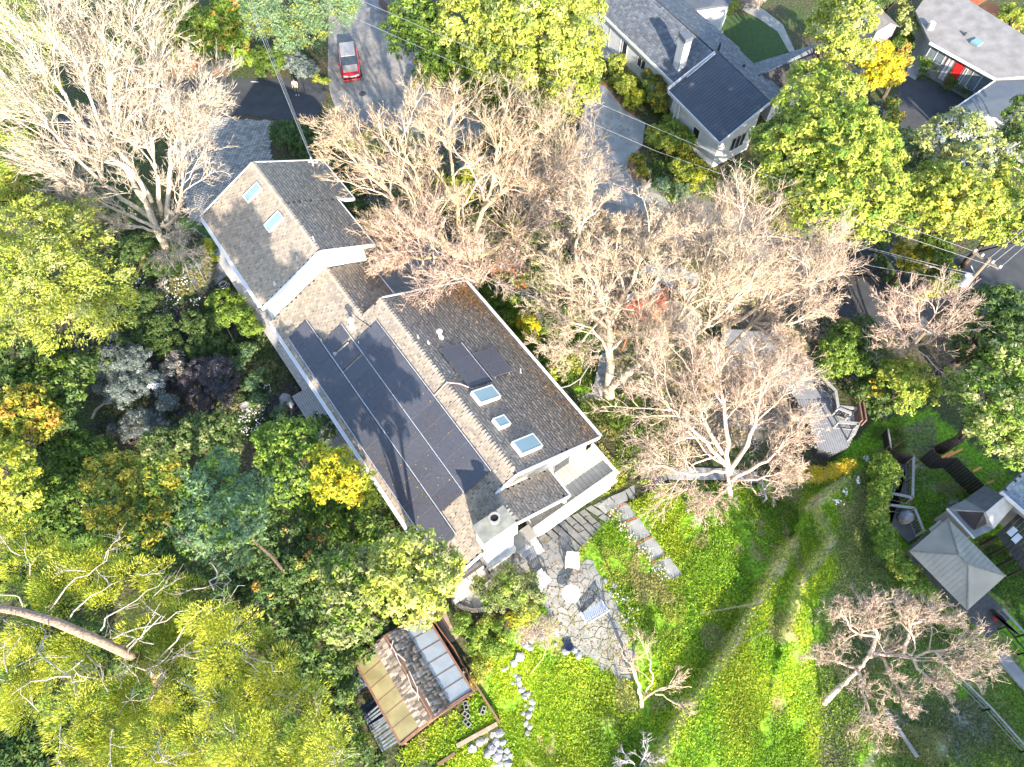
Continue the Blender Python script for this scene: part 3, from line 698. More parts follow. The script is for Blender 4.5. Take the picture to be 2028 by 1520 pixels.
# skylights
def skylight(s0, s1, n0, n1, zr, p, nr=0, h=.34, side=1):
    s = (s0 + s1) / 2; n = (n0 + n1) / 2; a = math.atan(p); S = s1 - s0; N = (abs(n1 - n0)) / math.cos(a)
    nv = Vector((fr.n.x * side * math.sin(a), fr.n.y * side * math.sin(a), math.cos(a))); c = fr.w(s, n, zr - abs(n - nr) * p)
    rot = Matrix.Rotation(fr.a, 4, 'Z') @ Matrix.Rotation(-a * side, 4, 'X')
    def lb(cx, cy, cz, sx, sy, sz, mb):
        vs = [c + (rot @ Vector((cx + i * sx / 2, cy + j * sy / 2, cz + k * sz / 2))) for k in (-1, 1) for j in (-1, 1) for i in (-1, 1)]
        return mb.add(vs, [(0, 2, 3, 1), (4, 5, 7, 6), (0, 1, 5, 4), (2, 6, 7, 3), (0, 4, 6, 2), (1, 3, 7, 5)])
    m1 = MB(); t = .07
    lb(0, N / 2, h / 2, S + t, t, h, m1); lb(0, -N / 2, h / 2, S + t, t, h, m1); lb(S / 2, 0, h / 2, t, N - t, h, m1); lb(-S / 2, 0, h / 2, t, N - t, h, m1)
    k = put('skylight', m1, TRIM, house); m2 = MB(); lb(0, 0, h - .03, S - t, N - t, .03, m2); put('pane', m2, SKYG, k); return k
for q in ((9.3, 10.25, .85, 2.3), (11.6, 12.28, .85, 1.6), (13.5, 14.45, .9, 2.4)): skylight(*q, ZR, PT)
def wl(px, py, z):
    p = at(px, py, z); d = Vector((p.x, p.y)) - fr.o; return d.dot(fr.d), d.dot(fr.n)
for px, py in ((500, 378), (542, 436)):
    s, n = wl(px, py, 7.9); s, n = wl(px, py, WR - abs(n - WN) * WP + .15); k = skylight(s - .36, s + .36, n - .62, n + .62, WR, WP, WN, .16, -1)
    k['label'] = 'pale skylight on the shaded north wing'
# vents: stub pipes with flashing
VENT = M('vent_white', (.46, .45, .43), .6)
def vent(s, n, z, h, r=.06, cap=False):
    mb = MB(); mb.cyl(fr.w(s, n, z - .05), r * 2.2, .1, 10); mb.cyl(fr.w(s, n, z - .02), r, h, 10)
    if cap: mb.lathe(fr.w(s, n, z + h), [(r * 1.9, 0), (r * 1.9, .1), (r * .6, .22)], 10)
    put('vent_pipe', mb, VENT, house)
vent(4.43, 1.74, zl(1.74), .75, .11, True); vent(3.99, .4, zl(.4), .4, .04); vent(4.63, .75, zl(.75), .35, .05); vent(8.92, 4.95, zl(4.95), .55, .04); vent(.1, -2.4, zl(2.4), .75, .13, True); vent(-.75, -4.5, zl(4.5), .35, .035); vent(1.5, -2.72, zl(2.72), .4, .035)
vent(-5.2, WN - 1.35, WR - 1.35 * WP, .3, .04); vent(-5.4, WN + .15, WR - .1, .5, .04); vent(-5.0, -.1 + WN - 3.3, WR - 3.3 * WP, .3, .05)
# service bracket and mast on the wing
mb = MB(); c = fr.w(-13.7, 2.2, WR - 3.95 * WP)
mb.tube([c, c + Vector((0, 0, .9))], .05); mb.tube([c + Vector((-.3, .1, .35)), c + Vector((.4, -.1, .4))], .03)
for i in (-.25, .05, .35): mb.cyl(c + Vector((i, 0, .4)), .05, .18, 8)
put('service_mast', mb, VENT, house)
SERV = c + Vector((0, 0, .7))
# chimney
CH = M('chimney_stucco', (.62, .61, .59), .9, (.54, .53, .51), 1.8, .3, 25)
ch = put('chimney', fr.box(MB(), 16.72, 17.72, -3.82, -1.98, 3.6, 7.78), CH, house)
put('chimney_base', fr.box(MB(), 16.9, 17.86, -4.0, -1.86, 0, 3.4), CH, ch)
q = [fr.w(18.45, -6.6, 3.25), fr.w(18.45, -3.95, 3.25), fr.w(17.53, -3.95, 3.75), fr.w(17.53, -6.6, 3.75)]
put('roof', MB().slab(q, .12), ROOFB, house); shingles('shingles', *q, house, SC1, seed=12)
put('wall', fr.box(MB(), 17.12, 18.2, -6.2, -4.02, 0, 3.1), WHITE, house)
put('chimney_cap', fr.box(MB(), 16.62, 17.82, -3.95, -1.86, 7.78, 7.93), M('cap_concrete', (.23, .23, .20), .9, (.15, .155, .14), 2.5, .2), ch)
mb = MB(); c = fr.w(17.05, -2.75, 7.93); mb.lathe(c, [(.27, 0), (.27, .3), (.33, .32), (.33, .42), (.22, .42), (.2, .1)], 18); put('flue', mb, M('flue_metal', (.36, .35, .33), .5, metal=.3), ch)
put('flue_opening', MB().cyl(c + Vector((0, 0, .32)), .2, .03, 18), M('flue_black', (.015, .015, .015), .95), ch)  # near-black disc set inside the flue mouth
# ------------------------------------------------ balcony
BF = 2.75
put('balcony_floor', fr.box(MB(), 15.1, 17.55, -.28, 6.25, BF - .28, BF - .05), WHITE, house)
nb = 20; bw = 6.5 / nb
bm = mesh_of('floor_board', MB().box((0, 0, 0), (2.42, bw - .018, .04)), DECKB)
for i in range(nb): inst('floor_board', bm, fr.w(16.32, -.28 + bw * (i + .5), BF - .03 + .004 * (i % 2)), (0, 0, fr.a), parent=house)
RL = 3.2
def railing(pts, z0, z1, par, mat, post=.1, bal=.12, name='railing', bt=.025, cap=(.14, .05), post_every=1.8, mid=None):
    """posts, caps and balusters, between the points"""
    for a, b in zip(pts[:-1], pts[1:]):
        a = Vector((a[0], a[1], 0)); b = Vector((b[0], b[1], 0)); L = (b - a).length; n = max(1, round(L / post_every))
        for i in range(n + 1):
            p = a.lerp(b, i / n); put('post', MB().box((p.x, p.y, (z0 + z1) / 2), (post, post, z1 - z0), math.atan2((b - a).y, (b - a).x)), mat, par)
        put('handrail', MB().beam(a + Vector((0, 0, z1 + .025)), b + Vector((0, 0, z1 + .025)), cap[0], cap[1]), mat, par)
        put('bottom_rail', MB().beam(a + Vector((0, 0, z0 + .12)), b + Vector((0, 0, z0 + .12)), .05, .05), mat, par)
        k = int(L / bal); m = MB()
        for i in range(1, k):
            p = a.lerp(b, i / k); m.box((p.x, p.y, (z0 + z1) / 2 + .03), (bt, bt, z1 - z0 - .12))
        if k > 1: put('balusters', m, mid or mat, par, kind='stuff')
railing([fr.w(15.15, 6.2), fr.w(17.5, 6.2)], BF, RL, house, TRIM, cap=(.2, .06))
# solid white parapet on the long side, with a ledge
put('parapet', fr.box(MB(), 17.5, 17.62, -.28, 6.28, BF - .3, RL - .05), WHITE, house)
put('parapet_cap', fr.box(MB(), 17.4, 17.72, -.3, 6.36, RL - .048, RL + .02), TRIM, house)
put('wall', fr.box(MB(), 17.30, 17.58, -.26, 6.1, 0, BF - .302), CH, house)
put('ledge', fr.box(MB(), 17.6, 17.86, -.9, 6.2, BF - .55, BF - .40), TRIM, house)
for n in (2.2, ): put('post', fr.box(MB(), 17.1, 17.3, n, n + .18, BF, 4.6), TRIM, house)
# landing and steps beside the chimney
put('landing', fr.box(MB(), 17.0, 17.9, -1.84, -.3, 0, 2.95), CONCL, house)
for i in range(3): put('step', fr.box(MB(), 17.9 + i * .3, 18.2 + i * .3, -1.8, -.4, 1.5, 2.85 - i * .12), DECK, house)
# ------------------------------------------------ deck along the west side
deck = thing('deck', 'narrow grey board deck running along the shaded west side of the house', 'deck', fr.w(-6, -6.4, 0))
put('deck_frame', fr.box(MB(), -17.2, 8, -7.0, -5.85, 0, .32), M('frame_dark', (.06, .055, .05), .9), deck); put('deck_frame', fr.box(MB(), -1.2, 8, -7.85, -7.01, 0, .32), M('frame_dark2', (.06, .055, .05), .9), deck)
mb = MB(); i = 0; s = -17.2
while s < -1.3:
    fr.box(mb, s, s + .135, -7.05, -5.82, .33, .36 + .006 * random.random()); s += .155
put('boards', mb, DECK, deck, kind='stuff')
mb = MB(); n = -7.9
while n < -5.9: fr.box(mb, -1.25, 8, n, n + .135, .33, .36 + .006 * random.random()); n += .155
put('boards', mb, DECK, deck, kind='stuff')
# small deck north-east of the link, seen between the roofs
deck2 = thing('deck', 'blue-grey shaded board deck between the two roofs and the bare tree', 'deck', fr.w(-3, 4, 0))
put('deck_frame', fr.box(MB(), -7.2, -.1, 1.6, 6.8, 0, 1.8), M('frame_dark3', (.07, .07, .07), .9), deck2)
mb = MB(); s = -7.2
while s < -.2: fr.box(mb, s, s + .135, 1.6, 6.8, 1.81, 1.84); s += .155
put('boards', mb, DECK, deck2, kind='stuff')
railing([fr.w(-7.1, 6.7), fr.w(-.3, 6.7)], 1.84, 2.75, deck2, TRIM, bal=.16)
railing([fr.w(-7.1, 1.8), fr.w(-7.1, 6.7)], 1.84, 2.75, deck2, TRIM, bal=.16)
put('box', fr.box(MB(), -1.9, -1.4, 2.7, 3.2, 1.85, 2.3), M('dark_box', (.03, .03, .035), .6), deck2, bevel=.02)
for i in range(2): put('plank', MB().beam(fr.w(-3.6 + i * .3, 5.1, 2.5), fr.w(-1.4 + i * .3, 6.2, 2.0), .16, .05), TRIM, deck2)
# ================================================================= NEIGHBOUR, NORTH
SLATE = [(.105, .12, .145), (.085, .10, .125), (.13, .145, .165), (.10, .105, .12)]
def v3(px, py, z): return at(px, py, z)
def proof(name, corners, par, th=.2, mat=None, sh=None, seed=1, **k):
    """roof plane from four eave/ridge corners: e0 e1 r1 r0"""
    put(name, MB().slab(corners, th), mat or ROOFB, par)
    if sh: shingles('shingles', *corners, par, sh, seed=seed, **k)
def wallpoly(name, pts, z0, z1, par, mat): return put(name, MB().prism([(p[0], p[1]) for p in pts], z0, z1), mat, par)
PALEW = M('pale_siding', (.46, .47, .48), .8, (.40, .41, .42), 2)
GREYW = M('grey_siding', (.22, .22, .22), .85, (.18, .18, .185), 2)
DROOF = M('dark_roll_roof', (.078, .088, .105), .85, (.064, .073, .088), 1.2, .15, 30)
nh = thing('house', 'pale neighbouring house with slate-grey shingle roofs, a square white chimney and a courtyard lawn', 'house', at(1380, 150, 0))
E0, E1, Rr1, Rr0 = v3(1150, -13, 3.3), v3(1339, 171, 3.3), v3(1416, 106, 5.2), v3(1262, -32, 5.2)
proof('roof', [E0, E1, Rr1, Rr0], nh, sh=SLATE, seed=20, tab=.36, course=.26, lift=.04)
D0, D1 = v3(1325, -24, 3.9), v3(1467, 98, 3.9)
proof('roof', [D0, D1, Rr1 + Vector((.02, .01, 0)), Rr0 + Vector((.02, .01, 0))], nh, sh=SLATE, seed=21, tab=.36, course=.26)
W_, S_, E_, N_ = v3(1323, 181, 3.35), v3(1425, 285, 3.35), v3(1526, 203, 5.2), v3(1419, 103, 5.27)
proof('roof', [W_, S_, E_, N_], nh, mat=DROOF)
mb = MB()
for i in range(1, 24):
    f = i / 24; mb.beam(W_.lerp(S_, f) + Vector((0, 0, .012)), N_.lerp(E_, f) + Vector((0, 0, .012)), .035, .03)
put('roof_seams', mb, DROOF, nh, kind='stuff')
proof('roof', [v3(1560, 190, 4.3), v3(1462, 98, 4.3), N_ + Vector((.02, .02, 0)), E_ + Vector((.02, .02, 0))], nh, sh=SLATE, seed=22, tab=.36, course=.26)
for a, b in ((E0, E1), (W_, S_), (S_, E_), (N_.lerp(W_, .03) + Vector((-.05, 0, .12)), W_ + Vector((-.05, .1, .18)))): edge(a + Vector((0, 0, -.05)), b + Vector((0, 0, -.05)), par=nh)
c_ = v3(1339, 172, 3.5); edge(c_, v3(1417, 106, 5.4), .08, .1, nh)
# east wing
a, b, c, d = v3(1534, 190, 3.6), v3(1658, 122, 3.6), v3(1643, 97, 4.7), v3(1500, 152, 4.7)
proof('roof', [a, b, c, d], nh, sh=SLATE, seed=23, tab=.36, course=.26)
a2, b2 = v3(1488, 128, 3.7), v3(1636, 82, 3.7)
proof('roof', [a2, b2, c + Vector((0, .02, 0)), d + Vector((0, .02, 0))], nh, sh=SLATE, seed=24, tab=.36, course=.26)
edge(a, b, par=nh); edge(b, c, par=nh)
# north wing, white gable end
tp = [v3(1346, 22, 3.6), v3(1404, 14, 4.1), v3(1446, 9, 3.6), v3(1470, -50, 3.6), v3(1350, -50, 3.9), v3(1300, -40, 3.6)]
put('roof', MB().slab(tp, .2), DROOF, nh)
shingles('shingles', tp[0], tp[2], tp[3], tp[5], nh, [(.3, .3, .31), (.26, .26, .28), (.22, .23, .25)], seed=25)
wallpoly('wall', [v3(1350, 22, 3.6), v3(1402, 15, 3.6), v3(1438, 9, 3.6), v3(1460, -40, 3.6), v3(1310, -35, 3.6)], 0, 3.38, nh, PALEW)
# walls under the eaves
def inset(p, q, k): d = (Vector(q[:2]) - Vector(p[:2])).normalized(); n = Vector((-d.y, d.x)) * k; return Vector((p[0] + n.x, p[1] + n.y)), Vector((q[0] + n.x, q[1] + n.y))
i0, i1 = inset(E0, E1, .55)
far0 = Vector((D0.x, D0.y)) ; far1 = Vector((D1.x, D1.y))
wallpoly('wall', [i0, i1.lerp(i0, .02), far1.lerp(i1, .1), far0.lerp(i0, .1)], 0, 3.3, nh, PALEW)
j0, j1 = inset(W_, S_, .45)
k0 = Vector((E_.x, E_.y)).lerp(j1, .06); k1 = Vector((N_.x, N_.y))
dd_ = (j1 - j0).normalized()
put('wall', MB().prism([j0 + dd_ * .4, j1 - dd_ * .45, k0 - dd_ * .45, k1 + dd_ * .4], 0, [3.25, 3.25, 4.9, 4.9]), PALEW, nh)
wallpoly('wall', [v3(1540, 180, 3.4), v3(1646, 120, 3.4), v3(1632, 90, 3.4), v3(1505, 135, 3.4)], 0, 3.45, nh, PALEW)
def wall_window(a, b, f0, f1, z0, z1, par, fw=.06, panes=2, out=.04, mat=TRIM, glass=GLASS, name='window'):
    """window on the wall through a,b (outer face on the right of a->b)"""
    a = Vector((a[0], a[1], 0)); b = Vector((b[0], b[1], 0)); d = (b - a); L = d.length; d /= L; n = Vector((d.y, -d.x, 0))
    rz = math.atan2(d.y, d.x); s0, s1 = f0 * L, f1 * L; m = MB(); cx = (s0 + s1) / 2; W = s1 - s0; H = z1 - z0
    def bx(mb, s, z, sx, sz, dp=.08, o=0.): p = a + d * s + n * (out / 2 + o); return mb.box((p.x, p.y, z), (sx, dp, sz), rz)
    bx(m, cx, z1 - fw / 2, W, fw); bx(m, cx, z0 + fw / 2, W, fw); bx(m, s0 + fw / 2, (z0 + z1) / 2, fw, H - 2 * fw); bx(m, s1 - fw / 2, (z0 + z1) / 2, fw, H - 2 * fw)
    for i in range(1, panes): bx(m, s0 + W * i / panes, (z0 + z1) / 2, fw, H - 2 * fw, .078)
    w_ = put(name, m, mat, par)
    for i in range(panes):
        m2 = MB(); bx(m2, s0 + W * (i + .5) / panes, (z0 + z1) / 2, W / panes - fw, H - 2 * fw, .03); put('pane', m2, glass, w_)
    return w_
wall_window(i0, i1, .60, .68, 1.2, 2.3, nh); wall_window(i0, i1, .30, .42, .2, 2.3, nh, glass=PALEW, name='garage_door', panes=1)
wall_window(i0, i1, .44, .49, .2, 2.3, nh, panes=1)
wall_window(j0, j1, .50, .62, 1.3, 2.3, nh, panes=1)
wall_window(j1 - dd_ * .45, k0 - dd_ * .45, .38, .78, 1.0, 2.5, nh, panes=3)
for f in (.18, .24): 
    p = W_.lerp(S_, f); put('post', MB().box((p.x + .1, p.y + .1, 1.6), (.12, .12, 3.2), fr.a), TRIM, nh)
# chimney
ct = [v3(1344, 68, 6.8), v3(1359, 64, 6.8), v3(1373, 77, 6.8), v3(1357, 84, 6.8)]
cm = sum(ct, Vector()) / 4; sh_ = [cm + (p - cm) * .88 for p in ct]
chn = put('chimney', MB().prism([(p.x, p.y) for p in sh_], 3.6, 6.6), PALEW, nh)
put('chimney_cap', MB().prism([(p.x, p.y) for p in ct], 6.6, 7.0), M('cap_dark', (.10, .115, .14), .8), chn)
for px, py, z in ((1423, 100, 5.0), (1470, 142, 4.4)): 
    p = v3(px, py, z); put('vent_pipe', MB().cyl((p.x, p.y, z - .6), .10, 1.3, 10), M('vent_dark', (.03, .03, .035), .6), nh)
# courtyard
LAWN = W2([(1415, 42), (1440, 30), (1508, 30), (1545, 62), (1566, 100), (1500, 128), (1470, 118), (1430, 75)])
struct(put('lawn', MB().prism(LAWN, -.1, .04), M('lawn_grass', (.045, .085, .022), .95, (.03, .06, .015), 3, .5, 60)))
struct(put('courtyard_path', MB().prism(W2([(1480, 4), (1512, 20), (1550, 50), (1574, 102), (1562, 104), (1540, 64), (1505, 40), (1470, 20)]), -.1, .055), CONCL))
struct(put('courtyard_path', MB().prism(W2([(1345, 22), (1405, 60), (1470, 122), (1500, 150), (1440, 110), (1340, 20)]), -.1, .05), CONC))
b_ = thing('bench', 'low pale concrete bench on the courtyard path beside the dark lawn', 'bench', at(1421, 62, 0))
put('seat', MB().beam(at(1411, 54, .42), at(1430, 71, .42), .5, .09), CONCL, b_)
for p in ((1414, 57), (1427, 68)): 
    q = at(*p, 0); put('leg', MB().box((q.x, q.y, .19), (.3, .3, .38), fr.a), CONCL, b_)

# ================================================================= NEIGHBOUR, NORTH-EAST
LROOF = M('pale_gravel_roof', (.215, .205, .20), .95, (.155, .148, .142), 1.1, .4, 60, detail=9)
BROOF = M('blue_grey_roof', (.085, .10, .12), .9, (.075, .088, .108), 1.5, .2, 40)
ne = thing('house', 'grey single-storey house with a flat gravel roof, red front door and blue-grey garage roof', 'house', at(1930, 130, 0))
top = [v3(1813, 22, 3.5), v3(1842, 84, 3.2), v3(1971, 156, 3.2), v3(2160, 150, 3.4), v3(2140, 140, 3.9), v3(1905, -8, 3.9), v3(1835, -10, 3.8)]
put('roof', MB().slab(top, .22), LROOF, ne)
edge(top[1] + Vector((-.05, -.05, -.05)), top[2] + Vector((0, -.05, -.05)), .1, .22, ne)
gt = [v3(1971, 160, 3.0), v3(1886, 218, 3.0), v3(1972, 235, 3.0), v3(2010, 262, 3.0), v3(2140, 330, 3.0), v3(2160, 155, 3.3)]
put('roof', MB().slab(gt, .2), BROOF, ne)
for a, b in ((0, 1), (1, 2), (2, 3)): edge(gt[a] + Vector((-.03, -.03, -.04)), gt[b] + Vector((-.03, -.03, -.04)), .1, .2, ne)
a0, a1 = inset(top[1], top[2], .5)
wallpoly('wall', [a0, a1, v3(2140, 150, 3), v3(2130, 135, 3), v3(1906, 2, 3), v3(1835, 2, 3)], 0, 3.1, ne, GREYW)
wallpoly('wall', [v3(1975, 176, 2.8), v3(1905, 222, 2.8), v3(1975, 240, 2.8), v3(2130, 330, 2.8), v3(2150, 175, 2.8)], 0, 2.75, ne, PALEW)
PG = M('curtained_glass', (.14, .17, .19), .2, (.10, .13, .15), 3, spec=.6)
wall_window(a0, a1, .02, .27, 1.5, 2.85, ne, glass=PG); wall_window(a0, a1, .70, .96, .9, 2.7, ne, glass=PG)
wall_window(a0, a1, .585, .625, .9, 2.5, ne, panes=1, glass=PG)
RED = M('red_door', (.55, .02, .02), .5, (.45, .015, .015), 2)
wall_window(a0, a1, .44, .56, .05, 2.6, ne, panes=1, mat=RED, glass=RED, name='door')
wall_window(a0, a1, .31, .42, .3, 2.6, ne, panes=2, mat=M('brown_wood', (.20, .13, .09), .8), glass=PALEW, name='entry_screen')
p = v3(1939, 78, 3.95); put('skylight', MB().box((p.x, p.y, 3.62), (.9, .8, .22), R(35)), SKYG, ne); p = v3(1848, 45, 4); put('vent', MB().cyl((p.x, p.y, 3.3), .3, .7, 10), VENT, ne); p = v3(1914, 63, 3.9); put('vent', MB().cyl((p.x, p.y, 3.5), .12, .3, 8), M('vent_dark2', (.05, .05, .05), .6), ne)
struct(put('entry_path', MB().prism(W2([(1800, 110), (1842, 62), (1860, 95), (1812, 160), (1795, 150)]), -.1, .06), CONC))
# orange timber steps beyond the roof
ORW = M('red_cedar', (.40, .11, .045), .8, (.30, .08, .03), 4)
st_ = thing('garden_steps', 'red cedar slatted walkway behind the flat gravel roof', 'walkway', at(1970, 20, 0))
for k in range(3):
    mb = MB(); A0 = at(1905 + k * 40, -6 + k * 22, 2.6 - k * .3); A1 = at(1938 + k * 40, 13 + k * 22, 2.6 - k * .3)
    for i in range(12): mb.beam(A0.lerp(A1, i / 12), A0.lerp(A1, i / 12) + Vector((1.2, 1.0, 0)), .09, .04)
    put('slats', mb, ORW, st_, kind='stuff')
    for f in (0, 1): q = A0.lerp(A1, f); put('post', MB().box((q.x, q.y, q.z / 2), (.1, .1, q.z)), ORW, st_)
# small sheds between the trees
def shed(label, px, py, L, Wd, h, ang, mat, wall, name='shed', rise=.6, door=True):
    p = at(px, py, h); f = Frame((p.x, p.y), ang); t = thing(name, label, 'shed', f.w(0, 0, 0))
    gable_block(-L / 2 + .15, L / 2 - .15, -Wd / 2 + .15, Wd / 2 - .15, 0, h + rise, 2 * rise / Wd, 0, f=f, par=t, mat=wall, drop=.1)
    for s in (-1, 1):
        q = [f.w(-L / 2, s * Wd / 2, h), f.w(L / 2, s * Wd / 2, h), f.w(L / 2, .003 * s, h + rise), f.w(-L / 2, .003 * s, h + rise)]; put('roof', MB().slab(q, .08), mat, t)
    if door: put('door', f.box(MB(), L / 2 - .16, L / 2 - .1, -.4, .4, .05, 1.9), TRIM, t)
    return t
shed('small grey gabled shed half hidden behind the yellow tree', 1738, 38, 3.4, 2.6, 2.4, R(-70), M('weathered_roof', (.22, .20, .19), .9), GREYW)
shed('tiny slate-roofed lean-to under the tall tree beside the yellow tree', 1691, 152, 1.8, 1.8, 2.4, R(15), DROOF, PALEW, door=False)

# ================================================================= GAZEBO AND RIGHT SIDE
GZ = M('gazebo_metal', (.29, .27, .23), .8, (.235, .22, .19), .9, spec=.1)
gz = thing('gazebo', 'beige hip-roofed garden gazebo beside the long hedge', 'gazebo', at(1900, 1160, 0))
g = [v3(1801, 1092, 2.5), v3(1916, 1209, 2.5), v3(1992, 1141, 2.5), v3(1877, 1027, 2.5)]
ap = [v3(1898, 1099, 3.6), v3(1917, 1119, 3.6)]
def face(q, par, mat, name, th=.05): return put(name, MB().slab(q, th), mat, par)
for nm, q in (('roof_panel', [g[0], g[1], ap[1], ap[0]]), ('roof_panel', [g[1], g[2], ap[1]]), ('roof_panel', [g[2], g[3], ap[0], ap[1]]), ('roof_panel', [g[3], g[0], ap[0]])):
    face(q, gz, GZ, nm)
mb = MB()
for a, b in ((g[0], ap[0]), (g[3], ap[0]), (g[1], ap[1]), (g[2], ap[1]), (ap[0], ap[1])): mb.beam(a + Vector((0, 0, .03)), b + Vector((0, 0, .03)), .09, .05)
put('hip_cap', mb, M('gazebo_trim', (.21, .205, .18), .8, spec=.1), gz)
mb = MB()
for q0, q1, r0, r1 in ((g[0], g[1], ap[0], ap[1]), (g[2], g[3], ap[1], ap[0])):
    for i in range(1, 16):
        f = i / 16; a = q0.lerp(q1, f); L = (q1 - q0).length; s = f * L
        m = min(s, L - s) / 1.9; k = min(1, m); tgt = (r0 if f < .5 else r1)
        b = a.lerp(a + (r0.lerp(r1, .5) - q0.lerp(q1, .5)), min(.97, k)); mb.beam(a + Vector((0, 0, .015)), b + Vector((0, 0, .015)), .03, .02)
put('roof_ribs', mb, GZ, gz, kind='stuff')
gc = (g[0] + g[2]) / 2
for q in g: p = gc + (q - gc) * .86; put('post', MB().box((p.x, p.y, 1.22), (.12, .12, 2.44), R(-55)), M('gazebo_post', (.08, .07, .06), .7), gz)
put('floor', MB().prism([(gc + (q - gc) * 1.0)[:2] for q in (g[0], g[1] + Vector((1.1, -1.9, 0)), g[2] + Vector((1.1, -1.9, 0)), g[3])], .0, .15), M('dark_decking', (.10, .095, .09), .85, (.07, .065, .06), 5), gz)
put('canopy_side', MB().slab([v3(1840, 1048, 2.3), v3(1862, 1030, 2.3), v3(1870, 1036, 2.3), v3(1846, 1056, 2.3)], .04), GZ, gz)
# play house
ph = thing('playhouse', 'small grey playhouse with a dark skylight opening above the gazebo', 'playhouse', at(1940, 1020, 0))
A, B, C_, D, E2, Pp, Q, G2 = v3(1875, 1008, 2.1), v3(1929, 1067, 2.1), v3(1968, 1048, 2.1), v3(1951, 961, 2.2), v3(1911, 990, 2.2), v3(1953, 1014, 3.0), v3(1990, 983, 3.0), v3(2006, 1004, 2.3)
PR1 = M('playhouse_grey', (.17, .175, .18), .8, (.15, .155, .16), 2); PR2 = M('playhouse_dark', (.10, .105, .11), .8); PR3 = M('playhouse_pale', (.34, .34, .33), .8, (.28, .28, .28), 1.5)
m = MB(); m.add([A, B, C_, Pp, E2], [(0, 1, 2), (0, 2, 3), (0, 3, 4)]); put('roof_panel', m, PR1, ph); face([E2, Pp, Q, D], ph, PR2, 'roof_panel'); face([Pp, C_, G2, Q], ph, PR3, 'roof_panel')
cp = (A + B + C_ + Pp + E2) / 5; lf = Vector((0, 0, .10)); face([A.lerp(cp, .38) + lf, B.lerp(cp, .38) + lf, C_.lerp(cp, .38) + lf, Pp.lerp(cp, .25) + lf, E2.lerp(cp, .35) + lf], ph, M('dark_netting', (.035, .028, .025), .8), 'opening_cover', .03)
edge(A, B, .09, .12, ph); cc = (A + Q) / 2
wallpoly('wall', [cc + (p - cc) * .86 for p in (A, B, C_, G2, D)], 0, 2.0, ph, GREYW)
fh = thing('house', 'corner of a blue-grey shingled house at the right edge behind the playhouse', 'house', at(2040, 980, 0))
q = [v3(1981, 975, 3.0), v3(2045, 1030, 3.0), v3(2130, 960, 3.8), v3(2060, 905, 3.8)]
proof('roof', q, fh, sh=[(.16, .20, .24), (.13, .17, .21), (.19, .23, .26)], seed=31); edge(q[0], q[1], par=fh)
wallpoly('wall', [v3(1992, 975, 2.8), v3(2050, 1022, 2.8), v3(2130, 960, 2.8), v3(2065, 910, 2.8)], 0, 2.9, fh, GREYW)
DW = M('dark_stained_wood', (.035, .026, .024), .7, (.022, .018, .018), 5, .2); DWL = M('rail_grey', (.26, .25, .24), .8)
fd = thing('deck', 'dark slatted pergola deck at the right edge between the playhouse and the gazebo', 'deck', at(2010, 1080, 0))
P0, P1 = at(1976, 1062, 1.9), at(2030, 1135, 1.9); dr = Vector((2.6, 1.9, 0))
for i in range(9):
    a = P0.lerp(P1, i / 9); put('slat', MB().beam(a, a + dr * 1.3, .22, .05), DW, fd)
for i in range(4): a = P0.lerp(P1, i / 3.3); put('post', MB().box((a.x, a.y, .95), (.12, .12, 1.9)), DW, fd)
for f in (.3, .6): q = at(1995 + f * 30, 1040 + f * 45, 1.95); put('bench_top', MB().box((q.x, q.y, 1.98), (.7, .35, .04), R(35)), PALEW, fd)
# timber retaining wall, built board by board
def board_wall(label, pts, z, par_name='retaining_wall', mat=DW, wd=.19, cap=None):
    P = [at(*p, z) for p in pts]; t = thing(par_name, label, 'wall', (P[0].x, P[0].y, 0))
    for a, b in zip(P[:-1], P[1:]):
        k = max(1, int((b - a).length / wd)); rz = math.atan2((b - a).y, (b - a).x)
        me = mesh_of('plank', MB().box((0, 0, z / 2), ((b - a).length / k - .012, .05, z)), mat)
        for i in range(k): p = a.lerp(b, (i + .5) / k); inst('plank', me, (p.x, p.y, -.01 * (i % 3)), (0, 0, rz), parent=t)
        if cap: put('cap', MB().beam(a + Vector((0, 0, .03)), b + Vector((0, 0, .03)), .16, .05), cap, t)
    return t
board_wall('dark stained plank wall stepping down to the playhouse', [(1845, 890), (1868, 908), (1895, 907), (1951, 962)], 1.7)
board_wall('short dark plank wall joining the grey railing left of the small lawn', [(1763, 891), (1809, 905)], 1.3)
for i, (a, b) in enumerate((((1866, 906), (1887, 895)), ((1876, 905), (1905, 890)), ((1927, 934), (1943, 926)), ((1955, 958), (1967, 953)))):
    t = tag(put('timber_beam', MB().beam(at(*a, 1.78), at(*b, 1.78), .13, .12), M('orange_timber', (.62, .26, .09), .8, (.5, .2, .07), 4)), ('first', 'second', 'third', 'lowest')[i] + ' orange timber beam sticking out behind the dark plank wall, counted from the top left', 'beam', 'orange beams behind the plank wall')
tag(put('timber_board', MB().beam(at(1753, 900, .9), at(1790, 871, .9), .08, .3), M('brown_board', (.12, .05, .035), .8)), 'brown board fence slanting across the grass above the hedge', 'board')
def rail_thing(label, pts, z0, z1, mat, bal=.16, closed=False, name='railing', balm=None):
    P = [at(*p, z1) for p in pts]; t = thing(name, label, 'railing', (P[0].x, P[0].y, 0)); railing([(p.x, p.y) for p in P], z0, z1, t, mat, bal=bal, bt=.04, mid=balm, cap=(.17, .06)); return t
rail_thing('grey-topped railing in an L around the sunken patio right of the hedge', [(1809, 905), (1807, 986), (1757, 976)], .0, 1.1, DWL, balm=DW)
rail_thing('second grey-topped railing bending down towards the gazebo', [(1757, 1000), (1811, 1007), (1829, 1052)], .0, 1.1, DWL, balm=DW)
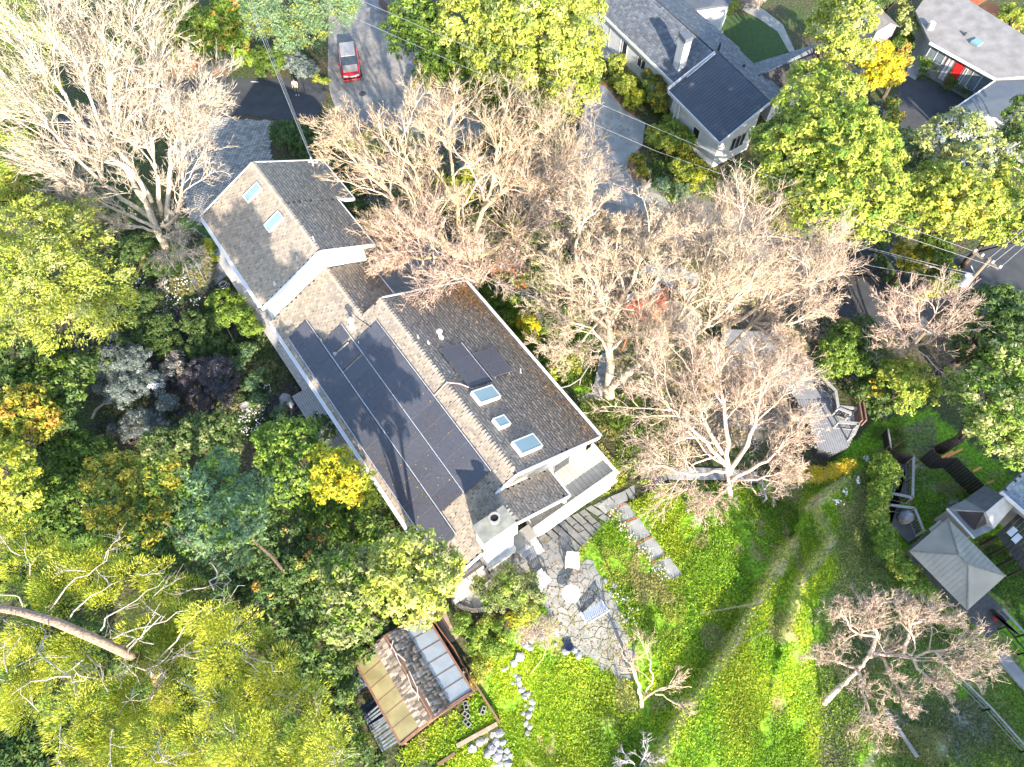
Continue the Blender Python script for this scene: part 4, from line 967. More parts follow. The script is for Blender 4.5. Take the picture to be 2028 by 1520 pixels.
gt_ = thing('gate_frame', 'leaning dark timber gate frame standing in the dull grass', 'gate', at(1762, 880, 0))
for p in ((1759, 851), (1764, 888)): q = at(*p, 1.0); put('post', MB().box((q.x, q.y, .5), (.1, .1, 1.0)), DW, gt_)
put('top_bar', MB().beam(at(1759, 850, 1.02), at(1765, 889, 1.02), .1, .06), DWL, gt_); put('mesh_panel', MB().beam(at(1752, 858, .5), at(1756, 886, .5), .03, .7), DW, gt_)
struct(put('sunken_patio', MB().prism(W2([(1762, 905), (1800, 915), (1800, 985), (1768, 990), (1760, 1000), (1800, 1010), (1822, 1060), (1800, 1075), (1765, 1040)]), -.1, .03), M('patio_dark', (.13, .125, .12), .9, (.10, .095, .09), 1.5)))
bbq = thing('covered_grill', 'round grey covered grill on the dark patio beside the second railing', 'grill', at(1786, 1026, 0)); c = at(1786, 1030, 0)
mb = MB(); mb.lathe((c.x, c.y, .03), [(.32, 0), (.42, .4), (.45, .8), (.25, 1.0), (.05, 1.05)], 14); put('cover', mb, M('tarp_grey', (.25, .25, .26), .7, (.16, .16, .17), 4, .5, 8), bbq, smooth=True)
put('lid_handle', MB().box((c.x, c.y, 1.09), (.2, .06, .06)), STEEL, bbq)
# walkway, rails and timber at the lower right
def line_fence(label, pts, h, wire, mat, wd=.10, pe=2.4, name='fence'):
    P = [at(*p, h) for p in pts]; t = thing(name, label, 'fence', (P[0].x, P[0].y, 0))
    for a, b in zip(P[:-1], P[1:]):
        put('top_rail', MB().beam(a, b, wd, .06), mat, t); k = max(1, round((b - a).length / pe))
        for i in range(k + 1): p = a.lerp(b, i / k); z = hz(p.x, p.y); put('post', MB().box((p.x, p.y, z + (h - z) / 2 - .02), (.07, .07, h - z)), mat, t)
        for zz in wire: put('rail', MB().beam(a + Vector((0, 0, zz - h)), b + Vector((0, 0, zz - h)), .025, .03), mat, t)
    return t
line_fence('long pale-topped rail fence crossing the lower right corner', [(1905, 1344), (1965, 1404), (2040, 1488), (2100, 1556)], 1.0, (.35, .7), DWL)
line_fence('grey rail fence just below the gazebo deck', [(1985, 1206), (2032, 1256), (2080, 1300)], 1.0, (.5,), DWL, .14)
line_fence('thin rail fence along the walkway at the right edge', [(1992, 1242), (2034, 1292), (2080, 1340)], .9, (.4,), DW, .08)
tag(put('walkway', MB().prism(W2([(1962, 1296), (1985, 1290), (2060, 1380), (2060, 1410)]), 0, .25), M('walk_grey', (.26, .255, .25), .9, (.2, .195, .19), 2)), 'weathered grey plank walkway running off the right edge below the hedge', 'walkway')
tag(put('timber', MB().beam(at(1755, 1408, .25), at(1817, 1500, .25), .16, .14), DWL), 'long pale timber lying in the grass under the right bare tree', 'timber')
tag(put('timber', MB().beam(at(1778, 1200, .4), at(1806, 1178, .4), .14, .14), M('grey_brown', (.13, .11, .10), .9)), 'short grey-brown timber lying beside the hedge', 'timber')
bs = thing('bench', 'dark slatted bench on the deck below the gazebo', 'bench', at(1978, 1210, 0))
for i in range(7): a = at(1962 + i * 3.4, 1212 - i * 2.8 + i * 5, .45); put('slat', MB().beam(a, a + Vector((.75, -.95, 0)), .08, .04), DW, bs)
for f in (0, 1): p = at(1968 + 14 * f, 1215 + 10 * f, .2); put('leg', MB().box((p.x, p.y, .25), (.08, .5, .42), R(35)), DW, bs)
tag(put('cushion', MB().box(tuple(at(1973, 1224, .3)), (.35, .28, .1), .5), M('red_cushion', (.5, .02, .03), .8), bevel=.03), 'small red cushion lying by the slatted bench', 'cushion')
# far deck with railings at the right of the bare trees
DGB = M('deck_board_grey', (.21, .215, .225), .85, (.17, .175, .185), 3, .15, 20)
DKP = [(1430, 650), (1535, 660), (1653, 780), (1661, 812), (1694, 852), (1682, 884), (1652, 898), (1622, 890), (1600, 830), (1568, 775), (1505, 745), (1430, 720)]
dk = thing('deck', 'grey board deck with a bent railing and steps at the edge of the bare trees', 'deck', at(1620, 800, 0))
DP = [tuple(p[:2]) for p in pix(*DKP, z=1.1)]
put('deck_frame', MB().prism(DP, .0, 1.06), M('deck_dark', (.07, .07, .07), .9), dk)
xs = [p[0] for p in DP]; ys = [p[1] for p in DP]; mb = MB(); sp = at(1595, 792, 1.1); sp2 = at(1655, 790, 1.1)
def boards_in(mb, ang, keep, wd=.14, gap=.02, z=1.1):
    d = Vector((math.cos(ang), math.sin(ang))); n = Vector((-d.y, d.x)); c = Vector((sum(xs) / len(xs), sum(ys) / len(ys)))
    for i in range(-80, 80):
        o = c + n * i * (wd + gap); t = np.arange(-12, 12, .1); X = o.x + d.x * t; Y = o.y + d.y * t; ok = in_poly(X, Y, DP) & keep(X, Y)
        j = np.where(ok)[0]
        if len(j) > 3:
            for run in np.split(j, np.where(np.diff(j) > 1)[0] + 1):
                if len(run) > 3: a, b = t[run[0]], t[run[-1]]; mb.box((o.x + d.x * (a + b) / 2, o.y + d.y * (a + b) / 2, z - .01), (b - a + .1, wd, .03), ang)
side = lambda X, Y: (sp2.x - sp.x) * (Y - sp.y) - (sp2.y - sp.y) * (X - sp.x)
a1 = at(1590, 780, 1.1) - at(1560, 760, 1.1)
boards_in(mb, math.atan2(-(at(1640, 780, 1.1) - at(1600, 735, 1.1)).y, -(at(1640, 780, 1.1) - at(1600, 735, 1.1)).x) , lambda X, Y: side(X, Y) > 0)
dv = at(1640, 880, 1.1) - at(1612, 800, 1.1); boards_in(mb, math.atan2(dv.y, dv.x), lambda X, Y: side(X, Y) <= 0)
put('boards', mb, DGB, dk, kind='stuff')
WR_ = M('rail_weathered', (.28, .275, .27), .85, (.22, .215, .21), 4)
rp = [at(*p, 2.1) for p in ((1530, 655), (1598, 716), (1655, 775), (1660, 809), (1686, 819))]
railing([(p.x, p.y) for p in rp], 1.1, 2.1, dk, WR_, bal=.13, bt=.035, cap=(.2, .07), mid=DW)
rp = [at(*p, 2.0) for p in ((1661, 836), (1700, 840), (1690, 862))]; railing([(p.x, p.y) for p in rp], 1.0, 2.0, dk, WR_, bal=.5, cap=(.2, .07), mid=DW)
rp = [at(*p, 2.0) for p in ((1660, 806), (1697, 810))]; railing([(p.x, p.y) for p in rp], 1.0, 2.0, dk, WR_, bal=.5, cap=(.2, .07), mid=DW)
BRW = M('brown_board2', (.17, .10, .075), .85, (.12, .07, .05), 4)
for x in (1697, 1705): put('screen_board', MB().beam(at(x, 802, 1.9), at(x + 6, 838, 1.9), .1, .9), BRW, dk)
for i in range(3): a = at(1668 + i * 9, 815 + i * 3, .9 - i * .25); b = at(1672 + i * 9, 842 + i * 2, .9 - i * .25); put('step', MB().beam(a, b, .3, .06), DGB, dk)
for i, p in enumerate(((1619, 758), (1640, 783))): q = at(*p, 1.1); put('planter', MB().cyl((q.x, q.y, 1.11), .17, .3, 10, .2), WR_, dk)
# ================================================================= UNDER THE BARE TREES
sd = thing('shed', 'low grey-roofed shed with brown boards seen through the bare branches', 'shed', at(1330, 550, 0))
face([v3(1268, 530, 2.2), v3(1330, 572, 2.2), v3(1352, 540, 2.4), v3(1300, 522, 2.4)], sd, M('shed_roof', (.42, .42, .43), .8, (.35, .35, .36), 2), 'roof', .1)
face([v3(1332, 545, 2.3), v3(1385, 566, 2.3), v3(1392, 548, 2.3), v3(1340, 528, 2.3)], sd, M('shed_roof2', (.50, .48, .45), .8), 'roof', .1)
put('board', MB().beam(v3(1340, 560, 1.9), v3(1378, 573, 1.9), .5, .08), M('brown_roofing', (.42, .2, .1), .85), sd)
wallpoly('wall', [v3(1275, 532, 2), v3(1332, 568, 2), v3(1352, 545, 2), v3(1300, 528, 2)], 0, 2.05, sd, M('dark_wall', (.06, .05, .05), .9))
RT = M('red_tarp', (.62, .13, .07), .7, (.5, .09, .05), 1.5, .4, 6)
for i, (q, z, lab) in enumerate(((((1217, 590), (1262, 578), (1300, 600), (1250, 614)), .9, 'left faded red tarp under the bare trees'), (((1268, 580), (1318, 566), (1322, 600), (1290, 622), (1262, 604)), 1.3, 'larger right red tarp under the bare trees'))):
    P = [v3(a, b, z + .15 * ((j * 7) % 3)) for j, (a, b) in enumerate(q)]; c = sum(P, Vector()) / len(P) + Vector((0, 0, .45)); mb = MB()
    n = len(P); mb.add(P + [c] + [Vector((p.x, p.y, 0)) for p in P], [(j, (j + 1) % n, n) for j in range(n)] + [(n + 1 + j, n + 1 + (j + 1) % n, (j + 1) % n, j) for j in range(n)])
    tag(put('tarp', mb, RT), lab, 'tarp')
for (x, y, lab) in ((1244, 591, 'white panel lying on the left red tarp'), (1297, 574, 'white panel lying on the right red tarp')):
    p = at(x, y, 1.75); tag(put('panel', MB().box(tuple(p), (1.0, .55, .06), .4, .1), TRIM), lab, 'panel')
tb = thing('table', 'long white table standing beside the round terrace under the branches', 'table', at(1353, 580, 0))
put('tabletop', MB().slab([v3(1336, 573, .78), v3(1370, 598, .78), v3(1374, 576, .78), v3(1342, 560, .78)], .05), TRIM, tb)
for p in ((1342, 577), (1366, 592), (1368, 580), (1346, 566)): q = at(*p, .7); put('leg', MB().cyl((q.x, q.y, 0), .03, .73, 6), STEEL, tb)
mb = MB(); c = at(1345, 632, .3); mb.cyl((c.x, c.y, 0), 1.75, .3, 36); tag(put('terrace', mb, M('sandstone', (.62, .52, .40), .9, (.55, .45, .34), 1.2, .2)), 'round sand-coloured terrace disc below the bare trees', 'terrace')
ss = thing('swing_frame', 'small orange timber frame standing behind the forked trunk', 'frame', at(1225, 680, 0))
for a, b in (((1218, 655, 1.6), (1240, 672, 1.6)), ((1240, 672, 1.6), (1232, 695, .1)), ((1218, 655, 1.6), (1214, 676, .1))): put('beam', MB().beam(v3(*a), v3(*b), .1, .1), M('cedar_beam', (.42, .17, .07), .8), ss)
bt = thing('recycling_bin', 'dark blue wheeled bin among the bare twigs', 'bin', at(975, 315, 0)); c = at(975, 315, 0)
put('body', MB().box((c.x, c.y, .5), (.6, .7, 1.0), .3), M('bin_blue', (.02, .03, .07), .5), bt, bevel=.04); put('lid', MB().box((c.x, c.y, 1.03), (.66, .76, .06), .3), M('bin_lid', (.03, .04, .08), .4), bt, bevel=.02)
for s in (-.25, .25): put('wheel', MB().cyl((c.x + s, c.y - .38, 0), .1, .08, 10), M('rubber', (.02, .02, .02), .8), bt)

# ================================================================= GREENHOUSE
o_ = at0(765, 1263, 3.1); o2 = at0(855, 1419, 3.1); gf = Frame((o_.x, o_.y), math.atan2(o2.y - o_.y, o2.x - o_.x)); GL = (o2 - o_).length
def gn(px, py, z): p = at0(px, py, z); d = Vector((p.x, p.y)) - gf.o; return d.dot(gf.d), d.dot(gf.n)
nL = gn(708, 1316, 2.1)[1]; nR = gn(850, 1232, 2.1)[1]; nLt = gn(750, 1288, 2.6)[1]; nRt = gn(801, 1250, 2.6)[1]
pl = (3.1 - 2.1) / abs(nL); pr = (3.1 - 2.1) / abs(nR)
gh = thing('greenhouse', 'rustic garden greenhouse with yellow and clear roof panels at the bottom of the photo', 'greenhouse', gf.w(GL / 2, 0, 0))
YP = M('yellow_polycarbonate', (.23, .20, .10), .55, (.16, .14, .065), 1.3, spec=.4, rnd=.06); CP = M('clear_polycarbonate', (.29, .315, .325), .4, (.22, .245, .26), 1.0, spec=.7, rnd=.05)
TIM = M('brown_timber', (.16, .10, .065), .85, (.18, .10, .065), 4, .3); TIMR = M('reddish_timber', (.22, .12, .08), .85, (.15, .08, .055), 4, .3)
k = GL / 6
for i in range(6):
    for sd_, n0, n1, p, mt in ((-1, nLt, nL, pl, YP), (1, nRt, nR, pr, CP)):
        q = [gf.w(k * i + .02, n1, 3.1 - abs(n1) * p), gf.w(k * (i + 1) - .03, n1, 3.1 - abs(n1) * p), gf.w(k * (i + 1) - .03, n0, 3.1 - abs(n0) * p), gf.w(k * i + .02, n0, 3.1 - abs(n0) * p)]
        put('roof_panel', MB().slab(q, .03), mt, gh)
for i in range(7):
    for n0, n1, p in ((0, nL, pl), (0, nR, pr)): put('rafter', MB().beam(gf.w(k * i, n0, 3.06), gf.w(k * i, n1, 3.06 - abs(n1) * p), .05, .1), TIM, gh)
# split shakes over the ridge strips
RC = [(.20, .165, .13), (.16, .13, .105), (.26, .21, .17), (.10, .085, .07), (.33, .28, .24)]
for n_e, p in ((nLt - .12, pl), (nRt + .1, pr)):
    q = [gf.w(-.1, n_e, 3.14 - abs(n_e) * p), gf.w(GL + .1, n_e, 3.14 - abs(n_e) * p), gf.w(GL + .1, 0, 3.14), gf.w(-.1, 0, 3.14)]
    put('roof_deck', MB().slab(q, .04), TIM, gh); shingles('shakes', *q, gh, RC, tab=.13, course=.26, lift=.06, bite=.14, seed=int(40 + p * 10), off=.01)
for i in range(9): 
    s = random.uniform(0, GL); put('lath', MB().beam(gf.w(s, random.uniform(-.3, .3), 3.2), gf.w(s + random.uniform(.3, .9), random.uniform(-.25, .35), 3.22), .05, .02), M('pale_lath', (.5, .46, .42), .8), gh)
for a, b in ((gf.w(-.1, nL - .05, 2.05), gf.w(GL + .1, nL - .05, 2.05)), (gf.w(-.1, nR + .05, 2.05), gf.w(GL + .1, nR + .05, 2.05)), (gf.w(GL + .12, nL, 2.1), gf.w(GL + .12, 0, 3.08)), (gf.w(GL + .12, 0, 3.08), gf.w(GL + .12, nR, 2.1)), (gf.w(-.12, nL, 2.1), gf.w(-.12, 0, 3.08)), (gf.w(-.12, 0, 3.08), gf.w(-.12, nR, 2.1))): put('beam', MB().beam(a, b, .12, .12), TIMR, gh)
put('wall', gf.box(MB(), .1, GL - .1, nL + .2, nR - .2, 0, 2.0), TIM, gh)
for s in (0, GL):
    for n in (nL + .1, nR - .1): put('post', gf.box(MB(), s - .06, s + .06, n - .06, n + .06, 0, 2.05), TIMR, gh)
# gutter pipe and lower frame on the right
put('pipe', MB().tube([gf.w(-.2, nR + .25, 2.0), gf.w(1.2, nR + .3, 1.95), gf.w(2.4, nR + .42, 1.8), gf.w(3.6, nR + .35, 1.7), gf.w(GL + .1, nR + .2, 1.7)], .035), M('brown_pipe', (.22, .10, .06), .6), gh)
# lean-to of dark slats on the left
ln_ = thing('slat_frame', 'dark collapsed slatted lean-to on the shaded side of the greenhouse', 'lean-to', gf.w(GL / 2, nL - .6, 0))
BLU = M('weathered_blue_slat', (.20, .23, .27), .8, (.12, .14, .17), 4)
for i in range(13): 
    s = GL * .52 + i * .17 + random.uniform(-.03, .03); put('slat', MB().beam(gf.w(s, nL - 1.15, .9 + .02 * i), gf.w(s + random.uniform(-.1, .1), nL + .02, 1.1), .1, .03), BLU, ln_)
for i in range(4): s = .1 + i * .3; put('slat', MB().beam(gf.w(s, nL - 1.1, 1.0), gf.w(s + .1, nL, 1.15), .24, .04), BLU, ln_)
for a, b in ((gf.w(0, nL - 1.2, .9), gf.w(GL + .2, nL - 1.2, 1.0)), (gf.w(1, nL - 1.2, .9), gf.w(1.6, nL, 1.0)), (gf.w(1.5, nL - 1.1, .8), gf.w(1.2, nL, 1.0))): put('bar', MB().beam(a, b, .05, .05), DW, ln_)
put('tarp_panel', MB().slab([gf.w(1.8, nL - 1.1, .5), gf.w(3.0, nL - 1.1, .6), gf.w(3.1, nL - .1, .7), gf.w(1.9, nL - .1, .6)], .03), M('dark_tarp', (.025, .035, .06), .5), ln_)
# long board edging right of it, and the timber below
tag(put('garden_edging', MB().beam(at(852, 1215, .35), at(990, 1432, .35), .1, .3), TIM), 'long weathered board edging running along the clear side of the greenhouse', 'board edging')
tag(put('garden_edging', MB().beam(at(905, 1478, .12), at(985, 1434, .12), .22, .2), M('edge_tan', (.34, .27, .20), .9)), 'tan timber edging below the cinder blocks', 'board edging')
tag(put('garden_edging', MB().beam(at(868, 1514, .1), at(902, 1492, .1), .16, .16), TIM), 'short dark timber edging at the bottom of the grass', 'board edging')
struct(put('garden_path', MB().gprism(W2([(862, 1214), (882, 1208), (892, 1235), (908, 1262), (898, 1272), (880, 1272), (868, 1245)]), .03), M('earth_path', (.30, .22, .17), .95, (.22, .16, .12), 1.5, .3)))
# water tap post
tp_ = thing('standpipe', 'short white standpipe beside the greenhouse gutter', 'standpipe', at(915, 1326, 0)); c = at(915, 1328, .9)
put('pipe', MB().cyl((c.x, c.y, 0), .05, 1.2, 8), VENT, tp_); put('tap', MB().box((c.x + .1, c.y, 1.15), (.3, .08, .08), .3), VENT, tp_)
# cinder blocks
BLK = M('cinder_block', (.20, .20, .195), .95, (.155, .155, .15), 8, .3)
def cinder(px, py, rz, tilt, lab):
    p = at(px, py, .2); zg = hz(p.x, p.y); t = thing('cinder_block', lab, 'cinder block', (p.x, p.y, zg), 'cinder blocks in the grass'); mb = MB(); m = Matrix.Translation(Vector((p.x, p.y, zg + .16))) @ Matrix.Rotation(rz, 4, 'Z') @ Matrix.Rotation(tilt, 4, 'X')
    def bx(cx, cy, sx, sy):
        vs = [m @ Vector((cx + i * sx / 2, cy + j * sy / 2, k2 * .1)) for k2 in (-1, 1) for j in (-1, 1) for i in (-1, 1)]
        mb.add(vs, [(0, 2, 3, 1), (4, 5, 7, 6), (0, 1, 5, 4), (2, 6, 7, 3), (0, 4, 6, 2), (1, 3, 7, 5)])
    for cy in (-.11, .11): bx(0, cy, .46, .045)
    for cx in (-.21, 0, .21): bx(cx, 0, .045, .174)
    put('block', mb, BLK, t)
    m3 = MB(); vs = [m @ Vector((i * .19, j * .085, -.08)) for i, j in ((-1, -1), (1, -1), (1, 1), (-1, 1))]; m3.add(vs, [(0, 1, 2, 3)]); put('core_bottom', m3, M('block_soil', (.04, .035, .03), .95), t)
cinder(923, 1397, R(-75), .2, 'upper left cinder block right of the greenhouse'); cinder(956, 1407, R(70), .5, 'right cinder block leaning in its corner of the fence'); cinder(925, 1432, R(-40), .1, 'lowest cinder block, two dark cores facing up'); cinder(924, 1416, R(-35), .15, 'middle cinder block lying against the lowest one')

# ================================================================= PATIO: flagstones
FLAG = M('flagstone', (.215, .21, .195), .9, (.15, .152, .148), 3.2, .4, 14, rnd=.11)
def voronoi(poly, pitch, jit, rg, gap=.03, mn=.25):
    P = np.array(poly); x0, y0 = P.min(0) - pitch; x1, y1 = P.max(0) + pitch
    S = [(x + rg.uniform(-jit, jit) * pitch, y + rg.uniform(-jit, jit) * pitch) for i, y in enumerate(np.arange(y0, y1, pitch * .87)) for x in np.arange(x0 + (i % 2) * pitch / 2, x1, pitch)]
    S = np.array(S); out = []
    ins = in_poly(S[:, 0], S[:, 1], poly)
    for i in np.where(ins)[0]:
        c = S[i]; cell = [c + np.array(q) * pitch * 1.3 for q in ((-1, -1), (1, -1), (1, 1), (-1, 1))]
        d = np.hypot(*(S - c).T); nb_ = np.argsort(d)[1:14]
        for j in nb_:
            m = (S[j] + c) / 2; nv = (S[j] - c); nv /= np.linalg.norm(nv); m = m - nv * gap / 2; new = []
            for a, b in zip(cell, cell[1:] + cell[:1]):
                da, db = (a - m).dot(nv), (b - m).dot(nv)
                if da <= 0: new.append(a)
                if da * db < 0: new.append(a + (b - a) * da / (da - db))
            cell = new
            if len(cell) < 3: break
        if len(cell) >= 3:
            # round the corners a little
            cc = []
            for a, b, c3 in zip(cell[-1:] + cell[:-1], cell, cell[1:] + cell[:1]):
                cc += [b + (a - b) * min(.12, .04 / (np.linalg.norm(a - b) + 1e-6)), b + (c3 - b) * min(.12, .04 / (np.linalg.norm(c3 - b) + 1e-6))]
            out.append(cc)
    return out
def mortar():
    a = np.array(PATP); mb = MB(); st = .3
    for x in np.arange(a[:, 0].min(), a[:, 0].max(), st):
        for y in np.arange(a[:, 1].min(), a[:, 1].max(), st):
            if in_poly(np.array([x + st / 2]), np.array([y + st / 2]), PATP)[0]: mb.add([(u, v, float(terr(u, v)) + .014) for u, v in ((x, y), (x + st, y), (x + st, y + st), (x, y + st))], [(0, 1, 2, 3)])
    return mb
patio = thing('patio', 'flagstone patio with mossy joints between the house and the garden table', 'patio', at(1090, 1180, 0))
PATP = W2([(893, 1196), (905, 1160), (930, 1122), (1000, 1085), (1045, 1060), (1125, 1068), (1135, 1100), (1168, 1118), (1200, 1165), (1222, 1200), (1262, 1330), (1258, 1348), (1225, 1345), (1170, 1306), (1105, 1262), (1078, 1195), (1058, 1140), (985, 1136), (962, 1156), (950, 1200)])
PATX = patio['category'] and PATP
put('mortar_bed', mortar(), M('mossy_mortar', (.20, .185, .13), .95, (.13, .15, .06), 2.5), patio)
rg = np.random.default_rng(5)
for cell in voronoi(PATP, .60, .49, rg, .045):
    h = rg.uniform(.035, .055); put('flagstone', MB().gprism([(float(a), float(b)) for a, b in cell], h), FLAG, patio)
# stone treads climbing towards the terrace
path = thing('stone_path', 'stepped path of long flagstone treads climbing right from the patio along the white balcony', 'path', at(1120, 1040, 0))
for i in range(11):
    f = i / 10; a = Vector((1045 + 145 * f, 1062 - 68 * f)) ; b = Vector((1108 + 112 * f, 1122 - 98 * f)) if i < 8 else Vector((1178 + 24 * (i - 7), 1052 - 15 * (i - 7)))
    A_ = at(a.x, a.y, 0); B_ = at(b.x, b.y, 0); nx = at(a.x + 13, a.y - 6.2, 0) - A_; z = .06 + .055 * i
    k = 2 + (i % 2); cut = sorted([0] + [(j + random.uniform(-.15, .15)) / k for j in range(1, k)] + [1])
    for c0, c1 in zip(cut[:-1], cut[1:]):
        p0 = A_.lerp(B_, c0 + .012); p1 = A_.lerp(B_, c1 - .012); jx = lambda: Vector((random.uniform(-.04, .04), random.uniform(-.04, .04), 0))
        put('flagstone', MB().gprism([tuple((p + jx())[:2]) for p in (p0, p1, p1.lerp(p1 + nx, .86), p0.lerp(p0 + nx, .86))], .07, .3), FLAG, path)
CSL = M('concrete_slab', (.27, .275, .27), .9, (.21, .215, .21), 1.2, .2, 20, rnd=.08); BRK = M('red_brick', (.34, .12, .07), .9, (.24, .08, .05), 5, .2, rnd=.2)
def slabs(t, quads, z=.07, mat=CSL):
    for q in quads: put('slab', MB().gprism([tuple(at(a, b, z)[:2]) for a, b in q], z), mat, t)
slabs(path, [[(1183, 1003), (1207, 985), (1222, 1000), (1199, 1018)], [(1209, 984), (1238, 972), (1244, 990), (1224, 1000)]], .08)
slabs(path, [[(1238 + 9 * i, 971 - 6 * i), (1246 + 9 * i, 967 - 6 * i), (1258 + 10 * i, 985 - 6 * i), (1250 + 10 * i, 990 - 6 * i)] for i in range(5)], .08)
slabs(path, [[(1283, 943), (1313, 931), (1322, 950), (1297, 962)], [(1315, 930), (1372, 926), (1380, 950), (1324, 949)], [(1374, 926), (1430, 928), (1436, 950), (1382, 950)], [(1432, 928), (1500, 935), (1500, 956), (1438, 950)]], .07)
low = thing('garden_path', 'row of pale concrete slabs with brick joints leading down between the two grass beds', 'path', at(1290, 1070, 0))
SL = [((1203, 1008), (1238, 996), (1262, 1022), (1228, 1036)), ((1230, 1040), (1266, 1026), (1288, 1060), (1256, 1078)), ((1260, 1082), (1293, 1064), (1320, 1098), (1290, 1112)), ((1292, 1118), (1325, 1102), (1352, 1138), (1330, 1150))]
slabs(low, SL, .05)
for q0, q1 in ((((1203, 1020), (1240, 996))), ((1222, 1040), (1264, 1024)), ((1256, 1080), (1292, 1062)), ((1289, 1116), (1324, 1100))):
    A_ = at(*q0, .07); B_ = at(*q1, .07); n = 7; bm_ = mesh_of('brick', MB().box((0, 0, 0), (.19, .1, .07)), BRK); rz = math.atan2((B_ - A_).y, (B_ - A_).x)
    for i in range(n): p = A_.lerp(B_, (i + .5) / n); inst('brick', bm_, (p.x, p.y, .045 + float(terr(p.x, p.y))), (0, 0, rz + random.uniform(-.1, .1)), parent=low)
stp = thing('stone_steps', 'grey concrete steps curving down beside the forked trunk', 'steps', at(1180, 745, 0))
for i in range(6): put('step', MB().prism([tuple(at(*q, .1 + .12 * i)[:2]) for q in ((1172 + i * 3, 778 - i * 13), (1196 + i * 2, 784 - i * 14), (1199 + i * 2, 770 - i * 14), (1177 + i * 3, 764 - i * 13))], 0, .12 + .12 * i), CSL, stp)
struct(put('garden_path', MB().prism(W2([(1142, 790), (1175, 776), (1196, 782), (1190, 800), (1160, 805)]), -.1, .06), CONC))
hr = thing('handrail', 'long grey curved handrail beside the grey concrete steps', 'handrail', at(1160, 750, 0))
put('rail', MB().tube([v3(1105, 770, .9), v3(1128, 764, .95), v3(1150, 750, 1.1), v3(1168, 722, 1.3), v3(1188, 688, 1.5)], .05, 6), WR_, hr, smooth=True)
for p in ((1110, 769), (1150, 750), (1186, 692)): q = v3(*p, 1.1); put('post', MB().cyl((q.x, q.y, 0), .04, 1.05, 6), WR_, hr)
gp_ = thing('stone_path', 'thin line of blue-grey stepping stones curving past the white-flowered bed', 'path', at(1080, 600, 0))
for i, p in enumerate(((1035, 580), (1048, 590), (1062, 600), (1077, 606), (1092, 612), (1105, 622), (1118, 632))):
    c = at(*p, 0); put('stepping_stone', MB().prism([(c.x + .42 * math.cos(a) * random.uniform(.8, 1.1), c.y + .36 * math.sin(a) * random.uniform(.8, 1.1)) for a in np.linspace(0, 6.28, 9)[:-1]], 0, .06), FLAG, gp_)
# ---- garden furniture
PLW = M('white_plastic', (.62, .62, .63), .45, (.57, .57, .59), 3)
def chair(label, px, py, rz, wd=.66, name='garden_chair', cat='chair', nslat=5):
    p = at(px, py, .45); zg = float(terr(p.x, p.y)) + .05; t = thing(name, label, cat, (p.x, p.y, zg)); base = Matrix.Translation((p.x, p.y, zg)) @ Matrix.Rotation(rz, 4, 'Z')
    def b(nm, c, s, rx=0., bev=.01):
        m = base @ Matrix.Translation(c) @ Matrix.Rotation(rx, 4, 'X'); mb = MB(); vs = [m @ Vector((i * s[0] / 2, j * s[1] / 2, k * s[2] / 2)) for k in (-1, 1) for j in (-1, 1) for i in (-1, 1)]
        mb.add(vs, [(0, 2, 3, 1), (4, 5, 7, 6), (0, 1, 5, 4), (2, 6, 7, 3), (0, 4, 6, 2), (1, 3, 7, 5)]); put(nm, mb, PLW, t, bevel=bev)
    h = wd / 2
    b('seat', Vector((0, .02, .38)), (wd - .1, .56, .05), -.12)
    ns = max(nslat, int(wd / .12))
    for i in range(ns): b('back_slat', Vector((-h + .09 + (wd - .18) * i / (ns - 1), -.36, .68)), (.085, .03, .66), .42)
    b('back_rail', Vector((0, -.48, .96)), (wd - .06, .06, .08), .4)
    for s in (-1, 1):
        b('arm', Vector((s * (h - .02), 0, .6)), (.11, .68, .04)); b('leg', Vector((s * (h - .03), .28, .29)), (.07, .07, .58)); b('leg', Vector((s * (h - .03), -.26, .26)), (.07, .08, .52))
    return t
chair('white garden chair at the top of the flagstone patio, back to the steps', 1133, 1115, R(176), .80)
chair('white garden chair turned sideways at the left of the round table', 1074, 1152, R(-138), .80)
chair('wide white garden bench below the round table', 1175, 1212, R(30), 1.5, 'garden_bench', 'bench', 12)
tb = thing('round_table', 'round white garden table on the flagstone patio', 'table', at(1131, 1176, .04)); c = at(1131, 1176, .74); zg = float(terr(c.x, c.y))
put('tabletop', MB().lathe((c.x, c.y, zg + .72), [(.50, 0), (.53, .015), (.53, .035), (.50, .045)], 32), PLW, tb, smooth=False)
put('pedestal', MB().lathe((c.x, c.y, zg + .04), [(.10, 0), (.06, .1), (.05, .5), (.12, .68)], 12), PLW, tb)
for i in range(4): a = i * math.pi / 2 + .4; put('leg', MB().beam((c.x, c.y, zg + .18), (c.x + .36 * math.cos(a), c.y + .36 * math.sin(a), zg + .06), .06, .05), PLW, tb)
# curved stone edging of the small tree bed
ed = thing('bed_edging', 'curved tan stone edging under the silvery shrub below the patio', 'edging', at(920, 1195, 0))
ep = [at(*p, .12) for p in ((897, 1188), (906, 1198), (918, 1205), (932, 1209), (948, 1209), (964, 1206), (972, 1203))]
for a, b in zip(ep[:-1], ep[1:]): put('edging_stone', MB().beam(a, a.lerp(b, .94), .24, .2), M('tan_stone', (.48, .40, .30), .9, (.38, .31, .24), 4, .2), ed, bevel=.03)
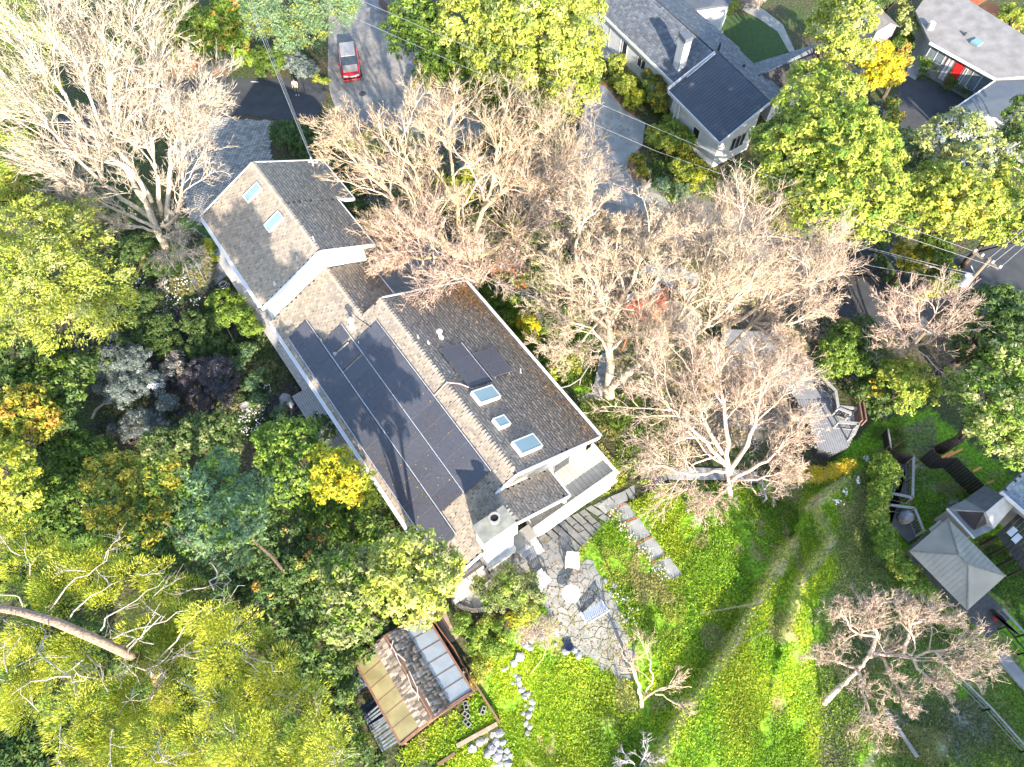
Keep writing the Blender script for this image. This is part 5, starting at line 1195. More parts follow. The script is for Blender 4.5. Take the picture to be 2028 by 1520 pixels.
# ---- rocks
ROCK = M('rock', (.27, .275, .28), .9, (.18, .185, .195), 4, .5, 12, rnd=.2)
def rock_mesh(seed):
    rg = np.random.default_rng(seed); import bmesh
    bm = bmesh.new(); bmesh.ops.create_icosphere(bm, subdivisions=2, radius=1)
    for v in bm.verts: v.co *= 1 + .34 * (rg.random() - .5); v.co.z *= .62
    k = rg.normal(size=(4, 3)); 
    for q in k:
        q /= np.linalg.norm(q)
        for v in bm.verts:
            d = v.co.dot(Vector(q)) - .72
            if d > 0: v.co -= Vector(q) * d
    me = bpy.data.meshes.new('rock'); bm.to_mesh(me); bm.free(); me.materials.append(ROCK); return me
RM = [rock_mesh(i) for i in range(5)]
def rocks(name, label, cat, pts, size, part='rock'):
    c = at(*pts[0][:2], 0); t = thing(name, label, cat, c)
    for i, p in enumerate(pts):
        s = (p[2] if len(p) > 2 else 1) * size * random.uniform(.8, 1.2); q = at(p[0], p[1], .1); inst(part, RM[i % 5], (q.x, q.y, hz(q.x, q.y) + s * .25), (0, 0, random.uniform(0, 6)), (s * random.uniform(.85, 1.2), s * .9, s), t)
rocks('rock_edging', 'curving line of pale rocks edging the lawn between the greenhouse and the dark pole shadow', 'rock edging', [(1048, 1282, 1.5), (1028, 1300, 1.7), (1018, 1312, 1.5), (1040, 1276, 1.2), (1012, 1330, .8), (1020, 1335), (1026, 1342), (1015, 1352, .8), (1028, 1352), (1033, 1366), (1040, 1378), (1046, 1374, .8), (1052, 1388, 1.1), (1040, 1396, .9), (1052, 1402), (1036, 1412, .7), (1048, 1414, 1.1), (1056, 1392), (1041, 1432, .9), (1049, 1440), (1044, 1452, 1.1), (1046, 1462, .8), (998, 1325, .9), (1004, 1322, .7)], .20)
rocks('rock_pile', 'heap of rounded grey rocks below the tan timber edging', 'rock pile', [(975, 1455, 1.1), (988, 1452, 1.2), (963, 1465, .9), (996, 1470, 1.2), (982, 1470), (975, 1482, 1.3), (990, 1486, 1.1), (1004, 1486, 1.2), (965, 1492), (985, 1498, 1.2), (1000, 1500), (1010, 1495, .9), (990, 1512), (1006, 1512, 1.1), (950, 1470, 1.2), (935, 1482, 1.2)], .24)
rocks('rock_group', 'loose grey rocks at the left edge of the flagstones beside the dark bucket', 'rock group', [(1062, 1255), (1072, 1262, .8), (1120, 1290, 1.0), (1138, 1288, .9), (1145, 1298, 1.1), (1052, 1268, .9), (1100, 1275, .7)], .22)
rocks('rock_group', 'two pale rocks at the corner of the brick-jointed slabs and the patio', 'rock group', [(1216, 1160, 1.2), (1208, 1172, .9), (1198, 1150, .7)], .2)
rocks('rock_group', 'pale stones beside the birdbath in the shaded garden', 'rock group', [(565, 790, 1.3), (575, 800, 1.4), (560, 802)], .3)
tp2 = thing('bucket', 'dark blue bucket among the rocks below the patio', 'bucket', at(1126, 1280, 0)); c = at(1126, 1282, .1)
put('body', MB().cyl((c.x, c.y, hz(c.x, c.y)), .2, .35, 16, .26), M('navy_plastic', (.012, .015, .04), .4), tp2); put('rim', MB().lathe((c.x, c.y, hz(c.x, c.y) + .34), [(.24, 0), (.28, .01), (.28, .03), (.2, .03), (.19, -.1)], 16), M('navy_rim', (.02, .025, .06), .4), tp2)
for i, q in enumerate((((965, 1512), (985, 1500), (1000, 1508), (980, 1520)), ((985, 1500), (994, 1492), (1000, 1500), (992, 1506)))):
    pass
tag(put('stone_slab', MB().prism([tuple(at(*q, .2)[:2]) for q in ((972, 1515), (990, 1500), (1000, 1510), (984, 1525))], 0, .2), M('cream_stone', (.55, .48, .38), .9)), 'cream stone slab at the very bottom beside the rock heap', 'stone slab')
# ---- bits of the shaded west garden
bb = thing('birdbath', 'small grey birdbath in the shaded west garden among white flowers', 'birdbath', at(485, 806, 0)); c = at(485, 804, .8)
put('pedestal', MB().lathe((c.x, c.y, 0), [(.2, 0), (.1, .15), (.08, .6), (.15, .72)], 14), CONC, bb); put('bowl', MB().lathe((c.x, c.y, .7), [(.12, 0), (.30, .08), (.34, .12), (.30, .12), (.12, .05)], 22), CONCL, bb)
hs_ = thing('garden_hose', 'coiled pale garden hose beside the deck', 'hose', at(443, 565, 0)); c = at(443, 565, .1)
put('coil', MB().tube([(c.x + (.42 - .004 * i) * math.cos(i * .5) + .08 * math.sin(i * .13), c.y + (.40 - .004 * i) * math.sin(i * .5) + .06 * math.cos(i * .17), .06 + .004 * i) for i in range(46)], .022, 5), TRIM, hs_)
struct(put('garden_path', MB().prism(W2([(358, 540), (372, 527), (410, 503), (420, 515), (385, 540), (362, 552)]), -.1, .05), CONC))
struct(put('gravel_patch', MB().prism(W2([(362, 552), (400, 530), (440, 520), (452, 545), (420, 570), (380, 580)]), -.1, .03), M('gravel', (.22, .23, .25), .95, (.12, .12, .13), 14, .8, 30)))
fb = thing('hurdle', 'low grey picket hurdle at the lawn corner below the paved driveway', 'fence', at(395, 458, 0))
for i in range(6): p = at(383 + i * 8, 452 + i * 5, .6); put('picket', MB().box((p.x, p.y, .3), (.1, .06, .7), .5, .1 * (i % 3)), DGB, fb)
put('rail', MB().beam(at(380, 452, .5), at(428, 484, .5), .05, .06), DGB, fb)
for i, (a, b, lab) in enumerate((((388, 520, .8), (407, 561, .1), 'thin dark stake leaning across the gravel patch'), ((366, 522, .7), (376, 552, .1), 'pale leaning stake at the left end of the concrete path'), ((325, 503, 1.0), (348, 535, .1), 'pale crossed stake under the dead tree tip'))):
    tag(put('stake', MB().tube([v3(*a), v3(*b)], .03, 5), DGB), lab, 'stake')
tag(put('irrigation_pipe', MB().tube([v3(425, 610, .3), v3(452, 655, .35), v3(475, 700, .3), v3(486, 735, .2)], .025, 5), STEEL), 'thin grey irrigation pipe curving through the shaded bed', 'pipe')

# ================================================================= POLES AND WIRES
WOOD = M('pole_wood', (.22, .17, .13), .9, (.15, .12, .09), 3, .3); WIRE = M('cable', (.30, .31, .32), .5, metal=.2); PORC = M('insulator', (.7, .7, .7), .4)
pole = thing('utility_pole', 'tall timber utility pole with a crossarm and grey transformer at the right road', 'utility pole', at(1950, 525, 9.5))
c = at(1953, 521, 9.5); put('pole', MB().cyl((c.x, c.y, 0), .16, 9.9, 12, .12), WOOD, pole)
pole.location = (c.x, c.y, 0)
for ch_ in list(pole.children): ch_.matrix_parent_inverse = wm(pole).inverted()
l_, r_ = at(1928, 499, 9.6), at(1979, 533, 9.6)
put('crossarm', MB().beam(l_, r_, .14, .16), WOOD, pole)
for f in (.02, .3, .7, .98): q = l_.lerp(r_, f); put('insulator', MB().lathe((q.x, q.y, 9.68), [(.05, 0), (.09, .06), (.05, .1), (.08, .16), (.03, .2)], 10), PORC, pole)
tr_ = at(1922, 540, 7.8); put('transformer', MB().cyl((c.x - .42, c.y - .1, 7.4), .27, .85, 16), M('transformer_grey', (.34, .35, .37), .5), pole)
put('streetlight_arm', MB().tube([(c.x, c.y, 8.3), (c.x - .3, c.y + .5, 8.6)], .04, 6), STEEL, pole)
def wire(label, pts, r=.016, sag=.35, seg=10, par=None):
    P = [v3(*p) for p in pts]; q = []
    for a, b in zip(P[:-1], P[1:]):
        for i in range(seg): f = i / seg; q.append(a.lerp(b, f) - Vector((0, 0, sag * 4 * f * (1 - f))))
    q.append(P[-1]); tag(put('power_line', MB().tube(q, r, 4), WIRE), label, 'power line', 'overhead lines')
wire('uppermost overhead line, crossing from the top road to the left insulator of the pole', [(680, -14, 10.6), (1500, 340, 9.9), (1928, 498, 9.75)], .015, .05)
wire('second overhead line, parallel below the uppermost one, ending at the right insulator', [(640, 8, 10.4), (1300, 300, 9.9), (1979, 532, 9.75)], .015, .05)
wire('thicker lower communication line from the bare trees to the pole', [(1560, 440, 6.4), (1633, 468, 6.6), (1935, 545, 7.2)], .020, .05)
wire('thin companion line just below the communication line', [(1560, 448, 6.2), (1656, 476, 6.3), (1932, 550, 6.9)], .012, .05)
wire('single line over the dark road towards the pole, lowest of all', [(1570, 486, 5.8), (1656, 514, 6.0), (1925, 560, 6.6)], .018, .08)
wire('line leaving the pole towards the upper right edge', [(1979, 532, 9.75), (2028, 489, 9.9), (2160, 370, 10)], .014, .02)
wire('second line leaving the pole towards the upper right edge', [(1955, 516, 9.75), (2028, 455, 9.9), (2160, 340, 10)], .014, .02)
wire('third line leaving the pole low on the right', [(1955, 530, 7.5), (2028, 472, 7.7), (2160, 370, 8)], .018, .02)
p2_ = thing('utility_pole', 'brown timber utility pole rising out of the top edge above the dark road', 'utility pole', at(500, 60, 0)); c2 = at(498, 52, 0)
put('pole', MB().cyl((c2.x, c2.y, 0), .17, 10.5, 12, .13), M('pole_brown', (.36, .19, .11), .9, (.28, .14, .08), 3), p2_); p2_.location = (c2.x, c2.y, 0)
for ch_ in list(p2_.children): ch_.matrix_parent_inverse = wm(p2_).inverted()
put('crossarm', MB().beam((c2.x - 1, c2.y, 9.8), (c2.x + 1, c2.y, 9.8), .12, .14), WOOD, p2_)
S_end = Vector(SERV)
for k, (dx, r, lab) in enumerate(((0, .024, 'twisted service line from the brown pole to the mast on the north wing'), (.35, .012, 'thin left telephone line to the mast on the north wing'), (.6, .012, 'thin right telephone line to the mast on the north wing'))):
    A_ = Vector((c2.x + dx, c2.y, 9.4 - .5 * (k > 0))); q = [A_.lerp(S_end + Vector((dx * .2, 0, -.2 * (k > 0))), i / 14) - Vector((0, 0, .5 * 4 * (i / 14) * (1 - i / 14))) for i in range(15)]
    tag(put('power_line', MB().tube(q, r, 4), WIRE), lab, 'power line', 'overhead lines')

# ================================================================= CAR
car = thing('parked_car', 'red car, sky reflection painted grey on its roof and bonnet, parked on the sunlit road at the top', 'car', at(690, 130, 0))
F0 = at(696, 163, .1); B0 = at(684, 72, .1); L = 4.7; dcar = (Vector((F0.x, F0.y)) - Vector((B0.x, B0.y))).normalized(); cc = at(691, 118, .9); cf = Frame((cc.x, cc.y), math.atan2(dcar.y, dcar.x))
CRED = M('car_paint_red', (.40, .008, .015), .28, (.36, .006, .012), 2, spec=.7); CSKYREF = M('car_sky_reflection', (.30, .27, .26), .3, (.28, .25, .24), 2, spec=.7); CG = M('car_glass', (.03, .04, .05), .06, spec=.9); TYRE = M('tyre', (.02, .02, .02), .85)  # roof and bonnet grey: sky reflection on red paint, put into the colour
st = [(-2.35, .42, .70, .80), (-2.28, .30, .98, .88), (-1.6, .24, 1.02, .93), (-.6, .24, 1.0, .94), (.6, .24, 1.0, .94), (1.15, .24, .98, .93), (1.9, .28, .88, .90), (2.25, .34, .74, .84), (2.36, .42, .62, .74)]
V, F = [], []
for s, zb, zt, hw in st:
    for n, z in ((-hw * .9, zb), (-hw, zb + .15), (-hw, zt - .18), (-hw * .93, zt - .04), (-hw * .5, zt + .02), (hw * .5, zt + .02), (hw * .93, zt - .04), (hw, zt - .18), (hw, zb + .15), (hw * .9, zb)): V.append(cf.w(s, n, z))
for i in range(len(st) - 1): F += [(i * 10 + j, i * 10 + (j + 1) % 10, (i + 1) * 10 + (j + 1) % 10, (i + 1) * 10 + j) for j in range(10)]
F += [tuple(range(10))[::-1], tuple(range((len(st) - 1) * 10, len(st) * 10))]
mb = MB(); mb.add(V, F); body = put('body', mb, CRED, car, smooth=True)
def cab(s0, s1, n, z0, z1, t0, t1, tn): return [cf.w(s0, -n, z0), cf.w(s1, -n, z0), cf.w(s1, n, z0), cf.w(s0, n, z0), cf.w(t0, -tn, z1), cf.w(t1, -tn, z1), cf.w(t1, tn, z1), cf.w(t0, tn, z1)]
m = MB(); m.add(cab(-2.1, 1.05, .84, .95, 1.5, -1.75, .35, .68), [(0, 3, 2, 1), (4, 5, 6, 7), (0, 1, 5, 4), (1, 2, 6, 5), (2, 3, 7, 6), (3, 0, 4, 7)]); put('windows', m, CG, car)
put('roof', cf.box(MB(), -1.8, .38, -.70, .70, 1.49, 1.55), CSKYREF, car, bevel=.03)
put('bonnet', MB().slab([cf.w(1.05, -.72, 1.035), cf.w(1.95, -.66, .93), cf.w(1.95, .66, .93), cf.w(1.05, .72, 1.035)], .02), CSKYREF, car)
for n in (-.55, .55): put('headlight', cf.box(MB(), 2.14, 2.32, n - .2, n + .2, .62, .76), M('headlamp', (.75, .75, .75), .15, spec=.9), car, bevel=.02)
put('grille', cf.box(MB(), 2.30, 2.40, -.34, .34, .48, .62), M('grille_dark', (.02, .02, .02), .4), car); put('bumper', cf.box(MB(), 2.26, 2.44, -.8, .8, .30, .44), CRED, car, bevel=.04)
for n in (-.98, .98): put('mirror', cf.box(MB(), .72, .9, n - .1, n + .1, 1.0, 1.14), CRED, car, bevel=.02)
for n in (-.58, .58): put('roof_rail', MB().beam(cf.w(-1.6, n, 1.6), cf.w(.2, n, 1.6), .04, .04), STEEL, car)
for s in (-1.45, 1.45):
    for n in (-.86, .86):
        c = cf.w(s, n, .33); ax = Vector((cf.n.x, cf.n.y, 0)); mbw = MB(); vs = []
        for e_ in (-.11, .11):
            for i in range(16): a = i * math.pi / 8; vs.append(c + ax * e_ + Vector((cf.d.x, cf.d.y, 0)) * .33 * math.cos(a) + Vector((0, 0, .33 * math.sin(a))))
        mbw.add(vs, [tuple(range(16)), tuple(range(16, 32))[::-1]] + [(i, 16 + i, 16 + (i + 1) % 16, (i + 1) % 16) for i in range(16)]); put('wheel', mbw, TYRE, car)
# roof ledge of a building by the top road
tag(put('road_wall', MB().prism([tuple(p[:2]) for p in (at(748, -10, 1.2), at(770, -14, 1.2), at(795, 18, 1.2), at(786, 26, 1.2))], 0, 1.2), M('brown_wall', (.16, .12, .11), .9)), 'low brown wall at the top edge right of the upper road', 'wall')
# ================================================================= PERSON
pf = at(590, 188, 0)
def skin_body(name, verts, edges, rad, mat, par, sub=2, root=0):
    me = bpy.data.meshes.new(name); me.from_pydata([tuple(Vector(v)) for v in verts], edges, []); o = bpy.data.objects.new(name, me); link(o, par); me.materials.append(mat)
    sk = o.modifiers.new('skin', 'SKIN'); sk.use_smooth_shade = True
    for i, r in enumerate(rad): d = me.skin_vertices[0].data[i]; d.radius = (r, r) if not isinstance(r, tuple) else r; d.use_root = (i == root)
    sb = o.modifiers.new('sub', 'SUBSURF'); sb.levels = sub; sb.render_levels = sub; return o
pr_ = thing('person', 'person in a light top and dark trousers standing on the edge of the shaded road', 'person', pf)
x, y = pf.x, pf.y
def Q(dx, dy, z): return (x + dx, y + dy, z)
SKN = M('skin', (.42, .25, .17), .6); SHT = M('light_top', (.42, .42, .45), .85); TRS = M('dark_trousers', (.02, .02, .028), .85); SHO = M('pale_shoes', (.4, .4, .4), .7); HAIR = M('dark_hair', (.05, .035, .03), .7)
skin_body('body', [Q(0, 0, .95), Q(0, .01, 1.15), Q(0, 0, 1.38), Q(0, -.01, 1.5), Q(0, -.02, 1.56), Q(0, -.02, 1.66), Q(.10, 0, .88), Q(.11, .05, .48), Q(.12, .0, .07), Q(.12, -.15, .04), Q(-.10, 0, .88), Q(-.12, -.06, .48), Q(-.14, .05, .07), Q(-.14, -.09, .04), Q(.19, 0, 1.4), Q(.25, .02, 1.14), Q(.22, -.12, .93), Q(.21, -.17, .85), Q(-.19, 0, 1.4), Q(-.26, .03, 1.14), Q(-.25, -.1, .92), Q(-.24, -.14, .84)],
          [(0, 1), (1, 2), (2, 3), (3, 4), (4, 5), (0, 6), (6, 7), (7, 8), (8, 9), (0, 10), (10, 11), (11, 12), (12, 13), (2, 14), (14, 15), (15, 16), (16, 17), (2, 18), (18, 19), (19, 20), (20, 21)],
          [.13, .12, .15, .06, .055, .095, .09, .06, .045, .04, .09, .06, .045, .04, .06, .045, .035, .03, .06, .045, .035, .03], SKN, pr_)
skin_body('top', [Q(0, 0, .98), Q(0, .01, 1.16), Q(0, 0, 1.38), Q(.19, 0, 1.40), Q(.25, .02, 1.15), Q(-.19, 0, 1.40), Q(-.26, .03, 1.15)], [(0, 1), (1, 2), (2, 3), (3, 4), (2, 5), (5, 6)], [.16, .15, .175, .08, .065, .08, .065], SHT, pr_)
skin_body('trousers', [Q(0, 0, .97), Q(.10, 0, .86), Q(.11, .05, .48), Q(.12, 0, .1), Q(-.10, 0, .86), Q(-.12, -.06, .48), Q(-.14, .05, .1)], [(0, 1), (1, 2), (2, 3), (0, 4), (4, 5), (5, 6)], [.15, .11, .08, .07, .11, .08, .07], TRS, pr_)
skin_body('hair', [Q(0, .03, 1.60), Q(0, .01, 1.72)], [(0, 1)], [.10, .10], HAIR, pr_)
for s, dy in ((.12, -.12), (-.14, -.07)): put('shoe', MB().box((x + s, y + dy + .03, .045), (.1, .27, .09)), SHO, pr_, bevel=.03)
put('nose', MB().box((x, y - .125, 1.66), (.03, .04, .05)), SKN, pr_, bevel=.01)
# ================================================================= TREES AND SHRUBS
BK = (.085, .065, .05)
def lob(L, fz=.85):
    out = []
    for q in L:
        px, py, rp, z = q[:4]; c = at(px, py, z); out.append((c.x, c.y, c.z, rp * mpp(px, py, z), q[4] if len(q) > 4 else fz))
    return out
def tree(name, label, cat, L, pal, leaf=.22, seed=1, style='leaf', pal2=None, mix2=0., dens=1., group=None, trunk=True, fz=.85, rc=None, zmin=-.1, base=None, bark=BK, tr=.2, branches=6):
    lb = lob(L, fz); n = len(lb)
    W = sum(l[3] ** 2 for l in lb); cx = sum(l[0] * l[3] ** 2 for l in lb) / W; cy = sum(l[1] * l[3] ** 2 for l in lb) / W; zt = max(l[2] for l in lb)
    if base is not None: b = at(*base, 0); bx, by = b.x, b.y
    else: bx, by = cx, cy
    t = thing(name, label, cat, (bx, by, hz(bx, by)), group)
    if trunk:
        rg = np.random.default_rng(seed + 900); mb = MB(); k = 6
        p = [Vector((bx + (cx - bx) * i / k + rg.normal() * .08, by + (cy - by) * i / k + rg.normal() * .08, hz(bx, by) - .1 + (zt - hz(bx, by)) * .85 * i / k)) for i in range(k + 1)]
        mb.tube(p, [tr * (1.25 - .8 * i / k) for i in range(k + 1)], 8, bark); put('trunk', mb, BARK, t, smooth=True)
        mb = MB()
        for l in lb:
            for j in range(max(2, branches // max(1, n // 2)) if branches > 1 else 0):
                f = rg.uniform(.35, .95); s = p[int(f * k)]; d = rdir(1, -.1, rg)[0]; e_ = Vector((l[0] + d[0] * l[3] * .85, l[1] + d[1] * l[3] * .85, l[2] + d[2] * l[3] * l[4] * .85)); m_ = s.lerp(e_, .5) + Vector((0, 0, .25))
                mb.tube([s, m_, e_], [tr * .42, tr * .26, tr * .08], 5, bark)
        if mb.v: put('limbs', mb, BARK, t, smooth=True)
    foliage('crown' if trunk else 'foliage', lb, pal, leaf, rc, dens, style, seed, t, pal2, mix2, zmin)
    return t
def shrub(label, L, pal, leaf=.13, seed=1, name='shrub', cat='shrub', **k):
    return tree(name, label, cat, L, pal, leaf, seed, trunk=False, dens=k.pop('dens', 1.), zmin=-.05, **k)

# ---- left side, from the top
tree('tree', 'pale feathery conifer behind the dead tree at the upper left edge', 'tree', [(40, 110, 90, 9), (10, 220, 70, 8), (60, 200, 60, 7), (-20, 60, 90, 9)], 'pale', .26, 101, 'feather', pal2='mid', mix2=.25)
tree('tree', 'light green feathery conifer at the left edge beside the dead tree', 'tree', [(15, 320, 62, 8), (45, 370, 40, 7), (-30, 380, 70, 8)], 'lime', .25, 102, 'feather', pal2='mid', mix2=.3)
tree('tree', 'dark green tree low at the left edge between two feathery conifers', 'tree', [(60, 265, 45, 4), (95, 345, 45, 4), (110, 400, 45, 3.5), (30, 420, 40, 4), (150, 440, 35, 3)], 'dark', .24, 103, pal2='mid', mix2=.2)
tree('tree', 'bright yellow-green tree behind the side road at the top left', 'tree', [(340, 50, 62, 4), (300, 85, 40, 3), (395, 70, 45, 3.4), (360, 95, 38, 2.6), (330, 10, 55, 4.5)], 'lime', .24, 104, pal2='mid', mix2=.35)
tree('tree', 'green tree with orange-tinted tips beside the brown utility pole', 'tree', [(440, 60, 45, 3.4), (462, 20, 40, 4), (425, 95, 35, 2.4), (470, 90, 26, 2.4), (480, 120, 20, 1.2)], 'mid', .22, 105, pal2='flame', mix2=.22)
tree('tree', 'dark green tree behind the upper tips of the dead tree', 'tree', [(235, 70, 62, 6), (270, 25, 60, 7), (200, 30, 60, 7), (150, 60, 60, 6), (275, 110, 30, 4)], 'dark', .24, 106, pal2='olive', mix2=.25)
tree('cedar_tree', 'pale blue-green cedar with drooping sprays above the dark road', 'cedar', [(560, 20, 72, 5), (640, 15, 62, 5.5), (525, 50, 45, 4.5), (600, 70, 46, 4), (660, 45, 45, 4.5), (580, 92, 30, 3), (690, 25, 30, 5)], 'cedar', .26, 107, 'feather', pal2='lime', mix2=.2, rc=.45, tr=.2, branches=2)
shrub('round dark green shrub under the cedar at the side road', [(545, 125, 30, .9), (530, 140, 22, .7), (512, 118, 24, .8)], 'green', .15, 108)
shrub('silvery blue-grey shrub between the dark shrub and the standing person', [(585, 130, 24, .8), (605, 140, 24, .8), (575, 110, 18, .8)], 'silver', .14, 109)
shrub('small lime green clump at the road corner beside the silvery shrub', [(632, 158, 10, .3), (645, 163, 7, .25)], 'lime', .12, 110)
tree('tree', 'big feathery yellow-green tree filling the left edge above the shaded garden', 'tree', [(60, 480, 88, 9), (140, 500, 78, 9.5), (90, 570, 95, 10), (190, 590, 72, 9), (225, 625, 50, 8), (30, 620, 75, 9), (140, 640, 66, 8.5), (-20, 540, 80, 9.5), (160, 450, 48, 8.5)], 'lime', .25, 111, 'feather', pal2='pale', mix2=.35, dens=1.1, tr=.3)
tree('tree', 'dark green tree below the big feathery yellow-green tree', 'tree', [(50, 715, 70, 5), (120, 760, 62, 5), (60, 790, 65, 5.5), (120, 830, 40, 4.5), (-10, 760, 60, 5)], 'green', .22, 112, pal2='dark', mix2=.5)
tree('tree', 'tree with yellow and orange tips at the left edge', 'tree', [(45, 815, 55, 6.4), (90, 840, 34, 6), (20, 840, 45, 6.2)], 'gold', .2, 113, pal2='flame', mix2=.4)
shrub('dusky grey-green shrub mass under the feathery tree edge', [(170, 690, 50, 2), (210, 700, 40, 1.8), (120, 700, 40, 2.2)], 'greyv', .15, 114, pal2='dark', mix2=.4)
shrub('large grey-leaved rounded shrub, uppermost of the silvery group in the shade', [(258, 722, 38, 1.5), (225, 738, 26, 1.2)], 'silver', .09, 115, group='grey shrubs in the shade')
shrub('grey-leaved rounded shrub in the middle of the silvery group', [(250, 775, 36, 1.4), (208, 770, 16, .9)], 'silver', .09, 116, group='grey shrubs in the shade')
shrub('whitest small rounded shrub of the silvery group', [(308, 762, 24, 1.2), (296, 750, 14, 1)], 'silver', .09, 117, group='grey shrubs in the shade', pal2='white', mix2=.08)
shrub('small grey shrub at the lower right of the silvery group', [(332, 805, 19, .9), (325, 795, 12, .8)], 'silver', .09, 118, group='grey shrubs in the shade')
shrub('brownish grey twiggy shrub left of the dark dome', [(345, 735, 24, 1.0), (350, 715, 18, .9)], 'dry', .09, 119, pal2='greyv', mix2=.6)
shrub('low grey shrub below the silvery group beside the bare soil', [(280, 845, 34, 1.0), (315, 850, 25, .9), (230, 850, 14, .6)], 'greyv', .10, 120, pal2='silver', mix2=.4)
shrub('perfectly round dark maroon-grey dome shrub in the shade', [(426, 762, 56, .6, 1.0)], 'maroon', .09, 121, rc=.24, dens=1.3)
tree('tree', 'dull green shrubby tree below the dark dome', 'tree', [(400, 860, 42, 3.5), (440, 850, 36, 3.5), (370, 880, 34, 3), (450, 885, 36, 3), (320, 890, 40, 2.8)], 'dark', .17, 122, pal2='olive', mix2=.2)
tree('tree', 'lemon-green tree cut by the left edge above the pine', 'tree', [(20, 930, 52, 7), (45, 985, 42, 6.5), (5, 880, 40, 6.5), (20, 1030, 40, 6)], 'lime', .22, 123, pal2='lemon', mix2=.4)
tree('tree', 'plain mid-green tree between the lemon-green tree and the yellow-flowered one', 'tree', [(110, 1000, 55, 5), (80, 1060, 55, 5), (140, 1060, 45, 4.5), (120, 950, 35, 4), (150, 900, 45, 3.5)], 'green', .2, 124)
tree('tree', 'green tree spotted with golden clusters at the centre left', 'tree', [(250, 1000, 62, 15.5), (210, 950, 45, 15), (290, 1040, 45, 16), (240, 930, 34, 15), (305, 980, 44, 16), (330, 940, 36, 16.5), (200, 1020, 30, 14)], 'gold', .145, 125, pal2='green', mix2=.42, tr=.12, branches=1)
tree('tree', 'blue-green tree between the golden-clustered tree and the shaded hollow', 'tree', [(430, 970, 62, 16.5), (470, 1030, 62, 17.5), (410, 1050, 58, 16.5), (500, 980, 40, 15.5), (450, 1095, 45, 15.5), (440, 925, 35, 15.5)], 'blue', .15, 126, pal2='mid', mix2=.18, tr=.12, branches=1)
tree('tree', 'green glossy tree touching the corner of the west deck', 'tree', [(585, 870, 48, 7.5), (550, 910, 42, 7), (610, 920, 45, 8), (530, 870, 28, 6.5), (570, 960, 45, 7.5)], 'mid', .18, 127, pal2='dark', mix2=.3)
tree('citrus_tree', 'bright yellow-leaved tree in full sun against the solar roof', 'tree', [(665, 925, 40, 8.8), (700, 955, 42, 9.0), (650, 965, 34, 8.6), (720, 985, 30, 8.8), (640, 900, 24, 8.5)], 'lemon', .19, 128, pal2='yellow', mix2=.25)
tree('tree', 'dark green tree under the bright yellow-leaved tree', 'tree', [(650, 1020, 48, 5), (700, 1040, 40, 5), (610, 1010, 36, 4.5), (740, 1085, 34, 4.5), (680, 1000, 40, 5.4)], 'green', .19, 129, pal2='mid', mix2=.25)
tree('tree', 'dark tree with reddish tips in the shaded hollow', 'tree', [(565, 1080, 46, 6.5), (600, 1130, 46, 6.5), (560, 1150, 46, 6.5), (530, 1110, 40, 6.5), (620, 1080, 34, 6), (640, 1180, 44, 6), (550, 1230, 40, 3.5), (600, 1240, 34, 3.5)], 'dark', .18, 130, pal2='flame', mix2=.06, branches=1, tr=.1)
tree('tree', 'large pale yellow-green tree overhanging the left eave and the greenhouse', 'tree', [(820, 1110, 62, 10.5), (850, 1160, 52, 10.5), (780, 1160, 56, 10), (830, 1200, 44, 9.5), (880, 1120, 36, 10), (770, 1110, 38, 9.5)], 'lime', .19, 131, pal2='pale', mix2=.4, tr=.25)
tree('tree', 'green tree with pink-brown tips left of the large pale tree', 'tree', [(700, 1130, 46, 9), (690, 1180, 46, 9), (720, 1220, 45, 8.5), (670, 1240, 42, 8.5), (660, 1130, 34, 8.5), (740, 1170, 40, 9)], 'olive', .18, 132, pal2='mid', mix2=.4)
tree('tree', 'dark tree between the pine and the greenhouse', 'tree', [(660, 1320, 40, 3), (620, 1290, 45, 4), (670, 1370, 36, 3), (690, 1440, 34, 2.5), (650, 1420, 34, 3), (700, 1490, 34, 2.5), (610, 1350, 36, 4)], 'dark', .17, 133, pal2='green', mix2=.4)
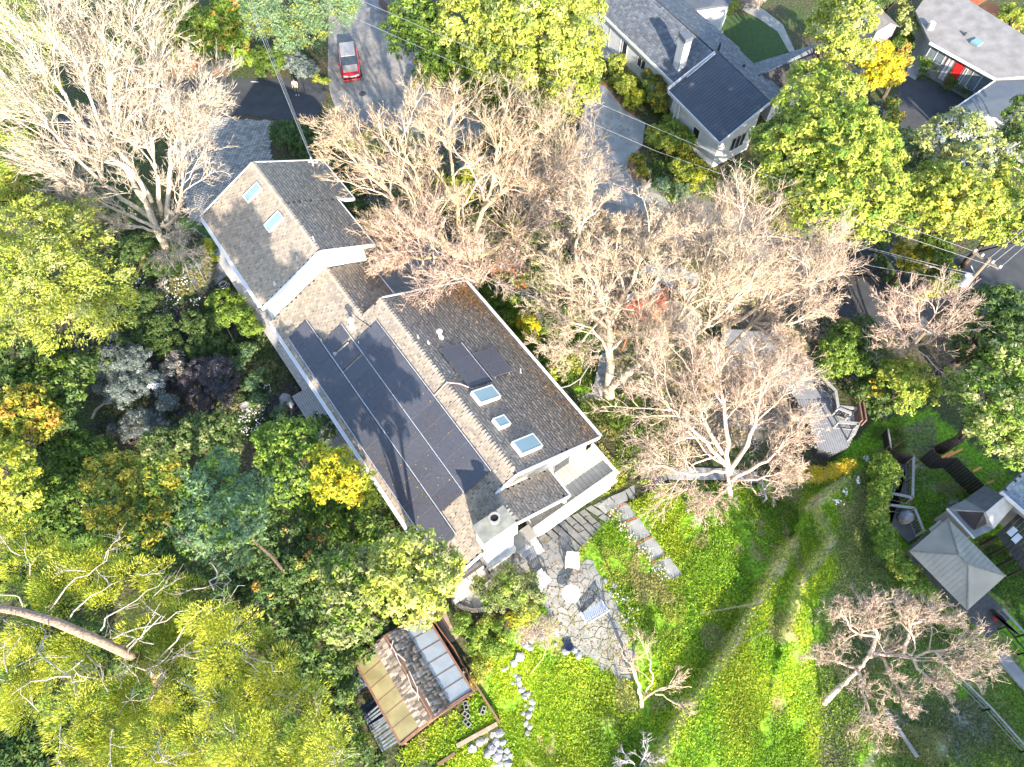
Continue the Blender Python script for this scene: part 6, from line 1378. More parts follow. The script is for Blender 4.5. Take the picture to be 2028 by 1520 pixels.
for i, (L, lab) in enumerate((
    ([(120, 900, 50, 2), (180, 900, 45, 1.5), (60, 900, 40, 2.5), (150, 960, 45, 2)], 'dark understorey shrub behind the lemon-green tree'),
    ([(330, 940, 45, 2), (350, 1000, 45, 2), (340, 1070, 50, 2), (300, 1110, 50, 2), (380, 1130, 45, 2)], 'dark understorey shrub between the golden-clustered and the blue-green trees'),
    ([(180, 1080, 60, 2), (240, 1110, 50, 2), (60, 1130, 60, 2), (140, 1180, 60, 2)], 'dark understorey shrub along the top of the pine'),
    ([(520, 1040, 45, 2.5), (540, 1000, 40, 2.5), (480, 1150, 50, 2.5), (520, 1190, 50, 2.5), (430, 1170, 50, 2.5), (560, 1290, 45, 2), (600, 1200, 40, 2)], 'dark understorey shrub filling the hollow below the blue-green tree'),
    ([(640, 850, 30, 1.5), (760, 1000, 30, 2), (770, 1040, 30, 2), (790, 1080, 30, 2), (745, 1040, 30, 2.5), (630, 960, 40, 2.5), (700, 1090, 40, 3)], 'dark understorey shrub squeezed against the solar-roof eave'),
    ([(10, 1430, 60, 3), (60, 1500, 60, 3), (20, 1530, 60, 3), (90, 1450, 50, 3), (120, 1520, 50, 3)], 'dark leafy tree at the very bottom left corner below the pine'),
    ([(300, 1330, 90, 4), (150, 1330, 90, 4), (450, 1400, 90, 4), (300, 1450, 90, 4), (560, 1450, 80, 3.5), (50, 1300, 80, 4), (420, 1300, 80, 4)], 'dark undergrowth thicket beneath the pine crown'),
    ([(720, 1280, 30, 2), (740, 1250, 26, 2), (700, 1340, 20, 1.5), (720, 1480, 26, 1), (745, 1515, 22, .8)], 'dark thicket around the upper left corner of the greenhouse'))):
    tree('understorey_shrub', lab, 'shrub', L, 'dark', .20, 230 + i, pal2='green', mix2=.35, trunk=False, dens=.8, zmin=.0)
# ---- the pine in the lower left corner
PL = [(200, 1180, 34), (90, 1200, 30), (150, 1290, 34), (360, 1230, 34), (60, 1120, 48), (20, 1060, 40), (150, 1120, 45), (215, 1095, 32), (180, 1140, 36), (110, 1170, 40), (250, 1150, 40), (320, 1150, 36), (360, 1180, 36), (300, 1200, 34), (200, 1200, 28), (420, 1220, 40), (470, 1250, 42), (380, 1260, 40), (440, 1300, 45), (510, 1300, 46), (550, 1340, 42), (330, 1300, 46), (280, 1270, 36), (120, 1310, 40), (60, 1260, 40), (30, 1340, 50), (200, 1370, 52), (280, 1380, 50), (360, 1380, 48), (440, 1390, 46), (520, 1400, 45), (590, 1400, 40), (140, 1420, 50), (230, 1450, 56), (320, 1470, 55), (400, 1480, 52), (480, 1480, 50), (560, 1470, 48), (630, 1450, 42), (650, 1500, 40), (180, 1500, 50), (600, 1530, 50), (60, 1400, 40), (500, 1550, 60), (380, 1560, 60), (250, 1560, 60)]
pn = thing('pine_tree', 'large sunlit pine with pale bare branches and leaning trunk in the lower left corner', 'pine', at(230, 1330, 0))
rp_ = np.random.default_rng(77)
foliage('crown', lob([(x, y, r * .98, 15.5 + 3.0 * rp_.random() + (x > 380) * 2.0) for x, y, r in PL], .55), 'pine', .115, .42, 1.5, 'needle', 201, pn, 'mid', .16, -.1)
mb = MB(); PT_ = [at(-30, 1200, 18.2), at(40, 1212, 18.4), at(110, 1232, 18.6), at(180, 1262, 18.5), at(240, 1290, 17.8), at(300, 1320, 15.5)]
mb.tube(PT_, [.13, .15, .165, .17, .165, .15], 10, (.26, .18, .13)); mb.tube([at(300, 1320, 15.5), at(330, 1380, 7), at(340, 1400, 0)], [.2, .3, .36], 10, (.2, .14, .10)); put('trunk', mb, BARK, pn, smooth=True)
mb = MB(); PB = (.30, .27, .235)
def br(pts, r0): 
    P0 = [at(p[0], p[1], p[2] + 5.4) for p in pts]; P = [P0[0]] + [v for a, b in zip(P0[:-1], P0[1:]) for v in (a.lerp(b, .35) + Vector(rp_.normal(size=3) * .10), a.lerp(b, .7) + Vector(rp_.normal(size=3) * .10), b)]; k = len(P); mb.tube(P, [r0 * (1 - .8 * i / (k - 1)) for i in range(k)], 5, PB)
for q in ([(80, 1225, 13), (130, 1165, 13.6), (190, 1125, 14), (240, 1085, 14.4)], [(130, 1240, 13), (180, 1180, 13.7), (240, 1150, 14.1)], [(190, 1262, 12.8), (215, 1220, 13.5), (280, 1180, 14.2), (330, 1140, 14.6)], [(215, 1270, 12.6), (300, 1240, 13.8), (330, 1215, 14.3)], [(60, 1220, 12.8), (30, 1180, 13.6), (-20, 1165, 14)], [(80, 1225, 12.6), (85, 1270, 13.4), (70, 1300, 13.8), (30, 1330, 14.2)], [(100, 1240, 12.6), (75, 1290, 14), (140, 1340, 14.2), (165, 1350, 14.4), (200, 1310, 14.6)], [(240, 1290, 12.2), (290, 1240, 13.6), (320, 1190, 14.2)], [(250, 1292, 12.2), (330, 1230, 14), (400, 1190, 14.5)], [(300, 1320, 11), (360, 1250, 13.8), (420, 1190, 14.6), (425, 1165, 15)], [(420, 1190, 14.6), (450, 1170, 15), (485, 1160, 15.2)], [(420, 1190, 14.6), (445, 1160, 15), (450, 1130, 15.3)], [(424, 1170, 14.9), (430, 1135, 15.2), (415, 1115, 15.4)], [(150, 1350, 14.2), (150, 1385, 14.5)], [(140, 1340, 14.2), (60, 1350, 14.4), (20, 1380, 14.4)], [(300, 1320, 11.5), (250, 1330, 14), (235, 1365, 14.4)], [(300, 1320, 12), (300, 1330, 14.3), (330, 1345, 14.6)], [(320, 1310, 11), (440, 1270, 13.6), (500, 1250, 14)], [(440, 1270, 13.6), (520, 1310, 14), (560, 1330, 14.2)], [(340, 1340, 11), (420, 1400, 13.6), (460, 1440, 14)], [(480, 1290, 13.8), (510, 1330, 14.4)]): br(q, .034)
put('branches', mb, BARK, pn, smooth=True)
Aq = []
for q in range(70):
    l = PL[rp_.integers(0, len(PL))]; c = at(l[0] + rp_.uniform(-25, 25), l[1] + rp_.uniform(-25, 25), 17.2 + rp_.uniform(0, 2.2)); Aq.append(c)
P = np.array([tuple(a) for a in Aq]); D = rdir(len(P), -.1, rp_); A1 = grow(P, D, np.full(len(P), 1.1), None, len(P), rp_, 3, .3)
P2, D2, L2, r2 = kids(A1, np.full(len(P), .03), 5, .5, .7, rp_, np.full(len(P), 1.4), .2, .1); A2 = grow(P2, D2, L2, None, len(P2), rp_, 2, .25)
V1, F1 = tubes_np(A1, np.full(len(A1), .022), np.full(len(A1), .009), 4); V2, F2 = tubes_np(A2, np.full(len(A2), .011), np.full(len(A2), .005), 3)
me = npmesh('twigs', np.concatenate([V1, V2]), np.concatenate([F1, F2 + len(V1)]), np.tile(np.array(PB), (len(V1) + len(V2), 1))); me.materials.append(BARK); put('twigs', me, None, pn, kind='stuff')

# ---- top centre
tree('tree', 'largest broad tree at the top centre, left of the pale neighbouring house', 'tree', [(940, 50, 78, 9), (1040, 60, 88, 10), (1120, 100, 72, 9), (1050, 150, 72, 9), (1130, 180, 52, 8), (1115, 30, 60, 9), (980, 130, 60, 8.5), (1160, 30, 40, 8), (1100, 225, 45, 7), (1150, 140, 45, 8), (940, -20, 70, 9)], 'lime', .25, 141, pal2='pale', mix2=.25, tr=.35)
tree('tree', 'deep green tree in front of the broad top-centre tree, over the worn road', 'tree', [(850, 70, 52, 7), (820, 30, 45, 7), (880, 120, 50, 6.5), (800, 90, 36, 5.5), (860, 150, 36, 5), (930, 165, 45, 5.5), (780, 60, 22, 5), (1000, 190, 50, 5.5), (960, 205, 34, 4.5), (1060, 230, 40, 5)], 'green', .23, 142, pal2='mid', mix2=.4, tr=.25)
shrub('russet-leaved low shrub at the foot of the deep green tree', [(842, 130, 22, 2.2), (855, 155, 18, 1.6), (830, 165, 14, 1.2)], 'gold', .15, 143, pal2='dry', mix2=.4)
shrub('dark ivy hedge mound beside the paved driveway', [(560, 265, 26, .7), (580, 280, 30, .9), (610, 290, 30, .8), (640, 310, 30, .8), (590, 260, 22, .7), (660, 340, 30, .7), (690, 380, 26, .6)], 'dark', .15, 144, name='hedge', cat='hedge')
shrub('dark low shrubs in the gap between the north wing and the bare trees', [(700, 420, 24, .7), (720, 450, 22, .6), (660, 300, 24, .9), (740, 420, 20, .6)], 'dark', .14, 145)
shrub('pale lime bush glowing among the bare twigs above the roof', [(930, 350, 22, 2.5), (905, 370, 20, 2.4), (925, 390, 18, 2.2), (880, 360, 16, 2.2)], 'lemon', .17, 146)
shrub('yellow-green bush inside the bare tree right of the first one', [(1010, 440, 18, 2.2), (1020, 455, 16, 2), (1155, 480, 20, 2), (1150, 460, 15, 2)], 'lime', .16, 147)
shrub('small bright green bush at the upper left of the bare trees', [(705, 290, 16, 2.4), (725, 275, 14, 2.2), (745, 300, 14, 2)], 'lime', .15, 148)
tree('tree', 'low green undergrowth tree between the road and the bare trees', 'tree', [(1060, 480, 30, 2.5), (1090, 520, 34, 2.5), (1070, 560, 26, 2), (1110, 450, 24, 2.4), (1130, 540, 26, 2)], 'olive', .17, 149, pal2='mid', mix2=.4)
tree('tree', 'grey-green bushy tree under the wires above the bare trees', 'tree', [(985, 260, 30, 3), (1020, 280, 30, 3), (1060, 300, 28, 2.5), (960, 290, 22, 2.4), (1095, 290, 24, 2.3)], 'olive', .19, 150, pal2='green', mix2=.3)
# ---- north neighbour's garden
for i, (L, pal, lab, p2, m2) in enumerate((
    ([(1222, 125, 18, .8), (1215, 140, 12, .7)], 'lime', 'small green shrub at the top of the neighbour bed, nearest the pale wall', None, 0),
    ([(1237, 172, 22, .9), (1228, 160, 16, .8)], 'lime', 'dense round green shrub in the neighbour bed, upper of the clipped pair', None, 0),
    ([(1258, 195, 19, .8), (1250, 208, 14, .7)], 'lemon', 'yellow-green clipped shrub in the neighbour bed, lower of the clipped pair', None, 0),
    ([(1296, 175, 24, 1.4), (1302, 200, 22, 1.4), (1285, 155, 18, 1.2), (1310, 215, 16, 1)], 'gold', 'golden shrub with green gaps under the corner of the dark roof', 'green', .3),
    ([(1300, 265, 18, .8), (1318, 290, 18, .9), (1292, 280, 12, .7)], 'lime', 'yellow-tipped shrub above the wires in the neighbour bed', 'gold', .3),
    ([(1335, 265, 26, 1.0), (1350, 285, 24, 1.0), (1330, 240, 15, .8)], 'mid', 'mid-green spreading shrub against the pale garden wall', 'lime', .25),
    ([(1262, 320, 16, .7), (1272, 345, 13, .6)], 'gold', 'orange-tinted little shrub at the bend of the pale driveway', 'green', .3),
    ([(1345, 335, 20, .8), (1358, 350, 18, .8)], 'lime', 'bright green fluffy shrub between the wires and the round pale one', 'lemon', .2),
    ([(1312, 372, 20, .6, .75)], 'cedar', 'smooth pale green round shrub, left of the ball-shaped pair', 'mid', .2),
    ([(1345, 382, 22, .6, .75), (1335, 392, 14, .4)], 'cedar', 'smooth pale green round shrub, larger of the ball-shaped pair', 'lime', .3),
    ([(1398, 383, 18, .6, .8)], 'mid', 'small green round shrub right of the ball-shaped pair', None, 0),
    ([(1385, 355, 17, .7), (1375, 370, 13, .6)], 'lemon', 'yellow low shrub between the ball-shaped pair and the small round one', None, 0),
    ([(1445, 15, 16, 1.0)], 'lime', 'ball shrub beside the white gable at the courtyard', None, 0),
    ([(1425, 35, 10, .6), (1436, 28, 9, .6)], 'mid', 'small shrub at the foot of the white gable', None, 0),
    ([(1485, 8, 20, 1.2), (1500, -5, 18, 1.4)], 'dry', 'twiggy brown shrub at the top of the courtyard', None, 0))):
    shrub(lab, L, pal, .13, 160 + i, pal2=p2, mix2=m2, group='shrubs in the neighbour garden')
# ---- top right
tree('tree', 'huge yellow-green tree overlapping the slate-roofed east wing', 'tree', [(1600, 230, 80, 9), (1660, 300, 92, 10), (1570, 320, 72, 9), (1710, 380, 82, 9), (1620, 410, 78, 9), (1740, 300, 50, 8.5), (1540, 380, 52, 8), (1700, 450, 50, 7.5), (1520, 280, 34, 7), (1780, 430, 40, 7), (1660, 190, 52, 8.5), (1560, 430, 40, 7), (1475, 350, 25, 5), (1600, 160, 36, 8)], 'lime', .25, 181, pal2='mid', mix2=.25, tr=.4)
tree('tree', 'tall light yellow-green tree rising between the two neighbouring houses', 'tree', [(1690, 40, 42, 9), (1660, 90, 40, 9), (1700, 110, 30, 8), (1650, 20, 40, 8), (1620, 60, 30, 7), (1640, 140, 30, 8), (1680, -20, 50, 9)], 'lime', .23, 182, pal2='pale', mix2=.3)
tree('tree', 'brilliant yellow autumn tree beside the dark courtyard driveway', 'tree', [(1735, 130, 34, 6), (1755, 155, 30, 5.5), (1720, 165, 24, 5.5), (1745, 100, 20, 5.5), (1770, 125, 20, 5)], 'yellow', .21, 183, pal2='lemon', mix2=.15)
tree('tree', 'orange-tinted small tree right behind the brilliant yellow one', 'tree', [(1790, 120, 16, 4), (1780, 150, 14, 3.6), (1792, 98, 12, 3.8)], 'flame', .19, 184)
shrub('pale olive shrub at the left corner of the gravel roof', [(1793, 35, 20, 2.4), (1800, 58, 18, 2.2), (1788, 15, 16, 2.4)], 'pale', .19, 185)
shrub('bright banana-leaved shrub by the left windows of the grey house', [(1838, 122, 16, 1), (1850, 130, 14, 1), (1828, 132, 12, .8)], 'mid', .2, 186)
shrub('dark green shrub in front of the red door', [(1893, 150, 15, 1), (1888, 160, 12, .8)], 'green', .17, 187)
shrub('dark bed plants below the right window of the grey house', [(1905, 175, 12, .5), (1920, 185, 12, .5), (1875, 172, 10, .5), (1825, 150, 10, .5)], 'dark', .14, 188)
shrub('green shrub in the round stone planter left of the entry path', [(1790, 78, 16, 1.1), (1775, 88, 12, 1)], 'green', .16, 189)
shrub('dark purplish shrub under the brilliant yellow tree', [(1725, 225, 20, 1.2), (1740, 215, 14, 1), (1712, 240, 14, 1)], 'greyv', .14, 190, pal2='maroon', mix2=.4)
shrub('golden-flecked shrubs along the left side of the dark driveway', [(1768, 210, 14, 1.4), (1775, 235, 14, 1.4), (1760, 250, 16, 1.4), (1740, 255, 14, 1)], 'gold', .17, 191, pal2='green', mix2=.4)
tree('tree', 'pale whitish-green tree hiding the garage roof corner', 'tree', [(1900, 270, 52, 7.5), (1950, 310, 42, 7), (1850, 290, 40, 7), (1920, 330, 42, 7.5)], 'pale', .22, 192, pal2='silver', mix2=.3)
tree('tree', 'grey-green rounded tree at the lower edge of the dark driveway', 'tree', [(1800, 310, 38, 5.5), (1815, 350, 34, 5), (1790, 280, 26, 5)], 'blue', .2, 193, pal2='olive', mix2=.3)
tree('tree', 'yellow-green tree with golden clusters right of the huge tree', 'tree', [(1870, 390, 62, 8.5), (1930, 400, 52, 8), (1830, 420, 45, 7.5), (1900, 450, 45, 7), (1850, 350, 34, 7.5), (1975, 380, 32, 7)], 'lime', .22, 194, pal2='gold', mix2=.18)
tree('tree', 'sunny green tree cut by the right edge above the far road', 'tree', [(2010, 350, 45, 7), (2000, 420, 42, 7), (2030, 460, 40, 6.5), (1960, 460, 34, 6)], 'lime', .22, 195, pal2='mid', mix2=.35)
tree('tree', 'dull green tree at the right edge beside the garage roof', 'tree', [(2015, 235, 28, 5.5), (2000, 270, 26, 5), (2025, 290, 30, 5.5), (2030, 210, 24, 5)], 'green', .19, 196, pal2='olive', mix2=.3)
tree('tree', 'bright green tree in the top right corner behind the cedar walkway', 'tree', [(2010, 45, 30, 2.5), (1995, 25, 18, 2.5), (2040, 30, 24, 3)], 'lime', .2, 197)
tree('tree', 'dark tree mass along the very top between the tall light tree and the gravel roof', 'tree', [(1760, -15, 36, 4), (1800, -25, 30, 4), (1735, 5, 20, 3)], 'dark', .2, 198)
tree('tree', 'golden-leaved roadside tree beside the dark road junction', 'tree', [(1795, 515, 24, 3.4), (1812, 530, 18, 3), (1785, 495, 16, 3.4), (1830, 500, 18, 3.4)], 'gold', .18, 199, pal2='yellow', mix2=.25)
tree('tree', 'dark-leaved tree with a leaning stem left of the utility pole', 'tree', [(1850, 500, 34, 4), (1865, 540, 26, 3.2), (1835, 560, 20, 2.6), (1885, 560, 18, 2.4)], 'green', .18, 200, pal2='gold', mix2=.25)
shrub('bright lime shrub at the foot of the leaning roadside stem', [(1870, 572, 18, .8), (1845, 580, 15, .7), (1815, 590, 14, .6)], 'lime', .14, 202)
shrub('green verge strip along the edge of the dark junction', [(1748, 520, 12, .5), (1755, 540, 13, .5), (1765, 560, 13, .5), (1742, 500, 10, .5), (1740, 480, 14, 1)], 'green', .13, 203)
tree('tree', 'shaded grey-green tree over the upper end of the dark junction', 'tree', [(1690, 465, 30, 4.4), (1715, 450, 24, 4.4), (1745, 470, 18, 3)], 'blue', .2, 204)
# ---- right middle
tree('tree', 'large dark tree at the right edge below the utility pole', 'tree', [(1960, 620, 52, 6), (1930, 680, 50, 6), (2000, 660, 52, 6.5), (1900, 640, 34, 5), (1990, 600, 36, 6), (1950, 730, 40, 5.5)], 'dark', .2, 205, pal2='green', mix2=.35, tr=.3)
tree('tree', 'sunlit pale green tree at the right edge over the shaded lawn', 'tree', [(1990, 730, 55, 7), (1940, 790, 56, 7), (2010, 820, 60, 7.5), (1900, 770, 36, 6), (1960, 860, 50, 7), (2020, 900, 40, 6.5), (2030, 760, 50, 7)], 'mid', .2, 206, pal2='pale', mix2=.4, tr=.3)
tree('tree', 'small bright domed tree below the bare spreading tree at the right', 'tree', [(1800, 755, 46, 4), (1770, 745, 34, 3.6), (1825, 780, 30, 3.6), (1790, 800, 24, 3)], 'lime', .17, 207, pal2='mid', mix2=.4)
tree('tree', 'glossy green tree at the end of the deck railing beside the dark junction', 'tree', [(1660, 690, 34, 3), (1640, 725, 28, 2.6), (1680, 660, 22, 3), (1690, 720, 28, 2.4), (1665, 650, 16, 2.8)], 'mid', .17, 208, pal2='green', mix2=.4)
tree('tree', 'deep shaded green tree behind the small bright domed tree', 'tree', [(1720, 700, 30, 2), (1735, 770, 30, 1.6), (1700, 780, 26, 1.4), (1710, 650, 24, 2.4), (1740, 810, 22, 1.2), (1720, 740, 24, 1.5)], 'dark', .16, 209, pal2='green', mix2=.25)
shrub('golden-leaved twig of a shrub at the left of the bright domed tree', [(1732, 765, 11, 2.4), (1738, 785, 9, 2.2)], 'gold', .14, 210)
# hedge
HP = [(1738, 935), (1750, 918), (1762, 935), (1745, 965), (1732, 990), (1738, 1025), (1748, 1060), (1762, 1095), (1785, 1125), (1808, 1150), (1835, 1180), (1862, 1210), (1890, 1235), (1915, 1258), (1940, 1280), (1960, 1292)]
hl = []
for a, b in zip(HP[:-1], HP[1:]):
    for f in (0, .5): hl.append((a[0] * (1 - f) + b[0] * f, a[1] * (1 - f) + b[1] * f, 20, 1.15, 1.1))
shrub('long clipped green hedge bending down the right side past the gazebo', hl, 'mid', .13, 211, name='hedge', cat='hedge', pal2='lime', mix2=.25, rc=.3, dens=.9)
sg = lob([(1560 + i * 9, 941 - (i > 9) * (i - 9) * 5, 13, .6) for i in range(14)], .8)
t = thing('golden_hedge', 'low strip of golden straw-like weeping grass under the edge of the far deck', 'hedge', at(1620, 940, 0)); foliage('foliage', sg, 'straw', .13, .3, 1.3, 'feather', 212, t, 'yellow', .3, -.05)
# ---- centre garden
shrub('bright yellow flowering bush on the green bank beside the house', [(1047, 650, 22, .9), (1040, 635, 16, .8), (1060, 668, 14, .7)], 'yellow', .1, 220, pal2='lemon', mix2=.4)
shrub('lime groundcover shrub at the curved handrail', [(1110, 710, 22, .4), (1130, 725, 22, .4), (1100, 735, 16, .4), (1150, 700, 16, .4), (1118, 745, 14, .3)], 'lime', .11, 221, pal2='green', mix2=.35)
shrub('green bank planting below the northeast eave', [(975, 600, 24, .3), (1000, 640, 26, .3), (1030, 690, 24, .3), (1070, 720, 22, .3), (960, 570, 18, .4), (1010, 600, 22, .3), (1060, 610, 18, .3), (1080, 650, 22, .3)], 'green', .12, 222, pal2='mid', mix2=.4)
shrub('dark silver-green olive-like shrub left of the turned garden chair', [(1010, 1160, 34, 1.4), (1040, 1180, 32, 1.4), (985, 1190, 26, 1.2), (1050, 1155, 22, 1.2), (955, 1165, 18, 1.0)], 'olive', .11, 223, pal2='mid', mix2=.25)
shrub('lemon-green tuft at the lower edge of the olive-like shrub', [(1040, 1212, 22, .9), (1022, 1225, 14, .7)], 'lemon', .11, 224)
shrub('round clipped green ball beside the earth path', [(917, 1238, 23, .5, 1.0)], 'mid', .10, 225, rc=.2)
shrub('fine mixed green shrubs between the ball and the dry bush', [(950, 1260, 22, .5), (975, 1280, 24, .5), (1000, 1245, 20, .5), (940, 1290, 18, .4), (965, 1240, 16, .5), (1000, 1290, 16, .4)], 'mid', .11, 226, pal2='lime', mix2=.3)
shrub('golden-green shrub right of the standpipe', [(955, 1312, 18, .6), (965, 1325, 14, .5), (948, 1340, 12, .4)], 'lemon', .1, 227, pal2='gold', mix2=.5)
db = thing('dry_bush', 'pinkish grey dry bush of bare twigs below the olive-like shrub', 'dry bush', at(1065, 1250, 0)); foliage('twigs', lob([(1055, 1240, 24, .6), (1075, 1255, 20, .5), (1040, 1255, 16, .4), (1085, 1240, 14, .5)]), 'dry', .10, .25, 1.1, 'feather', 228, db)
AG = ['strap-leaved green clump ' + q for q in ('nearest the foot of the forked trunk', 'below and right of the forked trunk', 'right of the forked trunk under its bough', 'at the left edge of the bed above the roof corner', 'in the middle of the bed, beside the bare patch', 'at the lower right of the bed', 'close above the balcony railing', 'at the top left of the bed', 'farthest right in the bed', 'lowest in the bed above the curved slabs', 'tucked behind the forked trunk', 'beside the grey concrete steps')]
for i, (x, y, r) in enumerate(((1215, 805, 14), (1240, 830, 16), (1262, 800, 14), (1225, 850, 17), (1262, 862, 16), (1285, 890, 15), (1250, 895, 16), (1210, 830, 12), (1290, 840, 12), (1300, 915, 13), (1230, 790, 10), (1190, 810, 12))):
    c = at(x, y, 0); m_ = r * mpp(x, y); t = thing('agapanthus', AG[i], 'plant', (c.x, c.y, 0), 'strap-leaved clumps below the forked trunk'); rg = np.random.default_rng(300 + i); n = 130; d = rdir(n, .15, rg); P0_ = np.array([[c.x, c.y, .02]]) + rg.normal(size=(n, 3)) * [.1, .1, 0]
    me = blades_mesh('blades', P0_, d, m_ * rg.uniform(.8, 1.5, n), np.full(n, .045), col_pick('mid', n, rg)); me.materials.append(LEAF); put('blades', me, None, t)
ORD = ['first', 'second', 'third', 'fourth', 'fifth', 'sixth', 'seventh', 'eighth', 'ninth', 'tenth', 'eleventh', 'twelfth']
def flowers(label, pts, seed, pal='white', n=26, sz=.07, name='daffodils', blades=True, leafpal='lime', h=.38, grp=None):
    for i, (x, y, r) in enumerate(pts):
        rg = np.random.default_rng(seed + i); c = at(x, y, 0); m_ = r * mpp(x, y); t = thing(name, (label % ORD[i]) if '%s' in label else label, 'flowers', (c.x, c.y, hz(c.x, c.y)), grp); z0 = hz(c.x, c.y)
        k = int(n * (r / 14) ** 2) + 6; q = rg.normal(size=(k, 2)) * m_ * .55
        if blades:
            nb_ = k * 5; d = rdir(nb_, .45, rg); Pb = np.stack([c.x + rg.normal(size=nb_) * m_ * .5, c.y + rg.normal(size=nb_) * m_ * .5, np.full(nb_, z0)], 1)
            me = blades_mesh('blades', Pb, d, h * rg.uniform(.6, 1.1, nb_), np.full(nb_, .035), col_pick(leafpal, nb_, rg)); me.materials.append(LEAF); put('blades', me, None, t)
        Pf = np.stack([c.x + q[:, 0], c.y + q[:, 1], z0 + h * rg.uniform(.8, 1.15, k)], 1); me = leaves_mesh('blossoms', Pf, rg.normal(size=(k, 3)) * .4 + [0, 0, 1], sz * rg.uniform(.7, 1.5, k), col_pick(pal, k, rg), 1.1, rg); me.materials.append(BLOSSOM); put('blossoms', me, None, t)
flowers('%s clump of white daffodils along the concrete slab path, counted from the balcony end', [(1215, 1022, 14), (1232, 1046, 12), (1252, 1070, 11), (1272, 1095, 12), (1288, 1110, 11), (1305, 1130, 13), (1312, 1142, 10)], 400, grp='daffodils along the slab path', n=22)
flowers('%s clump of white daffodils in the grass beside the round table, from the top', [(1215, 1178, 10), (1235, 1195, 12), (1248, 1215, 12), (1225, 1225, 10), (1240, 1236, 8)], 420, grp='daffodils near the table', n=10)
flowers('%s tuft of white flowers by the northeast roof corner, counted from the roof', [(975, 572, 16), (1000, 580, 18), (1020, 592, 14), (1040, 600, 12)], 440, n=30, sz=.09, leafpal='green', name='white_flowers', grp='white flowers by the roof corner')
flowers('%s scatter of white blossoms in the shaded west garden, counted from the upper left', [(262, 545, 18), (370, 560, 16), (278, 562, 14), (330, 575, 20), (345, 600, 22), (388, 600, 14), (320, 618, 20), (300, 640, 16), (330, 660, 16), (385, 690, 16), (395, 715, 14), (415, 735, 10)], 460, n=16, sz=.10, leafpal='dark', name='white_flowers', grp='white blossoms in the west garden')
flowers('%s dense patch of white blossoms around the birdbath', [(500, 822, 20), (478, 835, 14), (515, 850, 14), (520, 810, 12), (490, 860, 10), (530, 770, 10)], 480, n=34, sz=.08, leafpal='dark', name='white_flowers', grp='white blossoms around the birdbath')
flowers('%s white flower tuft in the dull grass left of the hedge', [(1645, 1008, 8), (1710, 912, 8), (1685, 965, 5), (1658, 988, 5)], 500, n=16, sz=.12, name='white_flowers', grp='white tufts in the right grass')
# west garden green clumps
for i, (L, pal, lab) in enumerate((([(440, 600, 26, .5), (455, 625, 26, .5), (430, 640, 20, .4)], 'mid', 'bright green shrub beside the deck, just below the garden hose'), ([(480, 625, 24, .5), (495, 650, 22, .5), (470, 600, 18, .5)], 'mid', 'green leafy shrub hugging the west deck'), ([(410, 655, 30, .4), (380, 640, 24, .4), (400, 690, 28, .4), (440, 690, 24, .4)], 'dark', 'dark planting in the middle of the shaded west garden'), ([(300, 480, 26, .6), (260, 500, 34, .8), (230, 450, 30, .8), (310, 530, 24, .5), (240, 560, 26, .8)], 'dark', 'dark planting below the dead tree tips'), ([(290, 600, 30, .6), (320, 650, 30, .5), (290, 680, 28, .7), (340, 690, 28, .5), (260, 640, 28, 1)], 'dark', 'dusky undergrowth right of the big feathery tree'), ([(440, 735, 20, .4), (470, 725, 18, .4), (500, 760, 20, .4), (490, 700, 20, .4)], 'blue', 'bluish low plants above the birdbath'), ([(412, 486, 14, .8), (420, 500, 10, .7), (425, 515, 8, .6)], 'lemon', 'yellow-green shrub squeezed between the north wing eave and the lawn'), ([(352, 500, 0.1 + 14, .3), (330, 470, 14, .3)], 'green', 'low green tuft beside the grey leaning trunk'), ([(540, 860, 22, .5), (510, 800, 18, .4), (555, 820, 16, .4)], 'blue', 'spiky blue-green plants beside the pale stones'), ([(525, 745, 18, .4)], 'blue', 'spiky fern at the flared corner of the deck'))):
    shrub(lab, L, pal, .12, 520 + i, pal2='dark', mix2=.25)
struct(put('lawn', MB().prism(W2([(365, 430), (400, 448), (432, 480), (415, 505), (370, 520), (345, 490), (350, 450)]), -.1, .03), M('lawn_west', (.07, .16, .02), .95, (.04, .10, .015), 3, .5, 60)))

